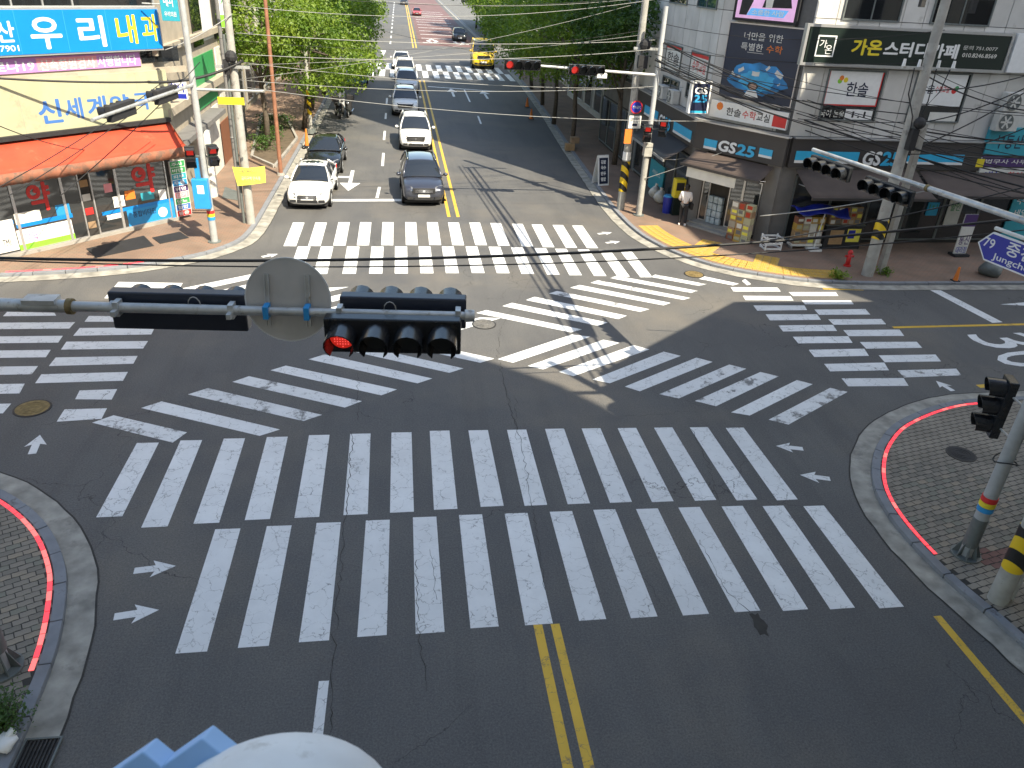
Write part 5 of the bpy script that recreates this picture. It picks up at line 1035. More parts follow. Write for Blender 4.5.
t2 = thing('white_plate', 'white rectangular plate below the round parking sign', 'sign', (B.x, B.y-.24, 3.9)); obj('plate', Fr.B(-.17, .38, 3.75, 4.28, .0, .015), 'offwhite', t2); text(Fr, '견인지역', -.1, .3, 4.05, 4.2, .02, 'navyb', t2); obj('pictogram', Fr.B(.0, .22, 3.85, 3.95, .015, .02), 'navyb', t2)
B = V(10.58, 33.05, WALK_Z); NES = B; ns = thing('signal_mast', 'pale signal mast on the far right corner with an arm over the road', 'signal mast', tuple(B)); obj('pole', MB().cyl(B, (B.x,B.y,8.6), .12, .09, 16), 'mast', ns, smooth='auto'); obj('base_plate', MB().cyl(B, (B.x,B.y,WALK_Z+.04), .25, .25, 12), 'dkgrey', ns); obj('lower_sleeve', MB().cyl(B, (B.x,B.y,3.0), .135, .13, 14), 'pole', ns, smooth='auto')
e1 = atY(506, 63, 32.9); st_ = atY(652, 75, 33.05); obj('arm', MB().cyl((B.x,B.y,st_.z), e1, .06, .04, 10), 'mast', ns, smooth='auto')
for px, lb, lit in ((582, 'far signal with red lamp lit on the arm before the dark trees', 0), (521, 'red lit signal at the tip of the far arm over the road', 0)):
    u = (px-506)/(652-506); q = e1.lerp(V(B.x,B.y,st_.z), u); signal_head(lb, q+V(0,-.15,.0), (1,.02,0), (0,-1,0), 4, .36, .145, .40, .16, lit, back='black')
q = e1.lerp(V(B.x,B.y,st_.z), .62); obj('camera_box', MB().box(q.x-.2,q.x+.2,q.y-.3,q.y,q.z-.25,q.z-.08), 'white', ns)
ped_head('red pedestrian signal facing the road on the far right mast', (B.x-.18, B.y-.3, 3.75), (-.2,-1,0)); ped_head('red pedestrian signal turned to the store on the far right mast', (B.x+.55, B.y-.1, 3.95), (-.5,-1,0)); obj('signal_bracket', MB().box(B.x-.2,B.x+.5,B.y-.05,B.y+.02,3.85,3.91), 'dkgrey', ns); obj('wrap_box', MB().box(B.x-.17,B.x+.17,B.y-.2,B.y+.1,2.75,3.3), 'pole', ns)
# --- twin utility poles right of the store entrance
B = at(867, 275, WALK_Z); RU = B; t = thing('utility_pole', 'tall weathered utility pole before the store, left one of the pair', 'utility pole', tuple(B), 'concrete utility poles'); obj('shaft', MB().cyl(B, (B.x,B.y,14), .22, .12, 16), 'pole', t, smooth='auto'); band(t, B, .226, 1.55, 2.25, 'hazard', 'hazard_wrap')
obj('crossarm', MB().box(B.x-1.1,B.x+1.1,B.y-.06,B.y+.06,9.75,9.86), 'galv', t); obj('crossarm', MB().box(B.x-.9,B.x+1.1,B.y-.06,B.y+.06,7.35,7.44), 'galv', t); m = MB()
for dx in (-.85,-.3,.4,.95):
    for z in (9.86, 7.44): m.cyl((B.x+dx,B.y,z),(B.x+dx,B.y,z+.22),.06,.045,8)
obj('insulator', m, 'white', t); obj('cutout', MB().box(B.x-.95,B.x-.8,B.y-.2,B.y-.05,9.2,9.7).box(B.x+.85,B.x+1.0,B.y-.2,B.y-.05,9.1,9.7), 'matte', t); obj('jumper_cable', MB().tube([(B.x+.8,B.y-.1,7.4),(B.x+.55,B.y-.25,6.7),(B.x+.15,B.y-.3,6.2),(B.x+.1,B.y-.28,5.3)], .02, 6).tube([(B.x-.5,B.y-.1,7.4),(B.x-.55,B.y-.25,6.6),(B.x-.2,B.y-.3,5.9),(B.x-.1,B.y-.28,5.2)], .02, 6).tube([(B.x+.3,B.y-.1,7.4),(B.x+.2,B.y-.3,6.4),(B.x+.0,B.y-.3,5.6)], .02, 6), 'wire', t)
obj('cable_junction', MB().box(B.x-.12,B.x+.12,B.y-.45,B.y-.2,4.8,5.5).sphere((B.x+.1,B.y-.35,5.7),.2,8,6), 'matte', t)
B = at(880, 273, WALK_Z); t = thing('utility_pole', 'short grey square pole, right one of the pair before the store', 'utility pole', tuple(B)); obj('shaft', MB().box(B.x-.11,B.x+.11,B.y-.11,B.y+.11,WALK_Z,5.6), 'pole', t, bevel=.02); obj('cap', MB().box(B.x-.13,B.x+.13,B.y-.13,B.y+.13,5.601,5.66), 'galv', t)

# ------------------------------------------------------------------ overhead cables
def cable(label, a, b, sag, r=.013, material='wire', name='cable', n=18, group='overhead cables'):
    a, b = V(*a), V(*b); pts = [a.lerp(b, k/n)-V(0,0,4*sag*(k/n)*(1-k/n)) for k in range(n+1)]; o = obj(name, MB().tube(pts, r, 6), material, None, smooth=True); return tag(o, label, 'cable', group)
cable('thick black cable crossing the whole view above the near signals', atY(-25,257.5,15), atY(1060,214,15), .42, .030)
cable('thinner black cable just below the thick one crossing the whole view', atY(-25,259.5,14.8), atY(1060,226,14.8), .46, .014)
LU = V(-6.0, 31.1, 0); rw = random.Random(5)
def hz(px, py, P): return atY(px, py, P.y)
cable('highest pale cable across the road to the far right pole', hz(236,33,LU), hz(655,40,NEU), .25, .012, 'wirew')
cable('second pale cable across the road to the far right pole', hz(238,54,LU), hz(657,49,NES), .3, .012, 'wirew')
cable('third cable across the road passing below the far right signals', hz(240,80,LU), hz(660,86,NES), .3, .010, 'wirew')
cable('cable across the road level with the bus', hz(239,62,LU), hz(690,87,V(0,36,0)), .35, .010, 'wirew')
cable('lowest pale cable across the road towards the store fascia', hz(243,87,LU), hz(730,121,V(0,32,0)), .35, .011, 'wirew')
cable('dark cable bundle from the pharmacy corner to the left utility pole', atY(148,82,29), hz(243,61,LU), .22, .05)
cable('dark cable sagging along the pharmacy ledge', atY(-20,77,27), atY(150,82,29), .06, .035)
for (p0, p1, lb) in (((-10,192),(160,84),'upper of the slanting cables across the orange awning'), ((-10,207),(165,88),'middle slanting cable across the orange awning'), ((60,196),(200,62),'lower slanting cable across the orange awning'), ((-10,122),(85,150),'cable falling to the right across the cream sign')):
    cable(lb, atY(*p0, 22), atY(*p1, 28.6), .12, .013)
cable('cable reaching up from the pharmacy corner to the white pilaster', atY(165,50,29.5), atY(232,14,31), .1, .016, 'wirew')
sx = lambda px, py, Y: atY(px, py, Y)
for (p0, Y0, p1, Y1, sg2, r, mt, lb) in (((655,60),33,(1060,196),24,.35,.035,'wire','thick cable bundle from the far right mast to the right edge'), ((655,66),33,(905,150),26,.3,.02,'wire','cable below the thick bundle to the twin utility poles'), ((655,54),33,(1060,150),24,.4,.014,'wire','thin cable above the thick bundle to the right edge'),
    ((650,46),33.9,(945,62),26,.3,.013,'wire','thin cable from the far right pole to the crossarm of the twin poles'), ((648,20),34,(945,30),26,.5,.012,'wire','uppermost thin cable over the blue poster'),
    ((641,180),33,(800,124),30,.05,.018,'wirew','pale stay cable rising across the store entrance'), ((760,216),27,(930,190),25.5,.1,.02,'wirew','pale cable before the goods under the long brown awning'),
    ((915,62),26,(1060,112),24,.25,.012,'wire','thin cable right of the black sign falling to the right edge'), ((905,128),26,(1060,143),25,.12,.03,'wire','thick black cable from the twin poles to the right edge'), ((905,140),26,(1060,176),25,.15,.018,'wire','cable from the twin poles passing the purple sign'), ((905,150),26,(1060,215),25,.1,.014,'wire','lowest cable from the twin poles to the right edge'),
    ((760,70),30,(1060,118),24,.3,.011,'wire','thin cable across the two white window posters'), ((700,100),33,(905,122),26,.3,.014,'wire','cable under the white window posters'), ((770,240),18,(1060,178),16,.1,.016,'wire','dark cable rising to the right below the right arm')):
    cable(lb, sx(*p0, Y0), sx(*p1, Y1), sg2, r, mt)
for k in range(7):
    cable(('highest','second','third','fourth','fifth','sixth','lowest')[k]+' thin cable strung over the road between the far poles', V(LU.x+rw.uniform(-.4,.4), LU.y, rw.uniform(5.0,9.0)), V(9.98+rw.uniform(-.6,.6), 34.0, rw.uniform(5.4,9.0)), rw.uniform(.2,.6), rw.uniform(.006,.010), 'wire' if k % 2 else 'wirew')
for k in range(8):
    cable(('highest','second','third','fourth','fifth','sixth','seventh','lowest')[k]+' of the short cables hanging before the shop signs', V(RU.x, RU.y, rw.uniform(4.6,7.4)), atY(rw.uniform(1030,1070), rw.uniform(60,215), rw.uniform(23,27)), rw.uniform(.1,.5), rw.uniform(.012,.028), 'wire')
for k in range(9):
    a = V(NES.x+rw.uniform(-.2,.2), NES.y, rw.uniform(6.2,7.3)); b = (V(RU.x, RU.y, rw.uniform(5.0,6.0)) if k % 2 else atY(rw.uniform(1030,1060), rw.uniform(95,205), 24))
    cable('stray cable number '[:12]+('of the tangle, highest','of the tangle, second','of the tangle, third','of the tangle, fourth','of the tangle, fifth','of the tangle, sixth','of the tangle, seventh','of the tangle, eighth','of the tangle, lowest')[k]+', between far mast and store', a, b, rw.uniform(.2,.7), rw.uniform(.012,.024), 'wire')
# heavy bundle along the right side of the road, its shadow falls on the junction
for k, (dx, dz, r) in enumerate(((0,0,.075),(.38,.25,.05),(-.32,.5,.035),(.1,1.2,.02))):
    cable(('thick','second','third','uppermost')[k]+' cable of the bundle running along the right side of the main road', (10.8+dx, 9.0, 10.6+dz*.6), (8.9+dx, 34.0, 10.8+dz*.6), .3, r, 'wire', 'cable', 24, 'cables along the right side of the road')
for (y, w_, lb) in ((13.5, .55, 'cable closure box hung on the bundle nearest the viewer'), (15.9, .55, 'second cable closure box hung on the bundle')):
    c = V(10.8-(y-9)*.076, y, 10.15); t = thing('cable_box', lb, 'cable box', tuple(c), 'closure boxes on the cables'); obj('case', MB().obox(c, (.2,0,0), (0,w_,0), (0,0,.3)), 'matte', t, bevel=.03); obj('strap', MB().box(c.x-.02,c.x+.02,c.y-.3,c.y-.27,c.z+.2,c.z+.45).box(c.x-.02,c.x+.02,c.y+.27,c.y+.3,c.z+.2,c.z+.45), 'galv', t)
q = atY(980, 163, 25); tg_ = thing('yellow_tag', 'small yellow tag hanging on the cables right of the twin poles', 'tag', tuple(q)); obj('tag', MB().box(q.x-.14,q.x+.14,q.y-.02,q.y,q.z-.14,q.z+.14), 'yellow', tg_); obj('clip', MB().box(q.x-.02,q.x+.02,q.y-.02,q.y,q.z+.141,q.z+.2), 'galv', tg_)
# ------------------------------------------------------------------ vehicles
def loft(rings, caps=True):
    m = MB(); n = len(rings[0]); vs = [p for r in rings for p in r]
    fs = [(i*n+k, i*n+(k+1) % n, (i+1)*n+(k+1) % n, (i+1)*n+k) for i in range(len(rings)-1) for k in range(n)]
    if caps: fs += [tuple(range(n-1, -1, -1)), tuple((len(rings)-1)*n+k for k in range(n))]
    return m.add(vs, fs)
CARS = {
 'sedan': dict(L=4.75, W=1.84, H=1.46, body=[(0,.66,.34,.60),(.08,.80,.24,.68),(.35,.90,.2,.80),(1.0,.92,.2,.90),(1.55,.92,.2,.96),(3.3,.92,.2,1.0),(4.1,.91,.22,1.03),(4.6,.86,.26,1.0),(4.75,.74,.4,.82)], gh=(1.35,2.15,3.35,4.3,.80,.60,.96,1.02)),
 'suv': dict(L=4.65, W=1.89, H=1.66, body=[(0,.74,.40,.72),(.07,.86,.28,.84),(.3,.93,.24,.96),(.9,.945,.24,1.04),(1.4,.945,.24,1.08),(3.3,.945,.24,1.10),(4.2,.94,.26,1.10),(4.55,.91,.3,1.06),(4.65,.82,.45,.9)], gh=(1.2,1.95,3.95,4.5,.84,.66,1.07,1.10)),
 'van': dict(L=5.0, W=1.92, H=1.95, body=[(0,.80,.40,.85),(.06,.90,.28,.95),(.25,.95,.24,1.08),(.6,.96,.24,1.16),(.9,.96,.24,1.2),(3.3,.96,.24,1.2),(4.6,.96,.26,1.2),(4.92,.94,.3,1.18),(5.0,.88,.45,1.0)], gh=(.75,1.45,4.6,4.85,.90,.78,1.18,1.2)),
}
def car(kind, label, front, heading, paint, group, rails=False, plate=True, far=False, grille='matte', sunroof=False):
    """front: point on the ground below the middle of the front bumper; heading: direction the nose points"""
    K = CARS[kind]; L, H = K['L'], K['H']; y0, y1, y2, y3, wb, wr, zb0, zb1 = K['gh']; hd = V(heading[0], heading[1], 0).normalized(); c = V(front.x, front.y, 0)-hd*L/2
    name = {'sedan': 'parked_sedan', 'suv': 'queued_car', 'van': 'minibus'}[kind]
    t = thing(name, label, 'minibus' if kind == 'van' else 'car', (c.x, c.y, 0), group, local=True); t.rotation_euler = (0, 0, math.atan2(hd.x, -hd.y))
    Y = lambda y: y-L/2
    rings = []
    for y, w_, zb, zt in K['body']:
        h = [(0,zb),(w_*.80,zb),(w_*.95,zb+.10),(w_,zb+.42*(zt-zb)),(w_*.985,zt-.13),(w_*.93,zt-.035),(w_*.62,zt+.015),(0,zt+.035)]
        rings.append([(x, Y(y), z) for x, z in h]+[(-x, Y(y), z) for x, z in reversed(h[1:-1])])
    obj('body', loft(rings), paint, t, smooth=True, subsurf=1)
    zr = H
    def sheet(name, a, b, c2, d, material, bulge, n=6, k=4, off=.0):   # bilinear patch with a bulge: a,b lower edge  d,c2 upper edge
        a, b, c2, d = V(*a), V(*b), V(*c2), V(*d); nn = (b-a).cross(d-a).normalized(); vs = []
        for j in range(k+1):
            for i in range(n+1): u, v = i/n, j/k; vs.append(a.lerp(b,u).lerp(d.lerp(c2,u), v)+nn*(bulge*4*u*(1-u)*(.6+.4*4*v*(1-v))+off))
        return obj(name, MB().add(vs, [(j*(n+1)+i, j*(n+1)+i+1, (j+1)*(n+1)+i+1, (j+1)*(n+1)+i) for j in range(k) for i in range(n)]), material, t, smooth=True)
    core = MB().hexa([(-wb+.03,Y(y0)+.05,zb0-.1),(wb-.03,Y(y0)+.05,zb0-.1),(wb-.03,Y(y3)-.05,zb1-.1),(-wb+.03,Y(y3)-.05,zb1-.1),(-wr+.03,Y(y1)+.05,zr-.05),(wr-.03,Y(y1)+.05,zr-.05),(wr-.03,Y(y2)-.05,zr-.05),(-wr+.03,Y(y2)-.05,zr-.05)])
    obj('cabin', core, 'matte', t)
    sheet('windscreen', (-wb,Y(y0),zb0), (wb,Y(y0),zb0), (wr,Y(y1),zr-.03), (-wr,Y(y1),zr-.03), 'glass_car', .07)
    sheet('rear_window', (wb,Y(y3),zb1), (-wb,Y(y3),zb1), (-wr,Y(y2),zr-.03), (wr,Y(y2),zr-.03), 'glass_car', .06)
    ym0, ym1 = (y0+y3)/2+.05, (y1+y2)/2+.05
    for s in (1, -1):
        for (q0, q1, r0, r1) in ((y0, ym0, y1, ym1), (ym0, y3, ym1, y2)):
            P = [(s*(wb+.035),Y(q0)+.06,(zb0+zb1)/2), (s*(wb+.035),Y(q1)-.04,(zb0+zb1)/2), (s*(wr+.02),Y(r1)-.04,zr-.05), (s*(wr+.02),Y(r0)+.04,zr-.05)]
            sheet('side_window', *(P if s > 0 else [P[1],P[0],P[3],P[2]]), 'glass_car', .02, 4, 3)
    n = 8; vs = []
    for j in range(n+1):
        for i in range(n+1):
            u, v = i/n*2-1, j/n; yy = Y(y1)-.04+(y2-y1+.08)*v; ww = (wr+.03)*(1-.06*(2*v-1)**2); vs.append((u*ww, yy, zr+.03-.055*u*u-.045*(2*v-1)**2))
    ro = obj('roof', MB().add(vs, [(j*(n+1)+i, j*(n+1)+i+1, (j+1)*(n+1)+i+1, (j+1)*(n+1)+i) for j in range(n) for i in range(n)]), paint, t, smooth=True); sm = ro.modifiers.new('t','SOLIDIFY'); sm.thickness = .05; sm.offset = -1
    if sunroof: obj('sunroof', MB().add([(x*wr*.78, Y(y1)+.12+(y2-y1-.25)*v, zr+.036-.055*(x*.78)**2-.045*(2*v-1)**2) for v in (.0,.25,.5,.75,1.) for x in (-1,-.5,0,.5,1)], [(j*5+i, j*5+i+1, (j+1)*5+i+1, (j+1)*5+i) for j in range(4) for i in range(4)]), 'glass_car', t, smooth=True)
    for s in (1, -1):
        for (p, q) in (((s*(wb+.02),Y(y0),zb0-.02), (s*wr,Y(y1),zr-.02)), ((s*(wb+.02),Y(y3),zb1-.02), (s*wr,Y(y2),zr-.02))): obj('pillar', MB().tube([p, tuple((V(*p)+V(*q))/2+V(s*.03,0,0)), q], .042, 6), paint, t, smooth=True)
        if rails: obj('roof_rail', MB().tube([(s*(wr-.02),Y(y1)+.15,zr+.01),(s*(wr-.02),Y(y1)+.3,zr+.06),(s*(wr-.02),Y(y2)-.3,zr+.06),(s*(wr-.02),Y(y2)-.12,zr+.01)], .018, 6), 'chrome', t, smooth=True)
        m = MB().sphere((s*(K['W']/2+.13), Y(y0)+.30, zb0+.06), .11, 10, 6, .75); mi = obj('mirror', m, paint, t, smooth=True); obj('mirror_foot', MB().cyl((s*(K['W']/2-.08),Y(y0)+.3,zb0-.02),(s*(K['W']/2+.06),Y(y0)+.3,zb0+.04),.025), 'matte', mi)
        fb = K['body'][1]; hw = fb[1]; hz_ = K['body'][2][3]-.16
        hl = obj('headlight', MB().add([(s*.48,Y(.02)-.035,hz_-.07),(s*(hw-.04),Y(.10)-.0,hz_-.10),(s*(hw+.05),Y(.42),hz_+.06),(s*(hw-.06),Y(.42)-.06,hz_+.13),(s*.50,Y(.15)-.04,hz_+.09)], [(0,1,2,3,4)]), 'headl', t); hl.modifiers.new('t','SOLIDIFY').thickness = .05
        obj('fog_recess', MB().obox((s*.60,Y(.03)-.03,.42),(.13,.02,0),(0,.03,0),(0,0,.055)), 'matte', t)
        for yw in (.19, .795):
            x = s*(K['W']/2-.10); r = .335 if kind == 'sedan' else .36; yc = Y(L*yw)
            ty = obj('wheel', MB().cyl((x-.11,yc,r),(x+.11,yc,r),r,r,24), 'rubber', t, smooth='auto'); obj('rim', MB().cyl((x+s*.095,yc,r),(x+s*.116,yc,r),r*.68,r*.62,16), 'paints', ty); obj('hub', MB().cyl((x+s*.112,yc,r),(x+s*.122,yc,r),r*.2,r*.2,8), 'matte', ty)
            obj('wheel_arch', MB().ring((s*(K['W']/2-.005) if s > 0 else s*(K['W']/2-.005)-.012,yc,r+.01),(1,0,0),r*.96,r*1.17,24,.016), 'matte', t)
        obj('tail_light', MB().obox((s*.72,Y(L)-.02,zb1-.16),(.12,0,0),(0,.03,0),(0,0,.09)), 'red', t)
        obj('door_handle', MB().box(s*(K['W']/2)-.012,s*(K['W']/2)+.012,Y(y0)+1.15,Y(y0)+1.3,zb0-.15,zb0-.12), paint if far else 'chrome', t)
    hz_ = K['body'][2][3]-.18
    g = obj('grille', MB().obox((0,Y(.0)-.02,hz_-.03),(.40 if kind == 'sedan' else .5,0,0),(0,.035,.0),(0,0,.085 if kind == 'sedan' else .115)), grille, t, bevel=.02); m = MB()
    for k in range(3): m.obox((0,Y(0)-.058,hz_-.085+.05*k),(.38,0,0),(0,.004,0),(0,0,.007))
    obj('grille_bar', m, 'chrome', g); obj('emblem', MB().cyl((0,Y(0)-.075,hz_-.03),(0,Y(0)-.055,hz_-.03),.055,.055,14), 'chrome', g)
    obj('lower_intake', MB().obox((0,Y(.03)-.02,.40),(.42,0,0),(0,.04,0),(0,0,.06)), 'matte', t)
    if plate: obj('number_plate', MB().obox((0,Y(0)-.045,.53),(.26,0,0),(0,.008,0),(0,0,.055)), 'white', t)
    obj('underbody', MB().box(-K['W']/2+.12,K['W']/2-.12,Y(.3),Y(L-.3),.14,.26), 'matte', t)
    wp = MB().tube([(-.5,Y(y0)-.01,zb0+.03),(.1,Y(y0)+.0,zb0+.05)], .010, 5); obj('wiper', wp, 'matte', t); obj('wiper', MB().tube([(.05,Y(y0)-.02,zb0+.03),(.6,Y(y0)+.02,zb0+.04)], .010, 5), 'matte', t)
    return t
D = (0, -1)
car('sedan', 'white sedan parked at the left kerb, nearest to the crossing', at(308,211), (-.02,-1), 'paintw', 'cars parked at the left kerb', sunroof=True)
car('sedan', 'black sedan parked right behind the white sedan', V(at(308,209).x+.15, at(308,209).y+5.9, 0), (-.0,-1), 'paintk', 'cars parked at the left kerb')
car('suv', 'slate blue car first in the queue at the stop line', at(424,207.5), (.03,-1), 'paintb', 'cars queuing at the stop line', rails=True)
car('suv', 'white car with roof rails second in the queue', at(416,152), (.01,-1), 'paintw', 'cars queuing at the stop line', rails=True)
car('suv', 'white car third in the queue', at(405.5,117), (0,-1), 'paintw', 'cars queuing at the stop line', far=True)
car('suv', 'silver car fourth in the queue', at(407,95), (0,-1), 'paints', 'cars queuing at the stop line', rails=True, far=True)
car('suv', 'white car fifth in the queue', at(405,81), (0,-1), 'paintw', 'cars queuing at the stop line', far=True)
car('sedan', 'white car sixth and last in the queue', at(401.5,70), (0,-1), 'paintw', 'cars queuing at the stop line', far=True)
car('van', 'yellow minibus standing at the right kerb below the trees', at(483,69), (-.05,-1), 'painty', None).scale = (1.25, 1.2, 1.38)
car('suv', 'dark car driving away far up the road on the right', at(460,42), (0,-1), 'paintd', None, far=True)
car('sedan', 'small red car far up the road on the red surface', at(417,16), (0,-1), 'paintr', None, far=True)
car('suv', 'dark car at the far end of the road', at(404,5), (0,-1), 'paintd', None, far=True)
car('sedan', 'white car far up the road at the left', at(377,13), (0,-1), 'paintw', None, far=True)
# blue truck half hidden by leaves
c = at(357, 89); t = thing('delivery_truck', 'small blue truck half hidden under the left trees', 'truck', (c.x, c.y, 0))
obj('cab', loft([[(c.x-.8,c.y+y,.5),(c.x+.8,c.y+y,.5),(c.x+.8,c.y+y,z),(c.x-.8,c.y+y,z)] for y, z in ((0,1.1),(.15,1.2),(.5,1.95),(1.5,2.0))]), 'paintu', t, bevel=.06); obj('windscreen', MB().add([(c.x-.7,c.y+.14,1.25),(c.x+.7,c.y+.14,1.25),(c.x+.66,c.y+.44,1.88),(c.x-.66,c.y+.44,1.88)], [(0,1,2,3)]), 'glass_car', t)
obj('bed', MB().box(c.x-.85,c.x+.85,c.y+1.6,c.y+4.4,.75,.9).box(c.x-.85,c.x-.8,c.y+1.6,c.y+4.4,.9,1.3).box(c.x+.8,c.x+.85,c.y+1.6,c.y+4.4,.9,1.3), 'paintu', t); obj('tarpaulin', MB().box(c.x-.78,c.x+.78,c.y+1.65,c.y+4.3,.9,1.5), 'offwhite', t, bevel=.1)
for s in (-.72, .72):
    for y in (.7, 3.5): obj('wheel', MB().cyl((c.x+s-.1,c.y+y,.32),(c.x+s+.1,c.y+y,.32),.32,.32,16), 'rubber', t)
    obj('headlight', MB().box(c.x+s-.12,c.x+s+.08,c.y-.03,c.y+.02,.8,.95), 'headl', t)
# motorcycles by the left kerb
def motorbike(label, c, ang, col):
    t = thing('motorcycle', label, 'motorcycle', (c.x, c.y, 0), 'motorcycles at the left kerb', local=True); t.rotation_euler = (0, 0, ang)
    for y in (-.65, .65):
        wh = obj('wheel', MB().ring((-.06,y,.3),(1,0,0),.20,.30,20,.12), 'rubber', t); obj('rim', MB().ring((-.03,y,.3),(1,0,0),.17,.21,16,.06).cyl((-.05,y,.3),(.05,y,.3),.05), 'paints', wh)
        for k in range(3): a = k*math.pi/3; obj('spoke', MB().cyl((0,y-.18*math.cos(a),.3-.18*math.sin(a)),(0,y+.18*math.cos(a),.3+.18*math.sin(a)),.012), 'paints', wh)
    obj('frame', loft([[(-.1,y,z0),(.1,y,z0),(.13,y,z1),(-.13,y,z1)] for y, z0, z1 in ((-.35,.35,.8),(-.2,.28,.75),(.25,.28,.72),(.6,.45,.78))]), col, t, bevel=.03); obj('seat', loft([[(-w_,y,z),(w_,y,z),(w_*.7,y,z+.1),(-w_*.7,y,z+.1)] for y, w_, z in ((-.1,.1,.76),(.1,.15,.78),(.6,.14,.82))]), 'matte', t, smooth=True)
    obj('fork', MB().cyl((-.09,-.65,.3),(-.07,-.42,1.0),.025).cyl((.09,-.65,.3),(.07,-.42,1.0),.025), 'chrome', t); obj('handlebar', MB().tube([(-.36,-.25,1.02),(-.2,-.4,1.05),(.2,-.4,1.05),(.36,-.25,1.02)], .018), 'matte', t); obj('headlight', MB().sphere((0,-.56,.92),.1,10,6), 'headl', t, smooth=True)
    obj('front_fairing', MB().add([(-.2,-.5,.5),(.2,-.5,.5),(.22,-.48,.98),(-.22,-.48,.98),(0,-.62,.5),(0,-.6,1.0)], [(0,4,5,3),(4,1,2,5)]), col, t).modifiers.new('t','SOLIDIFY').thickness = .03
    obj('top_box', MB().box(-.24,.24,.5,.95,.92,1.32), col, t, bevel=.05); obj('exhaust', MB().cyl((.15,0,.3),(.16,.8,.36),.045), 'chrome', t); obj('mudguard', MB().tube([(0,-.9,.5),(0,-.78,.62),(0,-.62,.64)], .05), 'matte', t)
    return t
c = at(338,117); motorbike('black motorcycle with top box under the left tree', V(c.x,c.y,0), .25, 'paintk'); motorbike('second black motorcycle behind the first one', V(c.x+.75,c.y+.5,0), -.1, 'matte'); motorbike('third motorcycle with pale fairing behind the others', V(c.x+.2,c.y+1.8,0), .1, 'paints')

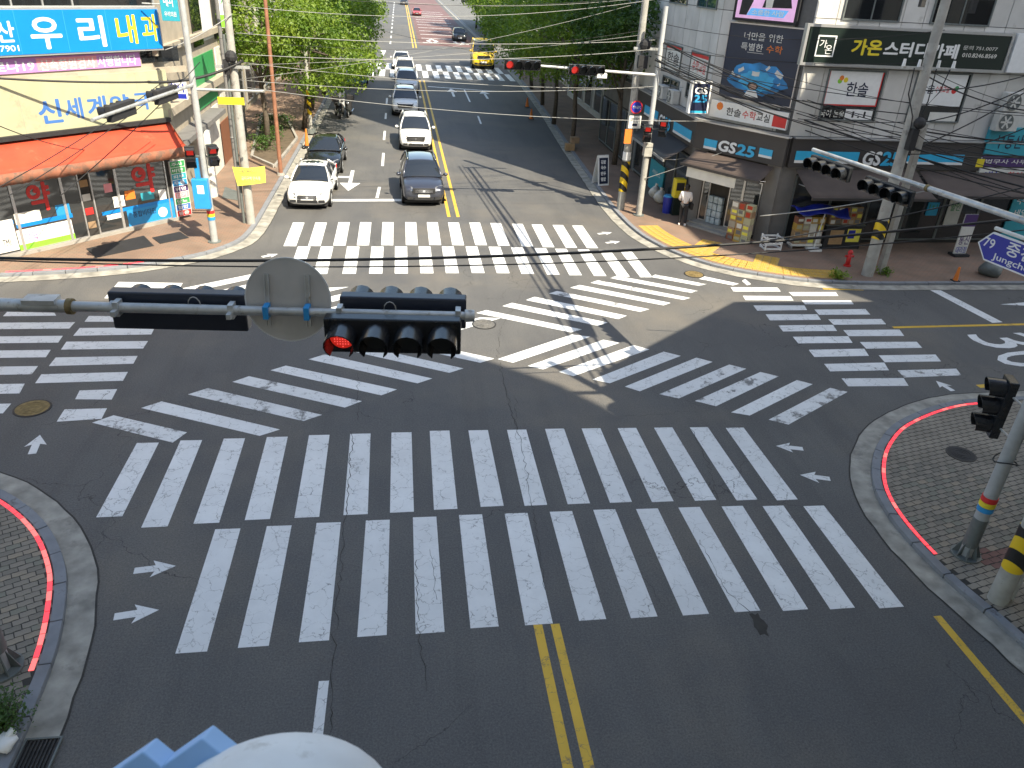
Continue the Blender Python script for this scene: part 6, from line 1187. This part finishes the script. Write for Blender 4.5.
# ------------------------------------------------------------------ person at the store
def person():
    c = at(681.5, 225, WALK_Z); t = thing('person', 'person in white shirt and black trousers standing with the back turned near the store', 'person', tuple(c), local=True); t.rotation_euler = (0, 0, math.radians(160)); t.scale = (1.0,)*3
    V_ = [(0,0,.97),(0,.01,1.15),(0,.02,1.36),(0,.01,1.47),(0,-.01,1.53),                 # pelvis, waist, chest, neck base, neck
          (.19,.02,1.41),(.25,.0,1.14),(.17,-.17,1.05),(.11,-.25,1.10),                    # right arm, forearm bent forward
          (-.19,.02,1.41),(-.25,.01,1.14),(-.18,-.16,1.03),(-.12,-.25,1.09),
          (.095,0,.90),(.105,-.01,.50),(.11,.03,.09),(.115,-.10,.035),
          (-.095,0,.90),(-.11,.01,.50),(-.13,.05,.09),(-.135,-.08,.035), (0,-.01,1.60)]
    E_ = [(0,1),(1,2),(2,3),(3,4),(2,5),(5,6),(6,7),(7,8),(2,9),(9,10),(10,11),(11,12),(0,13),(13,14),(14,15),(15,16),(0,17),(17,18),(18,19),(19,20),(4,21)]
    R_ = [(.15,.11),(.135,.10),(.16,.11),(.075,.07),(.055,.055),(.062,.062),(.048,.048),(.036,.036),(.03,.035),(.062,.062),(.048,.048),(.036,.036),(.03,.035),(.092,.092),(.062,.062),(.045,.05),(.042,.035),(.092,.092),(.062,.062),(.045,.05),(.042,.035),(.05,.05)]
    def skinned(name, ids, grow, material, root, rmul=1., parent=t):
        mp = {k: i for i, k in enumerate(ids)}; me = bpy.data.meshes.new(name); me.from_pydata([V_[k] for k in ids], [(mp[a], mp[b]) for a, b in E_ if a in mp and b in mp], []); o = bpy.data.objects.new(name, me); COL.objects.link(o); o.parent = parent
        sk = o.modifiers.new('skin', 'SKIN'); sk.use_smooth_shade = True; o.modifiers.new('sub', 'SUBSURF').render_levels = 2
        for k in ids: me.skin_vertices[0].data[mp[k]].radius = (R_[k][0]*rmul+grow, R_[k][1]*rmul+grow); me.skin_vertices[0].data[mp[k]].use_root = (k == root)
        me.materials.append(G[material]); return o
    skinned('body', list(range(22)), 0, 'skin', 0)
    skinned('shirt', [0,1,2,3,5,6,7,9,10,11], .018, 'shirt', 1); skinned('trousers', [0,13,14,15,17,18,19], .016, 'trousers', 0)
    m = MB().sphere((0,-.015,1.65), .105, 14, 10, 1.22); hd = obj('head', m, 'skin', t, smooth=True); m = MB().sphere((0,.012,1.672), .112, 14, 10, 1.2, True); m.sphere((0,.03,1.62), .10, 12, 8, 1.1); obj('hair', m, 'hair', t, smooth=True)
    obj('nose', MB().sphere((0,-.125,1.64),.018,6,4), 'skin', hd)
    for s in (1, -1):
        obj('ear', MB().sphere((s*.105,0,1.645),.025,6,4), 'skin', hd); obj('eye', MB().sphere((s*.04,-.112,1.665),.012,6,4), 'matte', hd)
        hp = V_[8] if s > 0 else V_[12]
        for k in range(4): obj('finger', MB().tube([(hp[0]-s*.012+s*.009*(k-1.5)*2*.5,hp[1]-.02,hp[2]+.004),(hp[0]-s*.012+s*.018*(k-1.5),hp[1]-.065,hp[2]+.0),(hp[0]-s*.03+s*.014*(k-1.5),hp[1]-.085,hp[2]-.02)], [.010,.009,.007], 6), 'skin', t, smooth=True)
        obj('thumb', MB().tube([(hp[0]-s*.02,hp[1],hp[2]+.01),(hp[0]-s*.05,hp[1]-.03,hp[2]+.025),(hp[0]-s*.055,hp[1]-.055,hp[2]+.02)], [.012,.010,.008], 6), 'skin', t, smooth=True)
        f = V_[16] if s > 0 else V_[20]; obj('shoe', loft([[(f[0]-w_,f[1]+y,.0),(f[0]+w_,f[1]+y,.0),(f[0]+w_*.8,f[1]+y,z),(f[0]-w_*.8,f[1]+y,z)] for y, w_, z in ((-.09,.03,.04),(-.05,.048,.06),(.06,.045,.085),(.15,.042,.09),(.185,.03,.06))]), 'white', t, smooth=True)
    obj('mouth', MB().box(-.025,.025,-.116,-.108,1.598,1.603), 'red', hd)
    bg_ = thing('handbag', 'dark bag held at the side of the person in white', 'bag', (c.x+.28, c.y-.02, c.z+.75)); obj('bag', MB().box(c.x+.22,c.x+.34,c.y-.18,c.y+.14,c.z+.72,c.z+1.0), 'matte', bg_, bevel=.03); obj('strap', MB().tube([(c.x+.28,c.y-.12,c.z+.99),(c.x+.22,c.y-.02,c.z+1.4),(c.x+.28,c.y+.08,c.z+.99)], .01), 'matte', bg_)
person()

# ------------------------------------------------------------------ goods and street furniture by the store
BOXC = ['card','card','wood','offwhite','beige','tact','card','awnv','cream']
def goods(F, a0, a1, d0, cols, rows, h, label, group, z=WALK_Z, dp=.3, name='goods_box', cat='box'):
    w_ = (a1-a0)/cols
    for i in range(cols):
        for j in range(rows):
            off = random.uniform(-.02,.02); t = thing(name, label, cat, tuple(F.w(a0+w_*(i+.5), z+h*j, d0+dp/2)), group)
            OW = ('first','second','third','fourth','fifth','sixth'); t['label'] = label+', '+OW[j]+' row up, '+OW[i]+' from left'
            cn = random.choice(BOXC); obj('carton', F.B(a0+w_*i+.01, a0+w_*(i+1)-.01, z+h*j+.001, z+h*(j+1)-.004, d0+off, d0+dp+off), cn, t, bevel=.008)
            obj('label_patch', F.B(a0+w_*i+w_*random.uniform(.06,.3), a0+w_*(i+1)-w_*random.uniform(.06,.3), z+h*j+h*random.uniform(.1,.4), z+h*(j+1)-h*random.uniform(.1,.3), d0+dp+off, d0+dp+off+.004), random.choice(('offwhite','awn','cream','greywall','beige','lemon')), t)
goods(Fc, 2.75, 3.75, .75, 3, 6, .27, 'carton right of the store entrance', 'cartons stacked beside the store entrance')
goods(Fs, .75, 2.0, .5, 4, 4, .28, 'package under the blue cover', 'packages under the blue cover', WALK_Z+.2, .3)
goods(Fs, 2.2, 3.6, .45, 5, 3, .24, 'package right of the blue cover', 'packages right of the blue cover', WALK_Z+1.0, .28)
t = thing('display_shelf', 'dark display counter before the store window under the long awning', 'counter', tuple(Fs.w(2.9, WALK_Z, .5))); obj('counter', Fs.B(2.1, 3.75, WALK_Z, WALK_Z+.98, .4, .85), 'matte', t, bevel=.02); obj('top', Fs.B(2.05, 3.8, WALK_Z+.981, WALK_Z+1.0, .38, .88), 'dkgrey', t)
obj('food_poster', Fs.B(2.3, 2.9, WALK_Z+.2, WALK_Z+.8, .85, .858), 'card', t); obj('yellow_poster', Fs.B(3.05, 3.65, WALK_Z+.3, WALK_Z+.85, .85, .858), 'lemon', t); obj('blue_print', Fs.B(3.1, 3.4, WALK_Z+.45, WALK_Z+.8, .858, .862), 'signblue', t)
t = thing('shelf_base', 'low pale shelf base carrying packages near the corner column', 'shelf', tuple(Fs.w(1.4, WALK_Z, .5))); obj('deck', Fs.B(.7, 2.05, WALK_Z+.12, WALK_Z+.199, .45, .85), 'offwhite', t); obj('leg', Fs.B(.75, .8, WALK_Z, WALK_Z+.12, .5, .8), 'alu', t); obj('leg', Fs.B(1.95, 2.0, WALK_Z, WALK_Z+.12, .5, .8), 'alu', t)
t = thing('blue_cover', 'dark blue folded parasol cover over the shelf of packages', 'cover', tuple(Fs.w(1.7, 1.5, .6))); vs = []
for i in range(13):
    for j in range(5): u, v = i/12, j/4; vs.append(Fs.w(.55+2.3*u, 1.85-.28*abs(v-.35)-.08*math.sin(u*9)-.18*u*(v > .5), .35+.75*v+.05*math.sin(u*14)))
obj('sheet', MB().add(vs, [(i*5+j,(i+1)*5+j,(i+1)*5+j+1,i*5+j+1) for i in range(12) for j in range(4)]), 'signblue', t, smooth=True).modifiers.new('t','SOLIDIFY').thickness = .02; obj('post', MB().cyl(Fs.w(1.65,WALK_Z,.95), Fs.w(1.9,1.75,.8), .025), 'white', t)
obj('foot', MB().box(*(lambda p: (p.x-.25,p.x+.25,p.y-.25,p.y+.25,WALK_Z,WALK_Z+.08))(Fs.w(1.65,0,.95))), 'white', t)
t = thing('plastic_crate', 'white plastic crate stand by the corner column of the store', 'crate', tuple(Fc.w(3.7, WALK_Z, .5))); q = Fs.w(-.15, 0, .75); m = MB()
for z in (.12,.34,.54): obj('slat_ring', MB().box(q.x-.36,q.x+.36,q.y-.26,q.y-.23,z,z+.07).box(q.x-.36,q.x+.36,q.y+.23,q.y+.26,z,z+.07).box(q.x-.36,q.x-.33,q.y-.23,q.y+.23,z,z+.07).box(q.x+.33,q.x+.36,q.y-.23,q.y+.23,z,z+.07), 'white', t)
for dx, dy in ((-.33,-.24),(.33,-.24),(-.33,.24),(.33,.24)): obj('leg', MB().box(q.x+dx-.025,q.x+dx+.025,q.y+dy-.028,q.y+dy+.028,WALK_Z,.66), 'white', t)
# vending machine, bin and bags along the shaded store side
t = thing('yellow_box', 'yellow parcel box standing by the store pillar behind the person', 'box', (12.5, 33.1, 0)); q = V(12.35,33.25,0); obj('case', MB().box(q.x-.25,q.x+.25,q.y-.2,q.y+.2,.9,1.75), 'yellow', t, bevel=.05); obj('window', MB().box(q.x-.18,q.x+.18,q.y-.206,q.y-.2,1.25,1.6), 'dark', t); obj('stand', MB().box(q.x-.2,q.x+.2,q.y-.15,q.y+.15,WALK_Z,.9), 'dkgreen', t)
t = thing('blue_bin', 'blue rubbish bin beside the person in white', 'bin', (12.0, 33.9, 0)); q = V(12.05,33.55,0); obj('bin', MB().cyl((q.x,q.y,WALK_Z),(q.x,q.y,.85),.2,.24,14), 'signblue', t, smooth='auto'); obj('lid', MB().cyl((q.x,q.y,.851),(q.x,q.y,.92),.25,.2,14), 'bluebox', t)
for k, lb in ((0,'white sack leaning on the shaded store wall'),(1,'second white sack behind the first')):
    q = V(12.2, 35.2+.8*k, 0); t = thing('white_sack', lb, 'sack', (q.x,q.y,WALK_Z), 'sacks along the store wall'); m = MB().sphere((q.x,q.y,WALK_Z+.30),.29,12,8,1.1); m.v = [(x+.04*math.sin(9*z+7*y), y+.04*math.sin(8*x+5*z), max(z,WALK_Z)) for x, y, z in m.v]; obj('sack', m, 'offwhite', t, smooth=True); obj('knot', MB().cyl((q.x,q.y,WALK_Z+.58),(q.x+.05,q.y,WALK_Z+.72),.05,.09,8), 'offwhite', t)
obj_f = Face((12.7, 36.8), (0,-1)); t = sign_px('teal_poster', 'pale teal poster wall on the shaded side of the store', obj_f, [(650,160),(665,165),(660,200),(648,190)], 'teal', .12, .05, 'poster', [('서비스', .2, .8, .6, .75, 'white')])
# A-board
q = at(600, 184, WALK_Z); t = thing('sandwich_board', 'white and navy sandwich board on the right pavement', 'sign', tuple(q)); yaw_ = math.radians(18); ca, sa = math.cos(yaw_), math.sin(yaw_)
for s in (-1, 1):
    R2 = lambda x, y, z: V(q.x+ca*x-sa*y, q.y+sa*x+ca*y, WALK_Z+z); bd = obj('board', MB().hexa([R2(-.32,s*.32-.01,0),R2(.32,s*.32-.01,0),R2(.32,s*.32+.01,0),R2(-.32,s*.32+.01,0),R2(-.32,s*.03-.01,1.45),R2(.32,s*.03-.01,1.45),R2(.32,s*.03+.01,1.45),R2(-.32,s*.03+.01,1.45)]), 'white', t)
    if s < 0:
        fp = lambda x, u, o: R2(x, -(.32-.29*u)-.012-o, 1.45*u); obj('print', MB().quad(fp(-.24,.06,0), fp(.27,.06,0), fp(.27,.92,0), fp(-.24,.92,0)), 'navyb', bd)
        for k, tx in enumerate(('김밥','국수','만두','덮밥')):
            vs, fs = glyphs(tx, .05); x0, x1 = min(v.x for v in vs), max(v.x for v in vs); y0, y1 = min(v.y for v in vs), max(v.y for v in vs); m = MB(); m.add([fp(-.15+.3*(v.x-x0)/(x1-x0), .72-.19*k+.13*(v.y-y0)/(y1-y0), .004) for v in vs], fs); obj('lettering', m, 'white', bd)
obj('hinge', MB().cyl(q+V(-.33*ca,-.33*sa,1.46), q+V(.33*ca,.33*sa,1.46), .02), 'galv', t)
q = at(571, 149, WALK_Z); t = thing('planter_box', 'small wooden crates at the foot of a dark tree trunk', 'crate', tuple(q)); obj('crate', MB().box(q.x-.45,q.x+.1,q.y-.55,q.y-.15,WALK_Z,WALK_Z+.4), 'card', t, bevel=.01); obj('crate', MB().box(q.x-.1,q.x+.4,q.y-.35,q.y+.1,WALK_Z+.401,WALK_Z+.75), 'wood', t, bevel=.01)
def cone(label, q, h=.7, group='orange cones', r=.14):
    t = thing('traffic_cone', label, 'cone', tuple(q), group); obj('base', MB().box(q.x-r*1.4,q.x+r*1.4,q.y-r*1.4,q.y+r*1.4,q.z,q.z+.04), 'matte', t); obj('cone', MB().cyl(q+V(0,0,.04), q+V(0,0,h), r, .04, 14), 'orange', t, smooth='auto'); obj('stripe', MB().cyl(q+V(0,0,h*.55), q+V(0,0,h*.72), r*.62, r*.48, 14), 'white', t, smooth='auto')
cone('orange cone on the right kerb in the tree shade', at(531,119,WALK_Z)); cone('second orange cone further along the right kerb', at(527,107,WALK_Z)); cone('orange post cone beside the black parked car', at(307,146,WALK_Z), .95, 'orange cones', .12)
cone('small red and white cone on the right kerb before the shops', at(955,281,.1), .55, 'orange cones', .09)
q = at(847, 266, WALK_Z); t = thing('fire_hydrant', 'red fire hydrant left of the twin utility poles', 'hydrant', tuple(q)); obj('barrel', MB().cyl(q, q+V(0,0,.55), .09, .08, 14).sphere(q+V(0,0,.55), .10, 12, 6), 'red', t, smooth=True); obj('nozzle', MB().cyl(q+V(-.17,0,.4), q+V(.17,0,.4), .045, .045, 10), 'red', t); obj('foot', MB().cyl(q, q+V(0,0,.05), .14, .14, 12), 'red', t)
q = at(989, 275, WALK_Z); t = thing('rubbish_sack', 'dark heap of bound rubbish sacks on the right kerb', 'sack', tuple(q)); m = MB().sphere(q+V(0,0,.28), .42, 12, 8, .9); m.v = [(x+.06*math.sin(7*z+5*y), y+.06*math.sin(8*x+5*z), max(z,WALK_Z)) for x, y, z in m.v]; obj('sack', m, 'dkgrey', t, smooth=True); obj('tie', MB().cyl(q+V(0,0,.6), q+V(.05,0,.75), .06, .1, 8), 'matte', t)
for q, lb in ((at(225,140,WALK_Z), 'bicycle leaning near the brown door on the left pavement'),):
    pass
# ------------------------------------------------------------------ trees and plants
def tree(label, x, y, h, r, leaf='leaf_light', seed=0, clumps=150, lv=60, ls=.18, group='street trees', lean=(0,0), low=.42, zc=None):
    rnd = random.Random(seed); t = thing('street_tree', label, 'tree', (x, y, WALK_Z), group); c = V(x+lean[0], y+lean[1], zc or h*.66)
    m = MB(); top = V(x+lean[0]*.7, y+lean[1]*.7, h*.62); b = V(x, y, WALK_Z)
    m.tube([b, b.lerp(top,.3)+V(.06,.03,0), b.lerp(top,.65)+V(-.05,.05,0), top], [.17,.14,.12,.08], 8); tr = obj('trunk', m, 'bark', t, smooth=True)
    cl = []
    for k in range(clumps):
        while True:
            d = V(rnd.uniform(-1,1), rnd.uniform(-1,1), rnd.uniform(-1,1))
            if .12 < d.length < 1: break
        d = d.normalized()*(d.length**.45); cl.append(c+V(d.x*r, d.y*r, d.z*r*low*1.6 if d.z > 0 else d.z*r*low*1.25)+V(rnd.gauss(0,.15), rnd.gauss(0,.15), rnd.gauss(0,.12)))
    for k in range(9):
        e = cl[rnd.randrange(len(cl))]; s0 = b.lerp(top, rnd.uniform(.55,1)); obj('limb', MB().tube([s0, s0.lerp(e,.5)+V(0,0,.25), e], [.065,.045,.015], 6), 'bark', t, smooth=True)
    vs = []; fs = []
    for cc in cl:
        cr = rnd.uniform(.38,.78)*r/3.2
        for k in range(lv):
            d = V(rnd.gauss(0,1), rnd.gauss(0,1), rnd.gauss(0,.75)); d = d.normalized()*cr*rnd.random()**.4; p = cc+d
            n = (d.normalized()*.6+V(rnd.gauss(0,.5), rnd.gauss(0,.5), rnd.gauss(.5,.5))).normalized(); a = n.cross(V(rnd.gauss(0,1),rnd.gauss(0,1),rnd.gauss(0,1))); 
            if a.length < 1e-3: continue
            a.normalize(); bb = n.cross(a); L_ = ls*rnd.uniform(.7,1.4); i0 = len(vs)
            vs += [p-a*L_*.5, p+bb*L_*.34+n*L_*.08, p+a*L_*.5-n*L_*.1, p-bb*L_*.34+n*L_*.08]; fs.append((i0,i0+1,i0+2,i0+3))
    me = bpy.data.meshes.new('crown'); me.from_pydata([tuple(v-V(x,y,WALK_Z)) for v in vs], [], fs); me.materials.append(G[leaf]); o = bpy.data.objects.new('crown', me); COL.objects.link(o); o.parent = t
    return t
tree('left tree behind the pale utility pole', -7.4, 45.5, 8.2, 3.0, seed=1, zc=6.2); tree('left tree over the motorcycles', -6.0, 51.0, 8.4, 3.6, seed=2, lean=(1.0,0), zc=4.3); tree('left tree third along the road', -6.2, 58, 8.6, 3.6, seed=3, lean=(.8,0), zc=5.0)
tree('left tree fourth along the road', -6.0, 65.5, 9, 3.7, seed=4, lean=(.9,0), zc=5.6); tree('left tree fifth along the road', -6.2, 74, 9, 3.7, seed=5, lean=(1.0,0), ls=.2, zc=6.2); tree('left tree beside the far side street', -6.4, 82, 9, 3.6, seed=6, lean=(.4,0), ls=.22, zc=6)
tree('first left tree beyond the far side street', -7.5, 113, 9, 4, seed=7, ls=.28, clumps=80); tree('second left tree beyond the far side street', -7.5, 126, 9, 4.2, seed=8, ls=.3, clumps=80); tree('third left tree beyond the far side street', -7.8, 142, 10, 4.6, seed=9, ls=.34, clumps=80)
tree('right tree with crates at its foot', 10.35, 47.4, 9, 4.0, 'leaf_light', 11, zc=6.2); tree('right tree second along the kerb', 10.7, 55.5, 9.2, 4.2, 'leaf_light', 12, zc=5.6); tree('right tree third along the kerb', 11.3, 64, 9.4, 4.3, 'leaf_light', 13, lean=(-.7,0), zc=5.4); tree('right tree fourth along the kerb behind the minibus', 11.8, 73, 9.4, 4.4, 'leaf_light', 14, lean=(-1.2,0), ls=.2, zc=6.6)
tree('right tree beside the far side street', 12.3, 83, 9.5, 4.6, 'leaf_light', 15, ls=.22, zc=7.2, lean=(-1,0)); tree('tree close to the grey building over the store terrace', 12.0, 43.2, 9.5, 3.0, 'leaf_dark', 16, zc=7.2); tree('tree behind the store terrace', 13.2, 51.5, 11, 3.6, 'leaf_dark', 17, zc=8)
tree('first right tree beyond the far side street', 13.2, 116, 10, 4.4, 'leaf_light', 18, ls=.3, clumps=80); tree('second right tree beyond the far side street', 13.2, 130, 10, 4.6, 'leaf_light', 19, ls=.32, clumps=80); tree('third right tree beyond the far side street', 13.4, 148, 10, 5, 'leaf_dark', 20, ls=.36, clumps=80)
def shrub(label, q, r, h, n, ls, leaf='leaf_dark', seed=0, group=None, name='shrub'):
    rnd = random.Random(seed); t = thing(name, label, 'plant', tuple(q), group); vs = []; fs = []; st_ = MB()
    for k in range(max(4, n//90)): e = q+V(rnd.gauss(0,r*.4), rnd.gauss(0,r*.4), h*rnd.uniform(.5,.9)); st_.tube([q+V(rnd.gauss(0,.03),rnd.gauss(0,.03),0), q.lerp(e,.5)+V(0,0,.03), e], [.012,.009,.004], 5)
    obj('stem', st_, 'bark', t)
    for k in range(n):
        p = q+V(rnd.gauss(0,r*.42), rnd.gauss(0,r*.42), h*rnd.random()**.7); n_ = V(rnd.gauss(0,.6), rnd.gauss(0,.6), 1).normalized(); a = n_.cross(V(rnd.gauss(0,1),rnd.gauss(0,1),.2)).normalized(); b = n_.cross(a); L_ = ls*rnd.uniform(.6,1.4); i0 = len(vs)
        vs += [p-a*L_*.5, p+b*L_*.22, p+a*L_*.5, p-b*L_*.22]; fs.append((i0,i0+1,i0+2,i0+3))
    me = bpy.data.meshes.new('leaves'); me.from_pydata([tuple(v-q) for v in vs], [], fs); me.materials.append(G[leaf]); o = bpy.data.objects.new('leaves', me); COL.objects.link(o); o.parent = t
shrub('low green shrub at the bottom left corner', at(4,728,WALK_Z), .36, .5, 1500, .055, 'leaf_dark', 3); shrub('weeds at the foot of the fire hydrant', at(838,278,WALK_Z), .35, .28, 260, .12, 'leaf_light', 4, 'weeds along the right kerb', 'weeds'); shrub('weeds at the foot of the twin utility poles', at(884,274,WALK_Z), .35, .25, 220, .12, 'leaf_light', 5, 'weeds along the right kerb', 'weeds')
q = at(6,748,WALK_Z); t = thing('pale_bag', 'crumpled pale plastic bag under the shrub at the bottom left', 'bag', tuple(q)); m = MB().sphere(q+V(0,0,.1), .16, 12, 8, .6); m.v = [(x+.03*math.sin(23*z+17*y), y+.03*math.sin(21*x+9*z), max(z,WALK_Z)) for x, y, z in m.v]; obj('bag', m, 'white', t, smooth=True); obj('neck', MB().cyl(q+V(0,0,.15), q+V(.1,.12,.2), .03, .06, 8), 'white', t)
# planting bed and low fence on the left pavement
t = thing('planting_bed', 'shaded planting bed with low kerb behind the rusty post', 'planting bed', (-8, 50, 0)); bl_ = [at(x, y, WALK_Z) for x, y in ((252,158),(275,168),(297,140),(286,118),(262,115))]; obj('soil', MB().prism([(p.x,p.y) for p in bl_], WALK_Z, WALK_Z+.06), 'soil', t); 
for i in range(len(bl_)): a, b = bl_[i], bl_[(i+1) % len(bl_)]; d = (b-a).normalized(); n_ = V(-d.y,d.x,0)*.07; obj('border_stone', MB().prism([tuple((a-n_+d*.08).xy), tuple((b-n_-d*.08).xy), tuple((b+n_-d*.08).xy), tuple((a+n_+d*.08).xy)], WALK_Z, WALK_Z+.16), 'conc', t, bevel=.01)
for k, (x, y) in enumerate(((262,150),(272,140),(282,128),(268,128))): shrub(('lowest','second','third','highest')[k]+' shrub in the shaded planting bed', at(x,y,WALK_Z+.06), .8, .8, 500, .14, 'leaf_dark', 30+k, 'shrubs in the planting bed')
q = at(311, 133, WALK_Z); t = thing('warning_pole', 'short pole with yellow and black wrap under the left tree', 'pole', tuple(q)); obj('shaft', MB().cyl(q, q+V(0,0,5), .12, .1, 12), 'pole', t, smooth='auto'); band(t, q, .13, 1.2, 2.6, 'hazard', 'hazard_wrap'); obj('foot', MB().cyl(q, q+V(0,0,.25), .3, .28, 12), 'dkgrey', t)
# ------------------------------------------------------------------ things on the station rail just below the viewer
cc = CPOS+ray(270, 847)*2.3; t = thing('white_dome', 'white rounded cap at the bottom edge close to the viewer', 'lamp', tuple(cc)); up3 = (CU*.9-CF*.45).normalized()
m = MB(); m.sphere((0,0,0), .40, 40, 14, .60, True); q3 = V(0,0,1).rotation_difference(V(-.05,.25,1).normalized()); m.v = [tuple(cc+q3 @ V(*v)) for v in m.v]; obj('cap', m, 'capw', t, smooth=True); mr_ = MB(); mr_.ring((0,0,-.012), (0,0,1), .392, .408, 48, .016); mr_.v = [tuple(cc+q3 @ V(*v)) for v in mr_.v]; obj('cap_seam', mr_, 'alu', t); obj('stem', MB().cyl(cc-V(0,0,.6), cc+V(0,-.2,.1), .06), 'galv', t); obj('bracket', MB().cyl(cc-V(0,0,.55), V(cc.x,-.9,cc.z-.55), .05), 'galv', t)
for px, py, s, lb in ((208,731,.12,'right one of the two pale blue boxes at the bottom edge'), (150,744,.12,'left one of the two pale blue boxes at the bottom edge')):
    c3 = CPOS+ray(px, py)*2.5; t = thing('blue_box', lb, 'box', tuple(c3), 'pale blue boxes at the bottom edge'); e1_ = (CR*.76-CU*.62); e2_ = (CR*-.80-CU*.56); e3_ = e1_.cross(e2_).normalized(); c3 = c3+(e1_+e2_)*s*1.0; obj('case', MB().obox(c3, e1_*s, e2_*s, e3_*.05), mat('pale_blue', (.30, .52, .82), .45, var=.04), t, bevel=.006); obj('bracket', MB().cyl(c3+e3_*(-.05 if e3_.dot(CF) < 0 else .05), V(c3.x,-.9,c3.z-.4), .02), 'galv', t)
bpy.data.objects.remove(_to)
